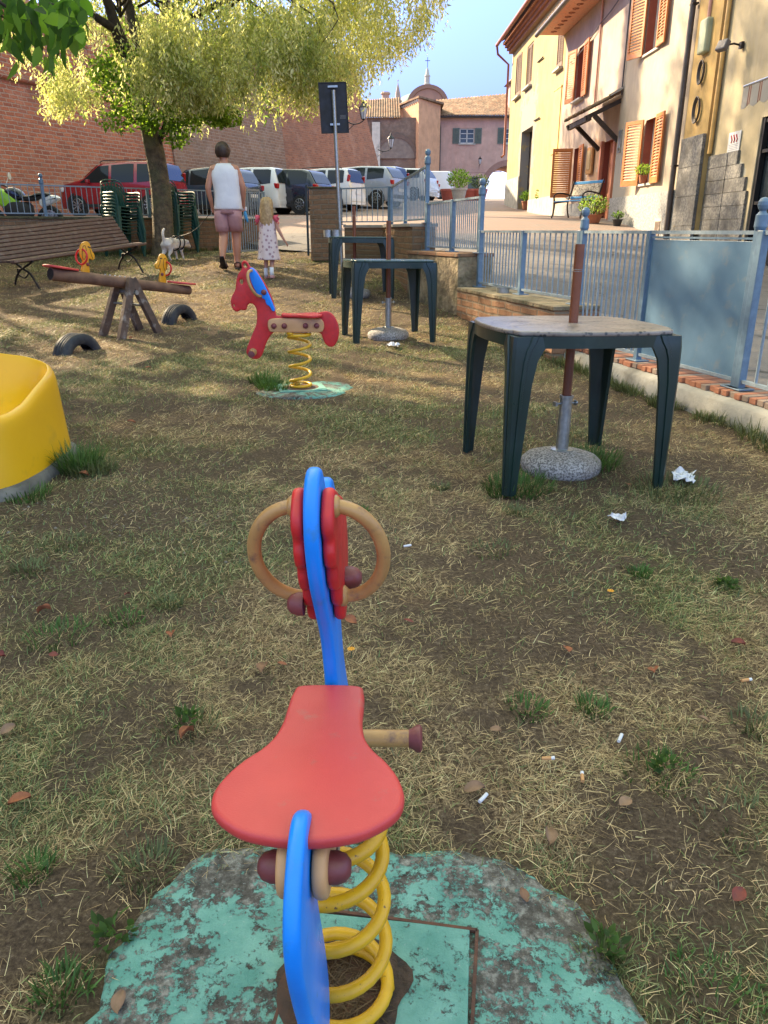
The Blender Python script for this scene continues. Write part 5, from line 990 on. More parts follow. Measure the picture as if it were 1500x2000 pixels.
# girl in a sleeveless flowered dress
gx, gy = (526-750)/1500*11.15, 11.7; gz = g(gx, gy)
girl = thing('person', 'small blond girl in long pale flowered dress with pink frill sleeves walking away', 'person', (gx, gy, gz), (0,0,R(-4)))
J = dict(pel=(0,0,.56,.085,.07), sp=(0,0,.68,.082,.065), ch=(0,.005,.80,.095,.062), nk0=(0,.012,.865,.042,.04), nk=(0,.018,.895,.030), hd0=(0,.025,.945,.056,.062), hd=(0,.03,1.0,.070,.080), hd1=(0,.025,1.06,.055,.062),
 ls=(-.105,.0,.825,.034), le=(-.135,.05,.67,.026), lw=(-.115,.14,.60,.019,.017), rs=(.105,.0,.825,.034), re=(.165,-.02,.66,.027), rw=(.235,.02,.52,.019,.016),
 lh=(-.05,0,.52,.062), lk=(-.055,.06,.30,.038), la_=(-.055,.0,.07,.024), lb=(-.058,.06,.03,.025,.016), lt=(-.06,.10,.025,.02,.012), rh=(.05,0,.52,.062), rk=(.052,.0,.30,.043), ra=(.055,-.12,.09,.024), rb=(.055,-.09,.035,.025,.016), rt=(.055,-.04,.022,.02,.012), nose=(0,.115,.99,.01), chin=(0,.075,.945,.026), e1=(-.072,.03,.985,.009,.016), e2=(.072,.03,.985,.009,.016))
E_ = [('pel','sp'),('sp','ch'),('ch','nk0'),('nk0','nk'),('nk','hd0'),('hd0','hd'),('hd','hd1'),('ch','ls'),('ls','le'),('le','lw'),('ch','rs'),('rs','re'),('re','rw'),('pel','lh'),('lh','lk'),('lk','la_'),('la_','lb'),('lb','lt'),('pel','rh'),('rh','rk'),('rk','ra'),('ra','rb'),('rb','rt'),('hd','nose'),('hd0','chin'),('hd','e1'),('hd','e2')]
hand(J, E_, 'rw', -1, (.5,.35,-.75), (.2,.9,.1), .62, .5, 'r'); hand(J, E_, 'lw', 1, (.1,.7,-.5), (.5,.5,.3), .62, .9, 'l')
skin_body('body', J, E_, 'pel', M['skin'], girl)
def flower_mat():
    m, nt, b, co = newmat('pale_flowered_cotton'); vo = nt.nodes.new('ShaderNodeTexVoronoi'); vo.inputs['Scale'].default_value = 17; nt.links.new(co, vo.inputs['Vector'])
    base = ramp(nt, noise(nt, co, 12, 4), [(.3, (.66,.52,.50)), (.7, (.74,.63,.60))]); k = ramp(nt, vo.outputs['Distance'], [(.26, 1.0), (.36, 0.0)]); col = mix(nt, mth(nt, 'MULTIPLY', k, .75), base, (.28,.13,.17)); setb(nt, b, col, .85, 0, noise(nt, co, 14, 5), .6, .012); return m
fr = lambda z, rx, ry, wr, y=0: ringz(0, y, z, rx, ry, 40, z*9, wr, 8)
shell('dress', [fr(.26,.165,.135,.06),fr(.28,.158,.13,.055),fr(.40,.142,.12,.05),fr(.52,.128,.108,.04),fr(.64,.115,.093,.02),fr(.74,.110,.083,.01),fr(.80,.106,.078,.0,.003),fr(.835,.088,.066,.0,.008)], flower_mat(), girl)
pk = pm('bright_pink_frill', (.75,.12,.17), (.60,.09,.13), 30, .8, bs=.5)
for sg in (-1, 1):
    mb = MB(); mb.loft([[Vector((sg*.095, .045*math.cos(a)+.0, .83+.055*math.sin(a)*.6)) for a in [2*PI*k/24 for k in range(24)]], [Vector((sg*(.155+.012*math.sin(6*a)), .07*math.cos(a), .80+.065*math.sin(a)*(1+.1*math.sin(6*a)))) for a in [2*PI*k/24 for k in range(24)]]], cap=False); o = mb.build('frill_sleeve', pk, girl, smooth=True); q = o.modifiers.new('t', 'SOLIDIFY'); q.thickness = .004
    mb = MB(); sh_ = (sg*.055,.0,.06) if sg < 0 else (.055,-.115,.075); mb.tube([(sh_[0],sh_[1]+.01,sh_[2]-.03),(sh_[0],sh_[1],sh_[2]+.0),(sh_[0],sh_[1]+.008,sh_[2]+.085)], [.029,.030,.031], 12); mb.build('sock', M['white_cloth'], girl, smooth=True)
    zz = .0 if sg < 0 else .012; mb = MB(); yy = .05 if sg < 0 else -.085; mb.lathe([(.0001,0),(.033,.0),(.036,.012),(.032,.034),(.02,.046),(.0001,.05)], 16, (sh_[0], yy, zz), sy=2.1); mb.build('shoe', pm('pale_pink_shoe', (.55,.30,.32), (.4,.2,.22), 20, .6), girl, smooth=True)
mb = MB(); rings = []
for i, (z, rx, ry, cy_) in enumerate(((1.105,.01,.01,.02),(1.10,.045,.05,.02),(1.07,.074,.08,.015),(1.02,.088,.09,.01),(.96,.092,.082,-.005),(.90,.093,.068,-.022),(.84,.095,.055,-.038),(.78,.088,.044,-.05),(.73,.070,.034,-.056),(.70,.045,.022,-.058))): rings.append([Vector((rx*(1+.07*math.sin(9*a+z*30))*math.cos(a), cy_+ry*(1+.07*math.sin(7*a+z*20))*math.sin(a), z+.012*math.sin(8*a)*(z < .76))) for a in [2*PI*k/36 for k in range(36)]])
mb.loft(rings); mb.build('hair', M['blond_hair'], girl, smooth=True)
# white dog, tail up, sniffing towards the right
dx, dy = (342-750)/1500*12.9, 13.5; dz = g(dx, dy)
dog = thing('dog', 'small white dog in a black harness with curled tail by the tree trunk', 'dog', (dx, dy, dz), (0,0,R(-20)), None); dog.scale = (1.22,)*3
J = dict(hip=(0,-.13,.225,.082,.074), bel=(0,-.02,.215,.080,.072), cht=(0,.12,.225,.078,.082), nk=(.01,.20,.225,.046,.05), hd=(.03,.275,.205,.048,.046), mz=(.035,.335,.180,.027,.022), ns=(.037,.372,.168,.016,.014), e1=(-.012,.265,.245,.014,.02), e1b=(-.025,.262,.225,.011,.008), e2=(.072,.268,.24,.014,.02), e2b=(.085,.268,.222,.011,.008),
 lhp=(-.040,-.15,.19,.042,.05), lst=(-.048,-.115,.125,.034,.040), lhk=(-.048,-.185,.075,.014,.016), lp=(-.048,-.165,.015,.014), lpt=(-.048,-.135,.010,.015,.010), rhp=(.040,-.15,.19,.042,.05), rst=(.048,-.115,.125,.034,.040), rhk=(.048,-.175,.075,.014,.016), rp=(.048,-.155,.015,.014), rpt=(.048,-.125,.010,.015,.010),
 lsh=(-.04,.13,.17,.032,.036), lel=(-.042,.115,.11,.019), lwr=(-.042,.13,.055,.014), lf=(-.042,.135,.014,.014), lft=(-.042,.16,.010,.015,.010), rsh=(.04,.13,.17,.032,.036), rel=(.042,.13,.11,.019), rwr=(.042,.16,.055,.014), rf=(.042,.165,.014,.014), rft=(.042,.19,.010,.015,.010),
 t0=(0,-.185,.265,.022), t1=(0,-.205,.325,.018), t2=(0,-.19,.385,.017), t3=(0,-.15,.41,.012))
E_ = [('hip','bel'),('bel','cht'),('cht','nk'),('nk','hd'),('hd','mz'),('mz','ns'),('hd','e1'),('e1','e1b'),('hd','e2'),('e2','e2b'),('hip','lhp'),('lhp','lst'),('lst','lhk'),('lhk','lp'),('lp','lpt'),('hip','rhp'),('rhp','rst'),('rst','rhk'),('rhk','rp'),('rp','rpt'),('cht','lsh'),('lsh','lel'),('lel','lwr'),('lwr','lf'),('lf','lft'),('cht','rsh'),('rsh','rel'),('rel','rwr'),('rwr','rf'),('rf','rft'),('hip','t0'),('t0','t1'),('t1','t2'),('t2','t3')]
skin_body('body', J, E_, 'bel', pm('white_fur', (.70,.66,.60), (.55,.50,.44), 25, .9, bs=1, bd=.006, bsc=90), dog)
mb = MB()
for y, r_ in ((.055,.090),(.165,.084)): mb.tube([(r_*math.cos(a), y+.02*math.sin(a), .222+r_*1.03*math.sin(a)) for a in [2*PI*k/24 for k in range(24)]], .009, 6, closed=True)
mb.tube([(0,.055,.300),(0,.165,.298)], .009, 6); mb.build('harness', M['black_metal'], dog, smooth=True)
mb = MB(); mb.lathe([(.016,0),(.0001,.008)], 10, (.037,.380,.172), axis='Y'); mb.build('nose', M['black_metal'], dog)
dh = Matrix.Translation(dog.location) @ Matrix.Rotation(R(-20), 4, 'Z') @ Matrix.Scale(1.22, 4) @ Vector((0,.11,.31)); mh = Matrix.Translation(man.location) @ Matrix.Rotation(R(4), 4, 'Z') @ Vector((-.235,.12,.86))
mb = MB(); mb.tube([dh.lerp(mh, k/8)+Vector((0,0,-.10*math.sin(PI*k/8))) for k in range(9)], .005, 6); tag(mb.build('leash', M['black_metal'], smooth=True), 'thin dark leash from the harness of the white dog to the hand', 'leash')
c = Matrix.Translation(man.location) @ Matrix.Rotation(R(4), 4, 'Z') @ Vector((.245,.165,.84)); bag = thing('waste_bag', 'small blue bag hanging from the right hand beside a white dispenser', 'bag', c)
shell('pouch', [ringz(0,0,.0,.018,.012,10), ringz(.005,0,-.05,.026,.014,10,1,.15), ringz(.02,0,-.11,.020,.010,10,2,.2), ringz(.035,0,-.16,.012,.006,10,0,.2)], pm('blue_bag', (.08,.42,.72), (.05,.3,.6), 20, .5), bag, cap=True)
mb = MB(); mb.box((0,0,.035), (.07,.04,.06)); mb.build('dispenser', M['white_paint'], bag, bevel=.012)
# ================================================================ PARKED CARS
def paint(name, c, c2=None): return pm(name, c, c2 or tuple(x*.92 for x in c), 2, .22, .0, bs=.02, coat=.6)
PT = dict(red=paint('dark_red_paint', (.30,.012,.02)), blue=paint('dark_blue_grey_paint', (.035,.055,.085)), navy=paint('navy_black_paint', (.010,.014,.030)), white=M['white_paint'], grey=paint('blue_grey_paint', (.30,.33,.38)), silver=paint('warm_silver_paint', (.50,.48,.44)))
SHP = {
 'hatch': dict(L=3.75, W=1.66, H=1.50, top=[(0,.42),(.006,.60),(.025,.68),(.085,.92),(.14,.975),(.35,1.0),(.56,.965),(.72,.70),(.80,.655),(.93,.58),(.985,.46),(1,.32)], belt=.60),
 'box':   dict(L=3.65, W=1.64, H=1.55, top=[(0,.40),(.006,.62),(.02,.72),(.05,.94),(.09,.985),(.35,1.0),(.62,.96),(.77,.68),(.83,.65),(.94,.59),(.99,.45),(1,.32)], belt=.58),
 'suv':   dict(L=4.30, W=1.80, H=1.62, top=[(0,.44),(.006,.60),(.02,.70),(.075,.90),(.11,.965),(.35,1.0),(.60,.965),(.74,.71),(.80,.68),(.93,.63),(.99,.50),(1,.36)], belt=.63),
 'van':   dict(L=4.30, W=1.78, H=1.82, top=[(0,.35),(.004,.70),(.012,.92),(.03,.985),(.35,1.0),(.66,.985),(.72,.95),(.83,.66),(.88,.62),(.96,.54),(.99,.42),(1,.30)], belt=.58)}
def car(label, shape, px, d, pmat, head=(-.93,.36), rails=False, dark_bumper=False, lamps='low', grp='cars parked in a row along the rampart'):
    sp = SHP[shape]; L, W, H = sp['L'], sp['W'], sp['H']; x = at(px, 400, d).x; t = thing('parked_car', label, 'car', (x, d, s(d)), (0,0,math.atan2(head[1], head[0])), grp)
    tx = [p[0] for p in sp['top']]; tz = [p[1]*H for p in sp['top']]; zt = lambda u: float(np.interp(u, tx, tz)); zb_ = .125*H
    def sec(u):
        e = 1-.15*math.exp(-u/.035)-.22*math.exp(-(1-u)/.05); w = W/2*e; z1 = zt(u); zs = min(sp['belt']*H, z1-.03); k = max(0, (z1-zs)/(.4*H)); wr = w*(.985-(.10 if shape == 'van' else .19)*k)
        return [(w*.92, zb_), (w*.985, zb_+.10), (w, .33*H), (w*.995, .48*H if .48*H < zs else zs-.02), (w*.975, zs), ((w*.97+wr)/2*1.012, (zs+z1-.05)/2), (wr, z1-.055), (wr*.93, z1-.018), (wr*.6, z1-.002), (0, z1+.006)]
    us = sorted(set([0,.004,.012,.022,.04,.06,.08,.1,.13,.16,.2,.25,.3,.36,.42,.5,.56,.6,.64,.68,.72,.76,.8,.85,.9,.94,.97,.985,.995,1.0])); rings = []
    for u in us:
        c = sec(u); xx = (u-.5)*L; rings.append([Vector((xx, y, z)) for y, z in c]+[Vector((xx, -y, z)) for y, z in c[-2::-1]])
    mb = MB(); mb.loft(rings); body = mb.build('body', pmat, t, smooth=45)
    def ysurf(u, z): c = sec(u); return float(np.interp(z, [p[1] for p in c], [p[0] for p in c]))
    wins = {'hatch': [(.10,.30),(.325,.52),(.54,.74)], 'box': [(.075,.27),(.30,.50),(.525,.78)], 'suv': [(.10,.28),(.305,.50),(.525,.76)], 'van': [(.62,.86)]}[shape]
    for sg in (1, -1):
        for a, b in wins:
            P = []
            for i in range(9):
                u = a+(b-a)*i/8; z0 = sp['belt']*H+.035; z1 = zt(u)-.085
                if a < .12: z0 += .05*(1-i/8)
                z1 = max(z1, z0+.012); P.append([Vector(((u-.5)*L, sg*(ysurf(u, z0+(z1-z0)*j/4)+.007), z0+(z1-z0)*j/4)) for j in range(5)])
            mb = MB(); mb.grid(P, flip=sg > 0); mb.build('side_window', M['car_glass'], t, smooth=True, recalc=False)
    prof = [(u, zt(u)) for u in (np.linspace(.012, .13, 12))]; lo, hi = sp['belt']*H+.10, .945*H; pts = []
    for k in range(7):
        z = lo+(hi-lo)*k/6; u = float(np.interp(z, tz[:6], tx[:6])); w = ysurf(u+.004, min(z-.02, sec(u)[6][1]))*.84; pts.append([Vector(((u-.5)*L-.014, w*j/4, z+.004)) for j in range(-4, 5)])
    if shape != 'van': mb = MB(); mb.grid(pts, flip=True); mb.build('rear_window', M['car_glass'], t, smooth=True, recalc=False)
    pts = []
    for k in range(6):
        u = {'hatch': .575, 'box': .64, 'suv': .615, 'van': .735}[shape]+{'hatch': .125, 'box': .115, 'suv': .11, 'van': .085}[shape]*k/5; pts.append([Vector(((u-.5)*L+.012, sec(u)[6][0]*.88*j/4, zt(u)+.008)) for j in range(-4, 5)])
    mb = MB(); mb.grid(pts); mb.build('windscreen', M['car_glass'], t, smooth=True, recalc=False)
    R_ = .335 if shape == 'suv' else .30
    for u in (.175, .825):
        for sg in (1, -1):
            c = ((u-.5)*L, 0, R_); yw = ysurf(u, R_+.05); mb = MB(); mb.lathe([(R_+.055, yw-.06),(R_+.055, yw+.004),(.01, yw+.004)] if sg > 0 else [(R_+.055, -yw+.06),(R_+.055, -yw-.004),(.01, -yw-.004)], 28, c, axis='Y'); mb.build('wheel_arch', M['dark_trim'], t)
            mb = MB(); mb.lathe([(R_*.64, sg*(yw-.16)),(R_*.95, sg*(yw-.16)),(R_, sg*(yw-.13)),(R_, sg*(yw-.01)),(R_*.94, sg*(yw+.015)),(R_*.64, sg*(yw+.012))], 28, c, axis='Y'); w_ = mb.build('wheel', M['tyre'], t, smooth=50)
            mb = MB(); mb.lathe([(R_*.64, sg*(yw+.010)),(R_*.60, sg*(yw+.018)),(R_*.57, sg*(yw+.004)),(R_*.1, sg*(yw-.006))], 28, c, axis='Y')
            for k in range(9):
                a = 2*PI*k/9; mb.bar((c[0]+.04*math.cos(a), sg*(yw+.010), R_+.04*math.sin(a)), (c[0]+R_*.59*math.cos(a), sg*(yw+.014), R_+R_*.59*math.sin(a)), .026, .014, mi=0, up=(0,1,0))
            mb.build('rim', [M['rim']], w_, smooth=40)
    for sg in (1, -1):
        mb = MB(); w_ = sec(.03)[4][0]
        if lamps == 'high': mb.box((-.5*L+.085, sg*w_*.90, .74*H), (.10,.10,.26), rot=(sg*R(10),R(-8),sg*R(-12)))
        else: mb.box((-.5*L+.085, sg*w_*.93, .585*H), (.22,.13,.17), rot=(0,R(-6),sg*R(-14)))
        mb.build('tail_lamp', M['red_lens'], t, bevel=.03, seg=3)
        mb = MB(); mb.box((.5*L-.17, sg*sec(.955)[3][0]*.86, .49*H), (.24,.22,.13), rot=(0,R(14),sg*R(24))); mb.build('headlight', M['clear_lens'], t, bevel=.03, seg=3)
        mb = MB(); mb.box((.20*L, sg*(W/2+.06), sp['belt']*H+.07), (.10,.17,.11)); mb.build('wing_mirror', pmat, t, bevel=.03, seg=3)
        mb = MB(); mb.bar((-.40*L, sg*(W/2+.001), .18*H), (.40*L*.0+.30*L, sg*(W/2+.001), .18*H), .012, .09); mb.build('sill_trim', M['dark_trim'], t)
        if rails: mb = MB(); zr = H-.035; yr = sec(.35)[6][0]*.93; mb.tube(smooth_loop([(-.38*L,sg*yr,zr-.02),(-.36*L,sg*yr,zr+.045),(-.1*L,sg*yr,zr+.055),(.08*L,sg*yr,zr+.045),(.11*L,sg*yr,zr-.03)], 3, False), .014, 8); mb.build('roof_rail', M['dark_trim'], t, smooth=True)
    mb = MB(); mb.box((-.5*L+.055, 0, .24*H), (.13, W*.86, .20)); mb.build('rear_bumper', M['dark_trim'] if dark_bumper else pmat, t, bevel=.05, seg=3)
    mb = MB(); mb.box((-.5*L-.012 if not dark_bumper else -.5*L-.012, 0, .40*H if shape != 'van' else .33*H), (.012,.50,.11)); mb.build('number_plate', M['white_paint'], t, bevel=.004)
    return t
car('dark red hatchback with black roof rails behind the stacked chairs', 'box', 246, 26.3, PT['red'], (-.985,.17), rails=True, lamps='high')
car('dark blue grey hatchback mostly hidden behind the tree and the walking adult', 'hatch', 402, 28.6, PT['blue'], (-.95,.31))
car('white hatchback between the walking adult and the navy hatchback', 'box', 478, 30.6, PT['white'], (-.93,.37))
car('navy black hatchback with dark alloy wheels seen through the open gate', 'hatch', 548, 30.8, PT['navy'], (-.93,.37))
car('white boxy car with black roof rails behind the brick gate pillar', 'box', 622, 34.0, PT['white'], (-.91,.41), rails=True, lamps='high')
car('blue grey sport utility car with dark lower bumper behind the sign pole', 'suv', 696, 36.4, PT['grey'], (-.90,.43), dark_bumper=True)
car('silver boxy car half hidden beyond the blue grey sport utility car', 'box', 722, 40.5, PT['silver'], (-.90,.43), lamps='high')
car('white sloping roof car beyond the silver car, left of the rising railing', 'suv', 774, 46, PT['white'], (-.90,.43))
car('pale silver car seen through the rising blue railing beside the white van', 'hatch', 796, 52, PT['silver'], (-.95,.30))
car('white panel van at the far end of the parked row', 'van', 826, 60, PT['white'], (-.97,.24), dark_bumper=True, grp=None)
# ---- motorbike at the left edge behind the railing
bx = at(38, 400, 17.4).x; bk = thing('motorbike', 'motorbike with lime green fairing behind the left railing', 'motorbike', (bx, 17.4, s(17.4)), (0,0,R(170)))
for nm, x in (('front_wheel', .68), ('rear_wheel', -.68)):
    mb = MB(); mb.lathe([(.22,-.05),(.28,-.06),(.305,0),(.28,.06),(.22,.05),(.22,-.05)], 28, (x,0,.305), axis='Y'); w_ = mb.build(nm, M['tyre'], bk, smooth=True); mb = MB(); mb.lathe([(.23,-.02),(.23,.02),(.20,.02),(.20,-.02),(.23,-.02)], 24, (x,0,.305), axis='Y')
    for k in range(6): a = PI*k/3; mb.bar((x,0,.305), (x+.21*math.cos(a),0,.305+.21*math.sin(a)), .02, .02, up=(0,1,0))
    mb.build('rim', M['rim'], w_)
mb = MB(); mb.loft([ringz(.0+.02*k, 0, z, rx, ry, 16) for k, (z, rx, ry) in enumerate(((.30,.22,.12),(.45,.34,.16),(.60,.36,.15),(.68,.30,.12)))]); mb.tube([(.68,.09,.31),(.56,.09,.6),(.46,.08,.92)], .03, 8); mb.tube([(.68,-.09,.31),(.56,-.09,.6),(.46,-.08,.92)], .03, 8); mb.build('engine_frame', M['dark_trim'], bk, smooth=50)
plate('fairing', [(-.02,.62),(.12,.84),(.34,.93),(.52,.98),(.60,.86),(.52,.70),(.34,.58),(.14,.52)], .24, .07, pm('lime_paint', (.32,.62,.02), (.28,.55,.02), 5, .3, coat=.4), bk, lambda u, v, w: Vector((u, w, v)), k=3)
plate('fuel_tank', [(-.15,.68),(-.1,.84),(.1,.92),(.26,.88),(.24,.74),(.05,.66)], .22, .08, PT['navy'], bk, lambda u, v, w: Vector((u, w, v+.05)), k=3)
plate('seat', [(-.72,.84),(-.5,.86),(-.3,.80),(-.1,.80),(-.12,.70),(-.4,.70),(-.7,.78)], .22, .05, M['dark_trim'], bk, lambda u, v, w: Vector((u, w, v)), k=3)
plate('tail_cover', [(-.95,.80),(-.80,.86),(-.5,.78),(-.55,.62),(-.8,.70)], .16, .05, M['white_paint'], bk, lambda u, v, w: Vector((u, w, v-.05)), k=3)
mb = MB(); mb.tube([(.36,.36,.96),(.44,.2,1.02),(.46,-.2,1.02),(.36,-.36,.96)], .014, 8); mb.build('handlebar', M['black_metal'], bk, smooth=True)
for sg in (1, -1): mb = MB(); mb.tube([(.42,sg*.25,1.0),(.40,sg*.30,1.12),(.38,sg*.34,1.18)], .008, 6); mb.lathe([(.0001,-.012),(.05,-.01),(.055,0),(.05,.008),(.0001,.008)], 16, (.375,sg*.36,1.20), axis='X', sy=1.4); mb.build('mirror', M['clear_lens'], bk, smooth=50)
# ================================================================ HOUSES ON THE RIGHT
HA = math.atan2(1, -.0225)
FX = lambda d: 6.44-.0225*d
def plaster(name, c, stain, peel=None, peelrect=None, lo=.5, c2=None):
    m, nt, b, co = newmat(name); sp = nt.nodes.new('ShaderNodeSeparateXYZ'); nt.links.new(co, sp.inputs[0])
    col = ramp(nt, noise(nt, co, 1.2, 8, .65, .3), [(.35, c2 or tuple(x*.74 for x in c)), (.62, c)]); st = nt.nodes.new('ShaderNodeMapping'); st.inputs['Scale'].default_value = (2.5,2.5,.35); nt.links.new(co, st.inputs['Vector'])
    k = ramp(nt, noise(nt, st.outputs[0], 1.3, 8, .7), [(lo-.04, 0.0), (lo+.12, .95)]); col = mix(nt, k, col, stain)
    if peelrect:
        xa, xb_, za, zb_ = peelrect; d1 = mth(nt, 'SUBTRACT', 1.0, mth(nt, 'ABSOLUTE', mth(nt, 'DIVIDE', mth(nt, 'SUBTRACT', sp.outputs[0], (xa+xb_)/2), (xb_-xa)/2))); d2 = mth(nt, 'SUBTRACT', 1.0, mth(nt, 'ABSOLUTE', mth(nt, 'DIVIDE', mth(nt, 'SUBTRACT', sp.outputs[2], (za+zb_)/2), (zb_-za)/2)))
        w_ = mth(nt, 'MINIMUM', d1, d2); v = mth(nt, 'ADD', mth(nt, 'MULTIPLY', w_, .55), noise(nt, co, 2.6, 9, .7)); k = ramp(nt, v, [(.66, 0.0), (.69, 1.0)]); k = mth(nt, 'MULTIPLY', k, ramp(nt, w_, [(.0, 0.0), (.02, 1.0)])); col = mix(nt, k, col, peel)
    setb(nt, b, col, .9, 0, mth(nt, 'ADD', noise(nt, co, 3.5, 6, .6), mth(nt, 'MULTIPLY', noise(nt, co, 60, 4), .15)), .35, .02, .2); return m
def facade(name, root, x0, x1, z0, z1, ops, mats, depth=.28, y0=0):
    xs_ = sorted(set([x0, x1]+[v for o in ops for v in o[:2]])); zs_ = sorted(set([z0, z1]+[v for o in ops for v in o[2:4]])); mb = MB()
    for i in range(len(xs_)-1):
        for j in range(len(zs_)-1):
            cx_, cz_ = (xs_[i]+xs_[i+1])/2, (zs_[j]+zs_[j+1])/2
            if any(o[0] < cx_ < o[1] and o[2] < cz_ < o[3] for o in ops): continue
            a, b_, c, d_ = xs_[i], xs_[i+1], zs_[j], zs_[j+1]; mb.add([(a,y0,c),(b_,y0,c),(b_,y0,d_),(a,y0,d_)], [(0,1,2,3)])
    for a, b_, c, d_ in ops:
        q = [(a,c),(b_,c),(b_,d_),(a,d_)]
        for k in range(4): p, r_ = q[k], q[(k+1) % 4]; mb.add([(p[0],y0,p[1]),(r_[0],y0,r_[1]),(r_[0],y0-depth,r_[1]),(p[0],y0-depth,p[1])], [(0,1,2,3)], 1)
        mb.add([(a,y0-depth,c),(b_,y0-depth,c),(b_,y0-depth,d_),(a,y0-depth,d_)], [(3,2,1,0)], 2)
    # ends, back and top close the block
    mb.add([(x0,y0,z0),(x0,y0-7,z0),(x0,y0-7,z1),(x0,y0,z1),(x1,y0,z0),(x1,y0-7,z0),(x1,y0-7,z1),(x1,y0,z1)], [(0,1,2,3),(4,7,6,5),(1,5,6,2),(3,2,6,7)])
    return mb.build(name, mats, root)
def shutter(root, hx, dirx, ang, z0, z1, w_=.55, mat_=None, y=.03, slats=None):
    """hinge at hx; dirx +1/-1 which way it lies when folded flat; ang 0 = flat on the wall, 90 = straight out"""
    mb = MB(); a = R(ang); ux, uy = math.cos(a)*dirx, math.sin(a); nx, ny = -uy*dirx, math.cos(a)*1; t = .035
    def P(u, z, n): return Vector((hx+ux*u+nx*n*dirx*1, y+uy*u+abs(ny)*n+.02, z))
    def bx(u0, u1, za, zb_, n0=0, n1=t): V = [P(u, z, n) for u in (u0, u1) for z in (za, zb_) for n in (n0, n1)]; mb.add(V, [(0,1,3,2),(4,6,7,5),(0,4,5,1),(2,3,7,6),(0,2,6,4),(1,5,7,3)])
    fr_ = .065; bx(0, fr_, z0, z1); bx(w_-fr_, w_, z0, z1); bx(fr_, w_-fr_, z0, z0+.11); bx(fr_, w_-fr_, z1-.075, z1); zm = (z0+z1)/2
    n = int((z1-z0-.2)/.058)
    for i in range(n):
        zc = z0+.13+(z1-z0-.22)*i/(n-1); V = [P(u, zc+dz, nn) for u in (fr_*.8, w_-fr_*.8) for dz, nn in ((-.020,.030),(.020,.002),(.028,.008),(-.012,.036))]; mb.add(V, [(0,1,2,3),(7,6,5,4),(0,4,5,1),(1,5,6,2),(2,6,7,3),(3,7,4,0)])
    return mb.build('shutter', mat_ or M['shutter'], root)
def window(root, a, b, z0, z1, y=-.2, fm=None, bars=(1,2)):
    mb = MB(); f = .055; fm = fm or M['frame_brown']
    for p in (((a+b)/2, z0+f/2, b-a, f), ((a+b)/2, z1-f/2, b-a, f), (a+f/2, (z0+z1)/2, f, z1-z0-2*f), (b-f/2, (z0+z1)/2, f, z1-z0-2*f), ((a+b)/2, (z0+z1)/2, .07, z1-z0-2*f)): mb.box((p[0], y, p[1]), (p[2], .05, p[3]))
    for i in range(1, bars[1]): z = z0+(z1-z0)*i/bars[1]; mb.box(((a+b)/2-(b-a)/4, y, z), ((b-a)/2-.09, .03, .025)); mb.box(((a+b)/2+(b-a)/4, y, z), ((b-a)/2-.09, .03, .025))
    w_ = mb.build('window', fm, root); mb = MB(); mb.box(((a+b)/2, y-.02, (z0+z1)/2), (b-a-.04, .006, z1-z0-.04)); mb.build('pane', M['sky_glass'], w_)
    mb = MB(); mb.box(((a+b)/2, .05, z0-.03), (b-a+.16, .20, .05)); mb.build('sill', M['sill'], w_, bevel=.006)
    return w_
M['frame_brown'] = pm('brown_window_frame', (.16,.06,.04), rough=.5); M['frame_white'] = pm('white_window_frame', (.62,.60,.56), rough=.5)
def house(nm, label, d0): return thing(nm, label, 'house', (FX(d0), d0, 0), (0,0,HA))
def tile_roof(name, root, P00, P10, P01, P11, cols, mat_, amp=.045, rows=26):
    """corrugated pantile sheet between eave P00-P10 and ridge P01-P11"""
    P00, P10, P01, P11 = map(Vector, (P00, P10, P01, P11)); nrm = (P10-P00).cross(P01-P00).normalized(); nrm = nrm if nrm.z > 0 else -nrm; G_ = []; n = cols*6
    for i in range(n+1):
        u = i/n; row = []
        for j in range(rows+1):
            v = j/rows; p = P00.lerp(P10, u).lerp(P01.lerp(P11, u), v); st = ((v*rows*.5) % 1)*.5; row.append(p+nrm*(amp*abs(math.sin(PI*u*cols))+.02*(1-st)+.006*math.sin(i*1.7+j*2.9)))
        G_.append(row)
    mb = MB(); mb.grid(G_); o = mb.build(name, mat_, root, smooth=True, recalc=False); q = o.modifiers.new('t', 'SOLIDIFY'); q.thickness = .03; return o
def tilemat(name, a, b, c):
    m, nt, bs_, co = newmat(name); vo = nt.nodes.new('ShaderNodeTexVoronoi'); vo.inputs['Scale'].default_value = 3.6; nt.links.new(co, vo.inputs['Vector'])
    col = mix(nt, ramp(nt, vo.outputs['Color'], [(.3, 0.0), (.7, 1.0)]), a, b); col = mix(nt, ramp(nt, noise(nt, co, 1.4, 9, .75), [(.42, 0.0), (.66, .9)]), col, c); setb(nt, bs_, col, .9, 0, noise(nt, co, 20, 6, .7), .6, .02, .2); return m
M['tiles'] = tilemat('old_roof_tiles', (.22,.12,.075), (.30,.20,.13), (.07,.06,.05))
def pipe(name, root, pts, r, m, n=10): mb = MB(); mb.tube(pts, r, n); return mb.build(name, m, root, smooth=50)
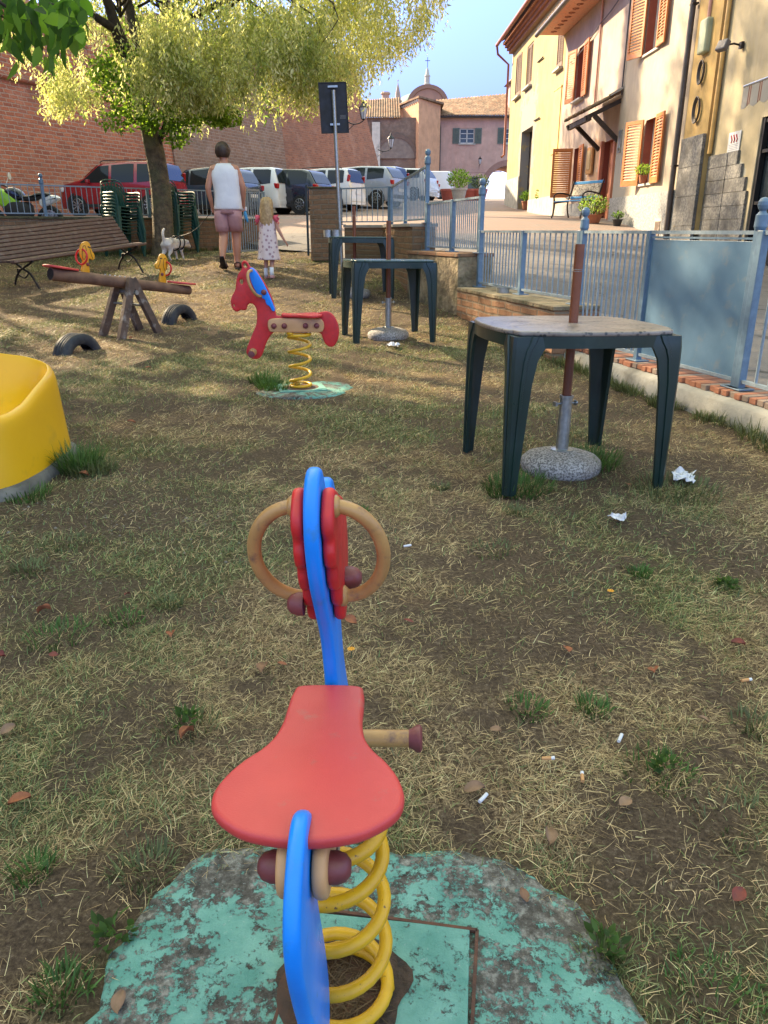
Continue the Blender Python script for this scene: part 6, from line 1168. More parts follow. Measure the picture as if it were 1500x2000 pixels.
# ---- yellow house (far)
D0 = 28.05; yh = house('house', 'tall yellow plastered house with brick cornice at the far end of the row', D0); L = lambda d: (d-D0)
ym = plaster('worn_yellow_plaster', (.46,.36,.17), (.35,.29,.18), (.27,.26,.24), (L(31.6),L(36.0),1.5,7.2), .5)
ops = [(L(35.75),L(36.95),6.45,8.0),(L(33.5),L(34.7),6.48,7.95),(L(28.45),L(29.25),6.2,7.45),(L(32.7),L(34.95),1.2,4.95)]
facade('wall', yh, 0, L(38.1), .5, 8.45, ops, [ym, ym, M['darkwood']], .35)
for a, b, z0, z1 in ops[:3]:
    for k, (hx, dx) in enumerate(((a,1),(b,-1))): shutter(yh, hx, dx, 4 if z0 != 6.48 else 0, z0+.02, z1, (b-a)/2-.005, M['brown_shutter'] if 'brown_shutter' in M else M.setdefault('brown_shutter', pm('faded_brown_shutter', (.20,.12,.08), (.14,.085,.06), 12, .7)), y=-.08 if z0 == 6.48 else -.03)
    mb = MB(); mb.box(((a+b)/2, .05, z0-.04), (b-a+.2, .18, .06)); mb.build('sill', M['sill'], yh)
mb = MB(); mb.box((L(28.75), .012, 4.6), (1.0,.03,1.95)); mb.box((L(28.75), .018, 5.6), (1.1,.05,.05)); mb.build('blind_door', pm('flat_ochre_panel', (.66,.40,.14), (.60,.36,.13), 4, .85), yh)
plm = pm('pale_worn_plinth', (.44,.42,.37), (.30,.29,.26), 4, .9, dirt=(.5,.48,.42), dsc=2)
for bx_ in (((L(36.5), .02, 2.2), (3.2,.06,2.2)), ((L(30.4), .02, 1.6), (4.4,.06,1.4))): mb = MB(); mb.box(*bx_); mb.build('plinth', plm, yh)
for k in range(4): mb = MB(); mb.box((L(33.05), .06+.09*k, 8.40+.11*k), (L(38.1)-L(28.0)+.0, .12+.18*k*.0+.12, .10)); mb.build('brick_cornice', M['warmcornice'] if 'warmcornice' in M else M.setdefault('warmcornice', brickmat('brick_cornice', (.42,.17,.10), (.34,.14,.09), (.3,.2,.15), .25, .09)), yh)
tile_roof('roof', yh, (L(28.0),.62,8.80), (L(38.35),.62,8.80), (L(28.0),-3.4,10.4), (L(38.35),-3.4,10.4), 50, M['tiles'])
pipe('gutter', yh, [(L(28.0),.66,8.78),(L(38.4),.66,8.74)], .075, M['copper_pipe']); pipe('downpipe', yh, [(L(38.4),.66,8.74),(L(38.4),.60,8.4),(L(38.35),.12,8.0),(L(38.35),.12,4.4),(L(38.3),.25,4.3)], .05, M['copper_pipe'])
for z in (6.5, 4.7): pipe('anchor', yh, [(L(32.4),.03,z*1.08),(L(31.4),.05,z*1.08-.02)], .025, M['iron'])
# ---- pink house with tiled porch
D0 = 21.35; ph = house('house', 'pale pink house with tiled door porch and orange louvred shutters', D0)
pkm = plaster('pale_pink_plaster', (.48,.37,.30), (.40,.33,.28), (.42,.27,.17), (L(23.0),L(24.6),1.6,4.0), .52)
ops = [(L(25.45),L(26.35),4.86,6.28),(L(25.15),L(25.98),2.16,3.52),(L(21.72),L(22.80),1.2,3.40)]
facade('wall', ph, 0, L(28.05), .5, 7.05, ops, [pkm, M['reveal'], M['reveal']], .3)
for a, b, z0, z1 in ops[:2]: window(ph, a, b, z0, z1, -.24)
shutter(ph, L(26.35), 1, 14, 4.86, 6.28, .55); shutter(ph, L(25.45), -1, 3, 4.86, 6.28, .60); shutter(ph, L(25.98), 1, 78, 2.14, 3.54, .60); shutter(ph, L(25.15), -1, 3, 2.14, 3.54, .56)
mb = MB(); mb.box((L(22.26), -.18, 2.3), (1.06,.05,2.2)); 
for z in (1.75, 2.75): mb.box((L(22.26), -.15, z), (.8,.02,.75))
dr = mb.build('door', pm('terracotta_door', (.46,.17,.09), (.40,.15,.08), 5, .6), ph, bevel=.01); mb = MB(); mb.lathe([(.03,0),(.03,.03),(.0001,.05)], 10, (L(21.9), -.12, 2.3), axis='Y'); mb.build('handle', M['galv'], dr)
for x in (L(21.66), L(22.86)): mb = MB(); mb.box((x, .03, 2.3), (.12,.10,2.25)); mb.build('door_surround', pm('terracotta_surround', (.50,.20,.11), (.44,.17,.10), 5, .7), ph)
mb = MB(); mb.box((L(25.4), .02, 1.35), (5.0,.06,1.2)); mb.build('plinth', M['granite'], ph)
pr = Vector((0,0,0)); xa, xb_ = L(21.25), L(23.35); tile_roof('porch_roof', ph, (xa,.98,3.92), (xb_,.98,3.92), (xa,.02,4.38), (xb_,.02,4.38), 10, tilemat('mossy_porch_tiles', (.16,.10,.06), (.25,.16,.10), (.05,.05,.035)), .05, 10)
for x in (xa+.12, xb_-.15):
    mb = MB(); mb.bar((x,.0,4.24), (x,.95,3.80), .10, .12, up=(1,0,0)); mb.bar((x,.02,3.25), (x,.72,3.86), .10, .10, up=(1,0,0)); mb.build('porch_bracket', M['darkwood'], ph)
mb = MB(); mb.bar((xa,.86,3.80), (xb_,.86,3.80), .09, .11); mb.build('porch_beam', M['darkwood'], ph); mb = MB(); mb.box((xa-.03, .22, 4.40), (.12,.46,.05), rot=(R(-28),0,0)); mb.build('lead_flashing', M['galv'], ph)
tile_roof('roof', ph, (L(21.3),.85,7.16), (L(28.5),.85,7.16), (L(21.3),-3.2,8.8), (L(28.5),-3.2,8.8), 36, M['tiles'])
mb = MB(); mb.box((L(24.9), .40, 7.10), (7.2,.86,.05)); mb.build('soffit', pm('painted_terracotta_soffit', (.62,.28,.16), (.52,.30,.20), 9, .8, dirt=(.35,.16,.10), dsc=14, dlo=.58, dhi=.62), ph)
mb = MB()
for k in range(15):
    x = L(21.7)+k*.45; mb.tube([(x+.11*math.cos(a)*(1-a/9), .42+.13*math.sin(a)*(1-a/9), 7.068) for a in np.linspace(0, 7, 14)], .012, 5)
mb.build('painted_scrolls', pm('dark_scroll_paint', (.30,.13,.08), rough=.8), ph)
pipe('gutter', ph, [(L(21.3),.88,7.12),(L(28.55),.88,7.08)], .07, M['grey_pipe'])
pipe('downpipe', ph, [(L(24.0),.04,7.0),(L(24.0),.04,4.4)], .03, M['pinkpipe'] if 'pinkpipe' in M else M.setdefault('pinkpipe', pm('pink_painted_pipe', (.58,.30,.22), rough=.6)))
def cable(root, a, b, sag, r=.014, m=None, name='cable'):
    a = Vector(a); b = Vector(b); pipe(name, root, [a.lerp(b, k/12)-Vector((0,0,sag*math.sin(PI*k/12))) for k in range(13)], r, m or M['grey_pipe'], 6)
cable(ph, (L(27.5),.05,6.05), (L(24.0),.06,6.42), .10); cable(ph, (L(24.0),.06,6.42), (L(21.4),.06,6.85), .08)
mb = MB(); mb.box((L(23.9), .06, 3.05), (.55,.07,.72)); lb = mb.build('wooden_box', pm('varnished_wood', (.50,.27,.09), (.4,.2,.07), 14, .4), ph, bevel=.02); mb = MB(); mb.box((L(23.9), .10, 3.05), (.36,.012,.5)); mb.build('box_panel', pm('straw_panel', (.42,.30,.13), (.3,.2,.1), 40, .7), lb)
mb = MB(); mb.box((L(21.42), .035, 3.35), (.02,.02,.0)) ; 
# ---- cream house
D0 = 16.72; cr = house('house', 'cream plastered house with granite plinth and two pairs of orange shutters', D0)
crm = plaster('cream_plaster', (.46,.39,.30), (.39,.32,.25), (.30,.28,.25), (L(20.0),L(21.7),1.4,3.3), .5)
ops = [(L(18.98),L(19.88),4.9,6.5),(L(18.44),L(19.27),2.18,3.5)]
facade('wall', cr, 0, L(21.33), .2, 9.6, ops, [crm, M['reveal'], M['reveal']], .3, .10)
for a, b, z0, z1 in ops: window(cr, a, b, z0, z1, -.10, M['frame_white'], (1,1))
for z0, z1, a, b, f1, f2 in ((4.88,6.5,18.98,19.88,18,3),(2.15,3.52,18.44,19.27,24,3)): shutter(cr, L(b), 1, f1, z0, z1, .56, y=.12); shutter(cr, L(a), -1, f2, z0, z1, .56, y=.12)
mb = MB(); mb.box((L(19.02), .12, 1.0), (4.62,.07,1.9)); mb.build('plinth', M['granite'], cr)
mb = MB(); mb.box((L(17.62), .13, 1.15), (.42,.065,.55)); vt = mb.build('vent_frame', M['sill'], cr); mb = MB(); mb.box((L(17.62), .165, 1.15), (.30,.02,.42)); mb.build('vent_hatch', M['post_wood'], vt)
pipe('downpipe', cr, [(L(16.95),.21,9.5),(L(16.95),.21,.7)], .055, M['grey_pipe'], 14)
for z in (2.4, 5.2): mb = MB(); mb.box((L(16.95), .19, z), (.16,.12,.03)); mb.build('pipe_clip', M['iron'], cr)
pipe('thin_pipe', cr, [(L(16.80),.14,1.95),(L(16.80),.14,.6)], .018, M['grey_pipe']); pipe('conduit', cr, [(L(21.2),.14,9.4),(L(21.2),.14,4.3)], .02, M['grey_pipe'])
mb = MB(); mb.box((L(21.05), .115, 3.25), (.22,.03,.5)); mb.lathe([(.05,0),(.05,.03),(.0001,.035)], 12, (L(21.05), .13, 3.1), axis='Y'); mb.build('intercom', M['galv'], cr)
mb = MB(); mb.box((L(20.6), .16, 6.9), (.02,.08,.02)); 
tile_roof('roof', cr, (L(16.5),.75,9.65), (L(21.4),.75,9.65), (L(16.5),-3.2,11.2), (L(21.4),-3.2,11.2), 24, M['tiles'])
# ---- ochre house (near)
D0 = 8.0; oh = house('house', 'ochre yellow house with dark stone slabs and black framed glass door', D0)
om = plaster('ochre_plaster', (.45,.38,.25), (.38,.33,.24), (.4,.38,.32), (L(14.0),L(15.2),.8,2.6), .52); om2 = plaster('deep_ochre_pilaster', (.47,.32,.13), (.40,.28,.13), None, None, .5)
ops = [(L(12.0),L(13.75),.4,2.88),(L(9.2),L(10.6),4.6,6.2)]
facade('wall', oh, 0, L(16.70), -.2, 8.8, ops, [om, om, M['darkwood']], .3, .06)
mb = MB(); mb.box((L(16.13), .12, 4.9), (1.1,.12,7.6)); mb.build('pilaster', om2, oh)
window(oh, *ops[1], -.12, M['frame_white'], (1,2))
mb = MB(); a, b, z0, z1 = ops[0]
for p in ((a+.04,.08),(b-.04,.08),((a+b)/2,.07)): mb.box((p[0], -.0, (z0+z1)/2), (p[1], .08, z1-z0-.01))
for z in (z0+.05, z1-.05, z0+1.2, z0+.55, z1-.5): mb.box(((a+b)/2, -.0, z), (b-a-.14, .05, .05))
dr = mb.build('glass_door', M['black_metal'], oh); mb = MB(); mb.box(((a+b)/2, -.06, (z0+z1)/2), (b-a-.05,.01,z1-z0-.06)); mb.build('pane', M['sky_glass'], dr)
def slab(x0_, x1_, z0_, z1_, y=.2, th=.06): mb = MB(); mb.box(((x0_+x1_)/2, y, (z0_+z1_)/2), (x1_-x0_-.006, th, z1_-z0_-.006)); mb.build('stone_slab', M['darkgranite'], oh, bevel=.004)
zz = .2
for k in range(5): slab(L(15.58), L(16.62), .2+.53*k, .2+.53*(k+1), .215)
for z0_, z1_, dn in ((2.24,2.46,14.35),(2.02,2.24,14.15),(1.80,2.02,13.95),(1.58,1.80,13.85),(1.36,1.58,13.85),(1.14,1.36,13.85),(.92,1.14,13.85),(.70,.92,13.85),(.3,.70,13.85)):
    slab(L(14.75), L(15.56), z0_, z1_, .08, .05); slab(L(dn), L(14.73), z0_, z1_, .08, .05)
for k in range(5): slab(L(8.2+.76*k), L(8.2+.76*(k+1)), .0, .62, .095); slab(L(8.2+.76*k), L(8.2+.76*(k+1)), .62, 1.2, .095)
mb = MB(); mb.box((L(16.13), .22, 4.50), (.34,.14,.56)); mb.build('meter_box', pm('weathered_green_box', (.36,.38,.24), (.26,.30,.20), 5, .6, dirt=(.5,.5,.42)), oh, bevel=.04, seg=3)
for z, r_ in ((3.92,.13),(3.30,.15)):
    mb = MB()
    for q in range(4): mb.tube([(L(16.13)+(r_+.012*q)*.8*math.cos(a_), .20+.012*q, z+(r_+.01*q)*1.25*math.sin(a_)) for a_ in [2*PI*k/26 for k in range(26)]], .010, 6, closed=True)
    mb.build('cable_coil', M['grey_pipe'], oh, smooth=True)
pipe('conduit', oh, [(L(16.13),.20,8.5),(L(16.13),.20,4.75)], .035, M['pinkpipe']); pipe('gas_pipe', oh, [(L(15.50),.12,8.6),(L(15.50),.12,3.0),(L(15.50),.12,2.5)], .04, pm('ochre_painted_pipe', (.62,.38,.12), rough=.5))
tile_roof('roof', oh, (0,.8,8.85), (L(16.7),.8,8.85), (0,-3.2,10.4), (L(16.7),-3.2,10.4), 40, M['tiles'])
fl = thing('floodlight', 'small grey floodlight on a bracket high on the ochre wall', 'lamp', (FX(14.85)-.07, 14.85, 4.08), (0,0,HA)); mb = MB(); mb.box((.0,.33,.02), (.22,.10,.17), rot=(R(25),0,R(20))); mb.build('lamp_head', pm('dark_grey_lamp', (.12,.11,.12), rough=.5), fl, bevel=.02); mb = MB(); mb.box((0,.30,-.0), (.18,.01,.13), rot=(R(25),0,R(20))); mb.build('lens', M['clear_lens'], fl); mb = MB(); mb.tube([(0,.0,.02),(0,.14,.05),(0,.28,.03)], .016, 6); mb.box((-.03,.03,.02), (.10,.05,.10)); mb.build('bracket', M['iron'], fl)
sn = thing('house_notice', 'small white notice plate with red arrows on the ochre wall', 'sign', (FX(14.62)-.065, 14.62, 2.60), (0,0,HA)); mb = MB(); mb.box((0,.012,0), (.46,.012,.34)); mb.build('plate', M['white_paint'], sn, bevel=.003)
mb = MB()
for k in range(3):
    for q in (0, 1): mb.bar((.12-.10*k, .0195, .12-.02*q*3), (.07-.10*k, .0195, .05+.0*q), .012, .028, up=(0,1,0)) if q == 0 else mb.bar((.07-.10*k, .0195, .05), (.10-.10*k, .0195, .0), .012, .022, up=(0,1,0))
mb.build('red_arrows', pm('notice_red', (.5,.03,.05), rough=.6), sn); mb = MB()
for k in range(5): mb.box((0,.0195,-.03-.027*k), (.36-.03*(k % 3),.003,.009))
mb.build('small_print', pm('notice_grey', (.25,.27,.33), rough=.6), sn)
aw = thing('awning', 'faded striped awning with scalloped edge over the glass door', 'awning', (FX(11.0)-.06, 11.0, 0), (0,0,HA))
def stripes():
    m, nt, b, co = newmat('faded_striped_canvas'); sp = nt.nodes.new('ShaderNodeSeparateXYZ'); nt.links.new(co, sp.inputs[0]); f = mth(nt, 'FRACT', mth(nt, 'MULTIPLY', sp.outputs[0], 3.3)); col = ramp(nt, f, [(0,(.36,.33,.30)),(.52,(.36,.33,.30)),(.54,(.25,.10,.07)),(.62,(.25,.10,.07)),(.64,(.40,.30,.24)),(.70,(.40,.30,.24)),(.72,(.22,.09,.06)),(.80,(.22,.09,.06)),(.82,(.36,.33,.30))], 'CONSTANT'); setb(nt, b, col, .9, 0, noise(nt, co, 9, 5), .4, .01); return m
sm_ = stripes(); xa, xb_ = -1.6, 1.02; mb = MB(); mb.grid([[(x, 1.12*v, 3.62-.58*v-.03*math.sin(PI*v)) for v in np.linspace(0,1,8)] for x in np.linspace(xa, xb_, 30)]); o = mb.build('canopy', sm_, aw, smooth=True); q = o.modifiers.new('t', 'SOLIDIFY'); q.thickness = .008
mb = MB(); mb.grid([[(x, 1.135, 3.03-v*(.22+.05*abs(math.sin((x-xa)*PI/.30)))) for v in (0,.5,1)] for x in np.linspace(xa, xb_, 80)]); o = mb.build('valance', sm_, aw); q = o.modifiers.new('t', 'SOLIDIFY'); q.thickness = .006
pipe('front_bar', aw, [(xa,1.125,3.045),(xb_,1.125,3.045)], .02, M['galv']); pipe('arm', aw, [(xb_-.05,.02,3.3),(xb_-.05,1.12,3.04)], .015, M['black_metal'])
wl = thing('wall_lantern', 'dark wall lantern on the ochre wall above the awning tip', 'lamp', (FX(12.5)-.06, 12.5, 3.75), (0,0,HA)); mb = MB(); mb.tube([(0,0,0),(0,.3,.12),(0,.45,.08)], .015, 6); mb.build('bracket', M['black_metal'], wl); mb = MB(); mb.lathe([(.09,-.06),(.12,.0),(.12,.02),(.05,.12),(.0001,.16)], 6, (0,.45,-.05)); mb.build('lamp_head', M['black_metal'], wl)
# ================================================================ RAMPART AND BASTION
M['rampart'] = brickmat('weathered_rampart_brick', (.56,.19,.095), (.34,.11,.065), (.50,.34,.24), .34, .125, stain=(.24,.11,.07), stainlo=.50, pale=(.54,.30,.2), ms=.020, bs=.9, wob=.06)
M['rampart_grey'] = brickmat('weathered_brown_brick', (.36,.20,.13), (.24,.13,.09), (.40,.31,.24), .34, .125, stain=(.22,.17,.13), stainlo=.5, pale=(.42,.32,.26), ms=.014, bs=.7, wob=.06)
RD = Vector((.38,.92,0)).normalized(); RA = math.atan2(RD.y, RD.x); R0v = Vector((-11.7,25.7,0))
rm = thing('rampart', 'massive red brick rampart wall with rounded cordon behind the parked cars', 'wall', R0v, (0,0,RA))
def sloped(name, x0_, x1_, z0_, z1_, y0_, y1_, th, mats, root, nx=1):
    mb = MB(); mb.add([(x0_,y0_,z0_),(x1_,y0_,z0_),(x1_,y1_,z1_),(x0_,y1_,z1_),(x0_,y0_+th,z0_),(x1_,y0_+th,z0_),(x1_,y1_+th,z1_),(x0_,y1_+th,z1_)], [(0,1,2,3),(5,4,7,6),(1,5,6,2),(4,0,3,7),(3,2,6,7),(0,4,5,1)]); return mb.build(name, mats, root)
sloped('red_brickwork', -26, 8.5, -1, 5.5, -.6, .10, 5, M['rampart'], rm); sloped('brown_brickwork', 8.5, 17.6, -1, 6.55, -.6, .10, 5, M['rampart_grey'], rm)
pipe('cordon', rm, [(-26,.07,5.58),(8.5,.07,5.58)], .11, M['rampart'], 10); pipe('cordon', rm, [(8.5,.07,6.64),(17.6,.07,6.64)], .11, M['rampart_grey'], 10)
sloped('red_parapet', -26, 8.5, 5.62, 7.9, .16, .22, 4.6, M['rampart'], rm); sloped('brown_parapet', 8.5, 17.6, 6.68, 8.9, .16, .22, 4.6, M['rampart_grey'], rm)
bs = thing('bastion', 'smooth sloping red brick bastion where the rampart ends, against the sky', 'wall', (0,0,0)); mb = MB()
foot = [(-5.45,40.6),(.85,51.8),(-1.2,60),(-14,60),(-14,44)]; cen = Vector((-8,51,0)); rings = []
for z, k in ((.5,0),(2.5,.5),(5,1.18),(7.5,1.88),(10.6,2.75)):
    rg = []
    for p in foot: v = Vector((*p,0)); dv = (cen-v).normalized() if v.x < 0 else Vector((-1,0,0)); rg.append(v+dv*k+Vector((0,0,z)))
    rings.append(rg)
mb.loft(rings); mb.build('brickwork', brickmat('fine_rough_red_brick', (.46,.18,.10), (.28,.11,.07), (.42,.26,.18), .34, .11, stain=(.22,.12,.085), stainlo=.48, pale=(.46,.27,.19), bs=.9, wob=.12), bs, bevel=.15, seg=3)
def lantern(label, p, out, sc_=1.0):
    t = thing('wall_lantern', label, 'lamp', p, (0,0,out), None); t.scale = (sc_,)*3
    mb = MB(); mb.tube(smooth_loop([(0,0,0),(.25,0,-.10),(.55,0,-.08),(.75,0,.02)], 4, False), .022, 8); mb.tube([(0,0,-.35),(.3,0,-.12)], .015, 6); mb.build('bracket', M['black_metal'], t, smooth=True)
    mb = MB(); mb.lathe([(.03,.0),(.05,.03),(.10,.06)], 6, (.75,0,.02)); mb.lathe([(.20,.50),(.22,.52),(.10,.66),(.06,.68),(.03,.80),(.0001,.84)], 6, (.75,0,.02)); 
    for k in range(6): a = 2*PI*k/6; mb.bar((.75+.10*math.cos(a),.10*math.sin(a),.08), (.75+.20*math.cos(a),.20*math.sin(a),.53), .014)
    mb.build('lantern_frame', M['black_metal'], t); mb = MB(); mb.lathe([(.0001,.07),(.092,.07),(.185,.50),(.0001,.50)], 6, (.75,0,.02)); mb.build('glass', pm('frosted_glass', (.50,.50,.52), rough=.3), t)
    return t
lantern('large black street lantern on a curved arm, upper one on the bastion', at(702, 238, 43.5)+Vector((-.6,0,0)), R(-20), 1.15); lantern('smaller black street lantern beyond the sloping bastion corner', at(738, 292, 58), R(-10), 1.2)
# ================================================================ FAR BUILDINGS
fb = thing('arch_house', 'pink house with green shutters and brick archway closing the street', 'house', (0,0,0)); pkf = plaster('dusty_pink_plaster', (.55,.35,.29), (.46,.31,.26), None, None, .5); org = plaster('orange_plaster', (.62,.34,.20), (.55,.30,.19), None, None, .55)
DF = 85.0; XL, XR = 5.42, 22.0; ZT = 11.7; ax_, az_, ar = 12.55, 5.15, 2.15
mb = MB(); NA = 24; arc = [(ax_+ar*math.cos(PI-PI*k/NA), az_+ar*math.sin(PI-PI*k/NA)) for k in range(NA+1)]
wins = [(7.55,9.05,9.35,10.72),(12.05,13.6,9.35,10.75),(8.55,9.6,4.95,6.2)]
def cells(mb, x0_, x1_, z0_, z1_, ops, y):
    xs_ = sorted(set([x0_, x1_]+[v for o in ops for v in o[:2] if x0_ < v < x1_])); zs_ = sorted(set([z0_, z1_]+[v for o in ops for v in o[2:4] if z0_ < v < z1_]))
    for i in range(len(xs_)-1):
        for j in range(len(zs_)-1):
            c = ((xs_[i]+xs_[i+1])/2, (zs_[j]+zs_[j+1])/2)
            if any(o[0] < c[0] < o[1] and o[2] < c[1] < o[3] for o in ops): continue
            mb.add([(xs_[i],y,zs_[j]),(xs_[i+1],y,zs_[j]),(xs_[i+1],y,zs_[j+1]),(xs_[i],y,zs_[j+1])], [(0,1,2,3)])
ztop_a = az_+ar+.02
cells(mb, XL, ax_-ar, 2, ztop_a, wins, DF); cells(mb, ax_+ar, XR, 2, ztop_a, [], DF); cells(mb, XL, XR, ztop_a, ZT, wins, DF)
for k in range(NA): a, b = arc[k], arc[k+1]; mb.add([(a[0],DF,a[1]),(b[0],DF,b[1]),(b[0],DF,ztop_a),(a[0],DF,ztop_a)], [(0,1,2,3)])
mb.add([(XL,DF,2),(XL,DF+7,2),(XL,DF+7,ZT),(XL,DF,ZT)], [(0,1,2,3)]); mb.add([(XR,DF,2),(XR,DF+7,2),(XR,DF+7,ZT),(XR,DF,ZT)], [(0,1,2,3)])
for a, b, z0_, z1_ in wins: mb.add([(a,DF+.25,z0_),(b,DF+.25,z0_),(b,DF+.25,z1_),(a,DF+.25,z1_)], [(0,1,2,3)]); mb.add([(a,DF,z0_),(a,DF+.25,z0_),(a,DF+.25,z1_),(a,DF,z1_)], [(0,1,2,3)]); mb.add([(b,DF,z0_),(b,DF+.25,z0_),(b,DF+.25,z1_),(b,DF,z1_)], [(0,1,2,3)]); mb.add([(a,DF,z1_),(b,DF,z1_),(b,DF+.25,z1_),(a,DF+.25,z1_)], [(0,1,2,3)])
mb.build('wall', pkf, fb, recalc=False)
mb = MB(); ring_in = [(ax_+ar*math.cos(PI-PI*k/NA), az_+ar*math.sin(PI-PI*k/NA)) for k in range(NA+1)]; full = [(ax_-ar,2)]+ring_in+[(ax_+ar,2)]
mb.loft([[Vector((p[0],DF,p[1])) for p in full],[Vector((p[0],DF+7,p[1])) for p in full]], closed=False, cap=False); mb.build('passage_vault', pkf, fb)
mb = MB(); ro = [(ax_+(ar+.55)*math.cos(PI-PI*k/NA), az_+(ar+.55)*math.sin(PI-PI*k/NA)) for k in range(NA+1)]
mb.loft([[Vector((a[0],DF-.06,a[1])),Vector((b[0],DF-.06,b[1])),Vector((b[0],DF+.2,b[1])),Vector((a[0],DF+.2,a[1]))] for a, b in zip(ring_in, ro)]); mb.build('brick_arch', pm('pinkish_brick_arch', (.33,.19,.15), (.27,.15,.12), 4, .9), fb)
gs = pm('grey_green_shutter', (.11,.14,.12), (.08,.10,.09), 8, .6)
for (a, b, z0_, z1_), sh_ in zip(wins[:2], ((.68,.68),(.8,.8))):
    w_ = MB(); 
    for p in ((a+.05,(z0_+z1_)/2,.09,z1_-z0_),(b-.05,(z0_+z1_)/2,.09,z1_-z0_),((a+b)/2,(z0_+z1_)/2,.09,z1_-z0_),((a+b)/2,z0_+.05,b-a,.09),((a+b)/2,z1_-.05,b-a,.09),((a+b)/2,z0_+(z1_-z0_)*.33,b-a,.05),((a+b)/2,z0_+(z1_-z0_)*.66,b-a,.05)): w_.box((p[0],DF+.12,p[1]), (p[2],.05,p[3]))
    wo = w_.build('window', M['frame_white'], fb); m_ = MB(); m_.box(((a+b)/2,DF+.17,(z0_+z1_)/2), (b-a,.02,z1_-z0_)); m_.build('pane', M['sky_glass'], wo); m_ = MB(); m_.box(((a+b)/2,DF-.06,z0_-.06), (b-a+.2,.2,.10)); m_.build('sill', M['sill'], wo)
    for sx_ in (a-.36, b+.36):
        m_ = MB(); m_.box((sx_,DF-.05,(z0_+z1_)/2), (.68,.06,z1_-z0_+.06))
        for k in range(14): m_.box((sx_,DF-.085,z0_+.12+k*.088), (.52,.03,.04), rot=(R(30),0,0))
        m_.build('shutter', gs, fb)
a, b, z0_, z1_ = wins[2]; m_ = MB(); m_.box(((a+b)/2,DF+.12,(z0_+z1_)/2), (b-a,.05,z1_-z0_)); m_.box(((a+b)/2,DF-.02,z1_+.04), (b-a+.2,.08,.10)); m_.build('closed_shutter', gs, fb)
mb = MB(); mb.bar((XL-.4,DF-.55,ZT-.02), (XR,DF-.55,ZT-.02), .16, .16); mb.box(((XL+XR)/2,DF-.28,ZT+.06), (XR-XL+.5,.62,.06)); mb.build('eave', M['darkwood'], fb)
tile_roof('roof', fb, (XL-.8,DF-.65,ZT+.05), (XR,DF-.65,ZT+.05), (XL-4.6,DF+6.5,13.7), (XR,DF+6.5,15.4), 64, M['tiles'], .10, 26)
pipe('downpipe', fb, [(XL-.1,DF-.6,ZT),(XL+.18,DF-.15,ZT-.9),(XL+.18,DF-.15,3)], .09, M['grey_pipe'])
mb = MB(); mb.box((XL+3.3,DF-.02,6.75), (6.4,.06,.10)); mb.build('string_course', pkf, fb)
dm = MB(); dm.box((13.7,DF+2.2,13.6), (2.2,1.6,3.4)); dm.build('dormer', pkf, fb); dm = MB(); dm.add([(12.2,DF+1.1,14.9),(13.7,DF+1.1,15.9),(15.2,DF+1.1,14.9),(12.2,DF+3.4,14.9),(13.7,DF+3.4,15.9),(15.2,DF+3.4,14.9)], [(0,1,4,3),(1,2,5,4),(0,2,1),(3,4,5)]); dm.build('dormer_roof', M['tiles'], fb); dm = MB(); dm.box((13.6,DF+1.37,13.75), (.95,.05,1.25)); dm.build('dormer_shutter', gs, fb)
mb = MB(); mb.box((6.35,DF-.06,5.35), (.62,.08,1.15)); nb_ = mb.build('notice_board', M['black_metal'], fb); mb = MB(); mb.box((6.35,DF-.11,5.35), (.48,.02,1.0)); nb2 = mb.build('poster', M['white_paint'], nb_); 
mb = MB(); mb.box((6.35,DF-.13,5.2), (.34,.01,.3)); nb3 = mb.build('green_print', pm('green_print', (.25,.40,.10), rough=.7), nb_)
lantern('small dark lantern on the pink wall left of the brick arch', Vector((9.6,DF-.05,7.35)), R(-90), .95)
ot = thing('orange_tower', 'orange plastered stair tower between brick gate wall and pink house', 'house', (0,0,0)); mb = MB(); pl = [(3.22,79.5),(5.5,83.6),(5.6,90),(1.0,90),(.95,86.5)]
mb.loft([[Vector((*p, z)) for p in pl] for z in (2, 12.6)]); mb.build('wall', org, ot); mb = MB(); pl2 = [(3.20,79.2),(5.8,83.3),(5.9,90.3),(.7,90.3),(.62,86.4)]; mb.loft([[Vector((*p, z)) for p in pl2] for z in (12.62, 12.78)]); mb.build('roof_edge', M['tiles'], ot)
mb = MB()
for k in range(14): p = Vector((3.22,79.5,12.45)).lerp(Vector((.95,86.5,12.45)), (k+.5)/14); mb.box(p+Vector((-.05,0,0)), (.16,.18,.22))
mb.build('dentils', M['sill'], ot)
bg_ = thing('brick_gatehouse', 'dark brick gatehouse wall with blind round arch and lantern', 'house', (0,0,0)); gb = brickmat('grey_brown_brick', (.24,.15,.11), (.17,.12,.095), (.22,.17,.14), .32, .1, stain=(.12,.10,.09), stainlo=.45, pale=(.33,.25,.2), ms=.02)
mb = MB(); mb.loft([[Vector((x, y, z)) for x, y in ((-3.5,80.5),(3.12,80.2),(3.0,86),(-3.5,86))] for z in (2, 11.1)]); mb.build('brickwork', gb, bg_)
cxg, czg = 1.15, 7.6; ri = [(cxg+1.75*math.cos(PI-PI*k/20), czg+1.75*math.sin(PI-PI*k/20)) for k in range(21)]; rq = [(cxg+2.1*math.cos(PI-PI*k/20), czg+2.1*math.sin(PI-PI*k/20)) for k in range(21)]
mb = MB(); mb.loft([[Vector((a[0],80.05,a[1])),Vector((b[0],80.05,b[1])),Vector((b[0],80.45,b[1])),Vector((a[0],80.45,a[1]))] for a, b in zip(ri, rq)]); mb.build('blind_arch', pm('dark_arch_brick', (.15,.10,.08), (.11,.08,.07), 5, .9), bg_)
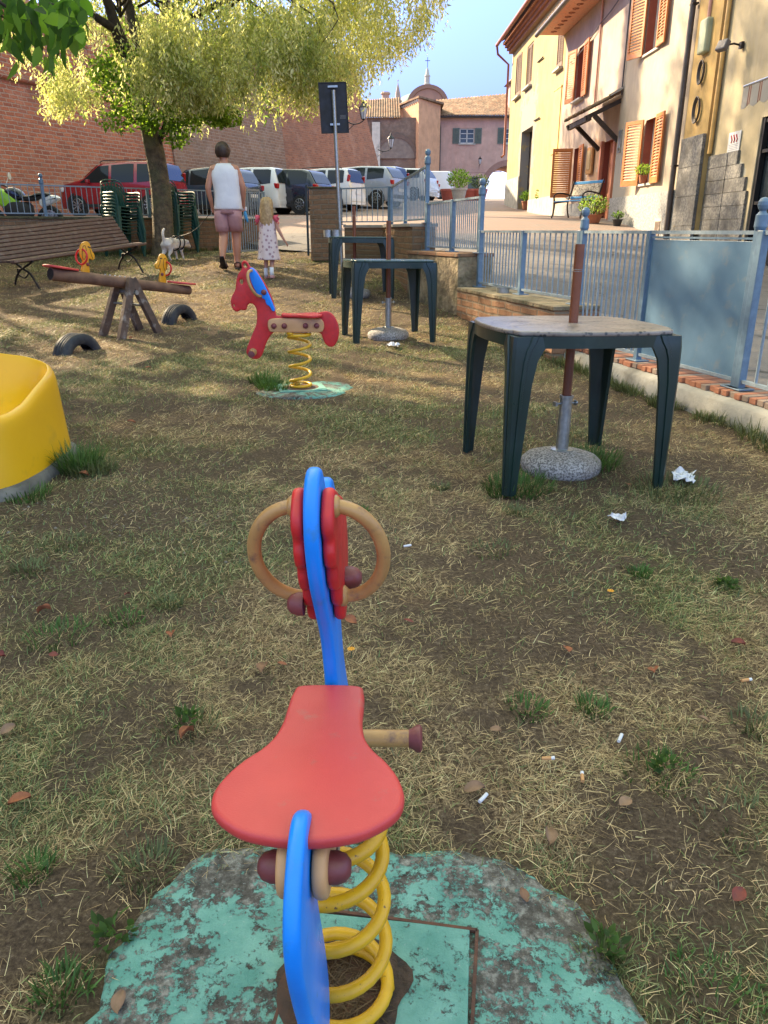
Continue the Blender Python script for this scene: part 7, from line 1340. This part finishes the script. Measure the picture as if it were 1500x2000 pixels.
mb = MB(); mb.add([(p[0],80.12,p[1]) for p in ri], [tuple(range(21))]); mb.build('arch_infill', pm('greyish_infill', (.22,.18,.155), (.16,.13,.115), 3, .9), bg_)
mb = MB(); mb.box((1.75,79.95,5.15), (2.5,.3,3.0)); mb.build('ochre_gate', pm('orange_ochre_gate', (.62,.30,.13), (.58,.27,.12), 2, .8), bg_)
mb = MB()
for k in range(7): mb.box((.65+.37*k,79.79,5.15), (.03,.02,2.9))
mb.build('gate_ribs', pm('orange_gate_rib', (.50,.24,.10), rough=.8), bg_)
mb = MB(); mb.box((-.75,80.2,7.0), (.75,.3,7.4)); mb.build('white_quoin', pm('whitewashed_edge', (.52,.49,.44), (.42,.40,.36), 4, .9), bg_)
tile_roof('roof', bg_, (-4.5,80.0,11.0), (1.6,80.0,11.0), (-4.5,86.5,13.2), (1.6,86.5,13.6), 26, M['tiles'], .10, 20)
ch = thing('church', 'church with green copper dome, brick lunette gable and stone lantern', 'church', (6.9,140,0)); mb = MB(); cb = pm('far_brick', (.36,.20,.16), (.30,.17,.14), 1.2, .9)
mb.loft([[Vector((3.15*math.cos(PI*k/24)+.15, y, 20.2+2.75*math.sin(PI*k/24))) for k in range(25)]+[Vector((-3.0,y,10)),Vector((3.3,y,10))][::1] for y in (-1,3)]); mb.build('gable', cb, ch)
mb = MB(); mb.loft([[Vector((r_*math.cos(PI*k/24)+.15, y, 20.2+r_*.87*math.sin(PI*k/24))) for k in range(25)] for r_, y in ((3.2,-1.0),(3.35,-1.25),(2.7,-1.25),(2.6,-1.0))], closed=False, cap=False); mb.build('arch_moulding', pm('far_dark_brick', (.27,.15,.12), rough=.9), ch)
mb = MB(); mb.lathe([(4.2,10),(4.2,19.6),(4.3,19.8),(4.1,20.6),(3.5,21.7),(2.5,22.5),(1.2,23.0),(.5,23.1)], 32, (-1.2,7,0)); mb.build('dome', pm('green_copper', (.20,.30,.25), (.15,.23,.2), 1, .6), ch, smooth=50)
mb = MB(); mb.lathe([(.55,22.3),(.55,23.6),(.42,23.7),(.40,24.6),(.50,24.7),(.30,25.0),(.22,25.6),(.0001,26.0)], 12, (.15,1.5,0)); mb.build('stone_lantern', M['sill'], ch, smooth=40); mb = MB(); mb.bar((.15,1.5,25.9), (.15,1.5,27.4), .08); mb.bar((-.25,1.5,26.9), (.55,1.5,26.9), .08); mb.build('cross', M['iron'], ch)
pn = thing('pinnacle', 'slim stone pinnacle with pointed top left of the copper dome', 'pinnacle', at(777, 205, 125)); mb = MB(); mb.lathe([(.55,-3),(.55,.4),(.7,.5),(.45,.7),(.32,1.6),(.0001,3.0)], 8); mb.lathe([(.0001,3.0),(.12,3.1),(.0001,3.3)], 6); mb.build('spire', pm('pinkish_stone', (.36,.27,.23), (.30,.22,.19), 2, .9), pn)
tu = thing('chimney_turret', 'short round brick chimney turret above the far tiled roof', 'turret', at(753, 215, 105)); mb = MB(); mb.lathe([(.42,-2),(.42,.9),(.6,1.0),(.6,1.15),(.45,1.3),(.45,1.6),(.62,1.75),(.5,1.95),(.0001,2.0)], 10); mb.build('shaft', pm('pinkish_turret', (.40,.28,.23), (.33,.23,.19), 2, .9), tu)
# ================================================================ POTS, BLUE BENCH, LITTER
def plant(nm, label, p, rp, hp_, kind, rf, hf, pal, n=500, pot=True, Lf=(.04,.09), grp=None):
    t = thing(nm, label, 'potted plant' if pot else 'plant', p, group=grp); zt_ = 0
    if pot: mb = MB(); mb.lathe([(.0001,0),(rp*.68,0),(rp*.95,hp_*.86),(rp*1.05,hp_*.88),(rp*1.05,hp_),(rp*.9,hp_),(rp*.85,hp_*.85),(.0001,hp_*.85)], 20); mb.build('pot', kind, t, smooth=40); zt_ = hp_
    P = in_ell(n, (0,0,zt_+hf*.5), (rf, rf, hf*.55), .1); P[:,2] = np.maximum(P[:,2], zt_*.9); D = P*np.array([1,1,.3])+rng.normal(0,.25,(len(P),3))*rf+np.array([0,0,.4*rf]); T = np.array(pal)[rng.integers(0,len(pal),len(P))]*rng.uniform(.5,1.3,(len(P),1))
    V_, F_, T_ = leaves(P, D, rng.uniform(*Lf,len(P)), rng.uniform(Lf[0]*.5,Lf[1]*.5,len(P)), T); np_mesh('foliage', V_, F_, M['leaf'], t, attr=T_)
    mb = MB()
    for k in range(7): a = random.random()*6.28; mb.tube([(0,0,zt_*.8),(rf*.5*math.cos(a),rf*.5*math.sin(a),zt_+hf*.7)], .008, 4)
    mb.build('stems', M['dark_bark'], t); return t
def on_street(px, py, d): q = at(px, py, d); return Vector((q.x, d, s(d)))
PG = [(.10,.20,.03),(.15,.27,.05),(.07,.14,.03)]; BRG = [(.24,.36,.06),(.30,.44,.09),(.16,.28,.05)]
plant('potted_plant', 'small green plant in a tapered terracotta pot by the dark niche', on_street(1028,398,34.3), .20, .34, M['terracotta'], .28, .35, PG, 380, Lf=(.05,.10))
plant('potted_plant', 'dark broad leaved plant in a pot under the yellow wall', on_street(1070,402,31.0), .22, .30, M['terracotta'], .44, .60, [(.05,.11,.025),(.09,.17,.04),(.20,.18,.05)], 420, Lf=(.09,.17))
plant('potted_plant', 'bushy flowering plant in a clay bowl beside the blue bench', on_street(1157,428,20.3), .24, .20, M['terracotta'], .36, .42, PG+BRG+[(.5,.5,.3)], 900, Lf=(.03,.07))
plant('potted_plant', 'tiny dark potted plant near the granite plinth', on_street(1205,440,19.6), .12, .15, M['dark_trim'], .14, .16, PG, 150, Lf=(.03,.06))
plant('potted_plant', 'yellow green bush in a white pot behind the middle railing', on_street(896,390,44), .42, .60, M['sill'], .62, .85, BRG, 700, Lf=(.08,.16))
plant('potted_plant', 'grey green plant with round hoop near the brick arch', on_street(937,388,50), .35, .5, M['terracotta'], .55, .9, [(.07,.10,.06),(.10,.13,.08)], 500, Lf=(.08,.16))
plant('potted_plant', 'bright green plant in a terracotta pot on the lower window sill', Vector((FX(18.8)-.20, 18.8, 2.185)), .085, .15, M['terracotta'], .17, .22, BRG, 320, Lf=(.03,.06))
for k, (px, d) in enumerate(((876,47),(915,47),(935,47))):
    mb = MB(); q = on_street(px, 400, d); mb.lathe([(.0001,0),(.34,0),(.46,.5),(.48,.52),(.48,.62),(.42,.62),(.0001,.55)], 20); tag(mb.build('planter', pm('red_clay', (.42,.10,.07), (.34,.08,.06), 8, .7), loc=q, smooth=40), ('round red clay planter nearest the notice board', 'round red clay planter between the two bushes', 'round red clay planter nearest the brick arch')[k], 'planter', 'red clay planters behind the railing')
q = on_street(1140, 432, 22.0); bb = thing('metal_bench', 'small blue seat with ornate iron arms under the ground floor shutters', 'bench', (5.15,22.3,s(22.3)), (0,0,R(-62)))
bl = pm('sky_blue_slat', (.05,.26,.52), (.04,.21,.44), 9, .45)
for k in range(5): mb = MB(); mb.box((0,-.22+.1*k,.44+.008*k), (1.15,.075,.025)); mb.build('slat', bl, bb, bevel=.005)
for z, h in ((.55,.06),(.92,.07)): mb = MB(); mb.box((0,.30+(z-.45)*.3,z), (1.15,.025,h)); mb.build('back_rail', bl, bb, bevel=.005)
def rose_mat():
    m, nt, b, co = newmat('ornate_cast_panel'); col = ramp(nt, noise(nt, co, 26, 3, .5, 1.5), [(.44, (.10,.07,.05)), (.52, (.50,.42,.30))]); setb(nt, b, col, .7); return m
mb = MB(); mb.box((0,.355,.735), (1.05,.02,.28), rot=(R(-16),0,0)); mb.build('cast_panel', rose_mat(), bb)
for x in (-.58,.58):
    mb = MB(); 
    for P_ in ([(x,-.30,0),(x,-.24,.2),(x,-.22,.42),(x,-.26,.58),(x,-.1,.66),(x,.15,.64),(x,.33,.60)], [(x,.32,0),(x,.25,.2),(x,.24,.42),(x,.33,.7),(x,.42,.98)], [(x,-.24,.40),(x,.0,.43),(x,.24,.45)]): mb.tube(smooth_loop(P_, 4, False), .02, 7)
    mb.build('iron_arm', M['iron'], bb, smooth=True)
# ---- paper, stubs, leaves
def gp(px, py): x, y = gpt(px, py); return Vector((x, y, g(x, y)))
def paper(label, px, py, sz_, seed, cat='litter'):
    r_ = random.Random(seed); p = gp(px, py); mb = MB(); n = 7; mb.grid([[(sz_*(i/n-.5)+r_.uniform(-.1,.1)*sz_, sz_*.75*(j/n-.5)+r_.uniform(-.1,.1)*sz_, .012+abs(r_.gauss(0,.20))*sz_*.6) for j in range(n+1)] for i in range(n+1)]); o = mb.build('paper_scrap', M['paper'], loc=p+Vector((0,0,.012)), rot=(0,0,r_.random()*6)); q = o.modifiers.new('t', 'SOLIDIFY'); q.thickness = .0015; return tag(o, label, cat)
paper('crumpled printed white paper on the grass right of the nearest table', 1333, 948, .13, 1); paper('small white paper scrap on the grass below the crumpled paper', 1205, 1027, .065, 2); paper('white tissue scrap on the lawn below the middle table', 768, 684, .13, 3)
M['butt_tan'] = pm('cigarette_filter', (.58,.30,.12), rough=.8)
for k, (px, py, a, lb) in enumerate(((1068,1500,0,'cigarette stub lying level right of the red seat'),(1136,1531,80,'upright cigarette stub lower right of the level one'),(1210,1450,60,'white cigarette stub above the two tan ones'),(1455,1340,10,'cigarette stub near the right edge by the curled red leaf'),(795,1080,15,'cigarette stub beside the right ring handle'),(942,1576,50,'short white stub on bare earth at lower right'))):
    t = thing('cigarette_stub', lb, 'cigarette stub', gp(px, py)+Vector((0,0,.020)), (0,0,R(a)), 'cigarette stubs on the lawn'); mb = MB(); mb.tube([(-.013,0,0),(.008,0,.001)], .0042, 10); mb.build('filter', M['butt_tan'] if k < 2 or k == 3 else M['paper'], t, smooth=50); mb = MB(); mb.tube([(.0081,0,.001),(.016,0,.002)], .0042, 10); mb.build('paper_end', M['paper'], t, smooth=50)
LM = [pm('fallen_leaf_rust', (.30,.10,.035), (.20,.06,.025), 60, .7), pm('fallen_leaf_brown', (.24,.12,.06), (.16,.08,.045), 60, .7), pm('fallen_leaf_dark_red', (.20,.035,.02), (.12,.025,.018), 60, .7), pm('fallen_leaf_pale', (.27,.16,.10), (.20,.12,.07), 60, .8)]
pos = [(1105,1287,'rust leaf standing on edge at the middle right',0,.05),(1277,1323,'round rust leaf right of the upright one',0,.055),(368,1441,'curled orange leaf under the green tuft left of the seat',0,.055),(88,1197,'orange leaf on the grass at the left',0,.06),(336,1250,'pale rust leaf left of the ring handle',0,.05),(685,1222,'brown leaf right of the blue neck board',0,.055),(797,1228,'small red leaf lower right of the ring handle',2,.04),(515,1310,'dark leaf left of the blue neck board',1,.06),(550,1302,'small rust leaf beside the dark one',0,.035),(1440,1268,'curled red leaf near the right edge',2,.05),(928,1556,'pale brown leaf right of the seat',3,.06),(1068,1645,'pale upright leaf right of the turquoise pad',3,.05),(968,1443,'small brown leaf above the stubs',3,.04),(40,1570,'rust leaf near the lower left edge',0,.06),(240,1970,'pale leaf at the bottom left on the pad edge',3,.045),(5,1285,'red leaf at the left edge',2,.05),(105,1282,'small red leaf left of bare earth',2,.035),(18,1430,'pinkish leaf at the left edge',3,.05),(1220,1575,'pale dry leaf on dark earth at the lower right',3,.045),(1370,1418,'tan leaf among the green blades at the right',3,.035),(250,1170,'small red leaf above the dark earth',2,.03),(257,833,'orange leaf on the lawn right of the slide',0,.06),(165,938,'rust leaf by the grass tuft of the slide',0,.06),(256,665,'orange leaf in the sunny patch below the seesaw',0,.06),(290,722,'second orange leaf at the edge of the sunny patch',0,.06),(1440,1757,'dark red leaf at the lower right edge',2,.045),(1020,1760,'small brown leaf at the right edge of the pad',1,.035),(1225,955,'rust twig of leaves below the nearest table',0,.06)]
for k, (px, py, lb, mi_, sz_) in enumerate(pos):
    r_ = random.Random(k*7+1); mb = MB(); L_ = sz_*.78; cu = r_.uniform(.3,1.1); rows = []
    for i in range(7):
        u = i/6; hw = L_*.36*math.sin(PI*min(1,u*.92+.06))**.75; rows.append([(L_*(u-.5), hw*v, .004+L_*.35*cu*(v*v)*.8+L_*.22*cu*math.sin(u*3)) for v in (-1,-.5,0,.5,1)])
    mb.grid(rows); o = mb.build('fallen_leaf', LM[mi_], loc=gp(px, py)+Vector((0,0,.012)), rot=(r_.uniform(-.4,.4), r_.uniform(-.3,.3), r_.random()*6.28), smooth=True); tag(o, lb, 'leaf', 'fallen leaves on the lawn')
for px, py, r_, n_, lb in ((1418,1145,.034,44,'low dark green weed clump right of centre'),(1180,1862,.028,34,'broad leaved weed against the pad at the lower right'),(222,1838,.034,40,'small leafy weed left of the pad'),(366,1412,.03,36,'bright green weed left of the red seat'),(1297,1497,.028,36,'small round leaved weed at the lower right')):
    p = gp(px, py); P = in_ell(n_, (0,0,.02), (r_, r_, .02), .2); D = P*np.array([1,1,.2])+rng.normal(0,.01,(n_,3))+np.array([0,0,.012]); T = np.array([(.09,.16,.05)])*rng.uniform(.6,1.5,(n_,1)); V_, F_, T_ = leaf_patch(P, D, rng.uniform(.014,.028,n_), rng.uniform(.008,.016,n_), T); o = np_mesh('weed', V_, F_, M['leaf'], attr=T_); o.location = p; tag(o, lb, 'plant')
for px, py, lb in ((686,1291,'tiny yellow flower beside the blue neck board'),(1190,1178,'tiny yellow flower in the middle of the right lawn')):
    t = thing('yellow_flower', lb, 'flower', gp(px, py)); mb = MB(); mb.tube([(0,0,0),(.002,0,.028)], .001, 5); mb.build('stem', M['green_chair'], t); mb = MB()
    for k in range(9): a = 2*PI*k/9; mb.add([(.002,0,.028),(.010*math.cos(a-.25),.010*math.sin(a-.25),.032),(.012*math.cos(a),.012*math.sin(a),.031),(.010*math.cos(a+.25),.010*math.sin(a+.25),.032)], [(0,1,2,3)])
    mb.build('petals', M['yellow_dog'], t)
# small pebbles on the worn earth
n = 420; x = rng.normal(-1.2,.55,n); y = rng.normal(3.05,.35,n); sz_ = rng.uniform(.002,.006,n)*np.where(rng.random(n) < .06, 2, 1); z = G(x, y); k8 = np.array([(1,0,0),(0,1,0),(-1,0,0),(0,-1,0),(0,0,.8),(0,0,-.8)]); V_ = (np.stack([x,y,z], -1)[:,None,:]+k8[None]*sz_[:,None,None]*rng.uniform(.6,1.3,(n,6,1))).reshape(-1,3)
b = np.arange(n)[:,None]*6; F_ = np.concatenate([b+np.array(f) for f in ((0,1,4),(1,2,4),(2,3,4),(3,0,4),(1,0,5),(2,1,5),(3,2,5),(0,3,5))]); o = np_mesh('gravel', V_, F_, pm('pale_gravel', (.24,.21,.18), (.14,.12,.10), 40, .9)); tag(o, 'fine gravel scattered on the worn earth by the slide', 'gravel'); o['kind'] = 'stuff'
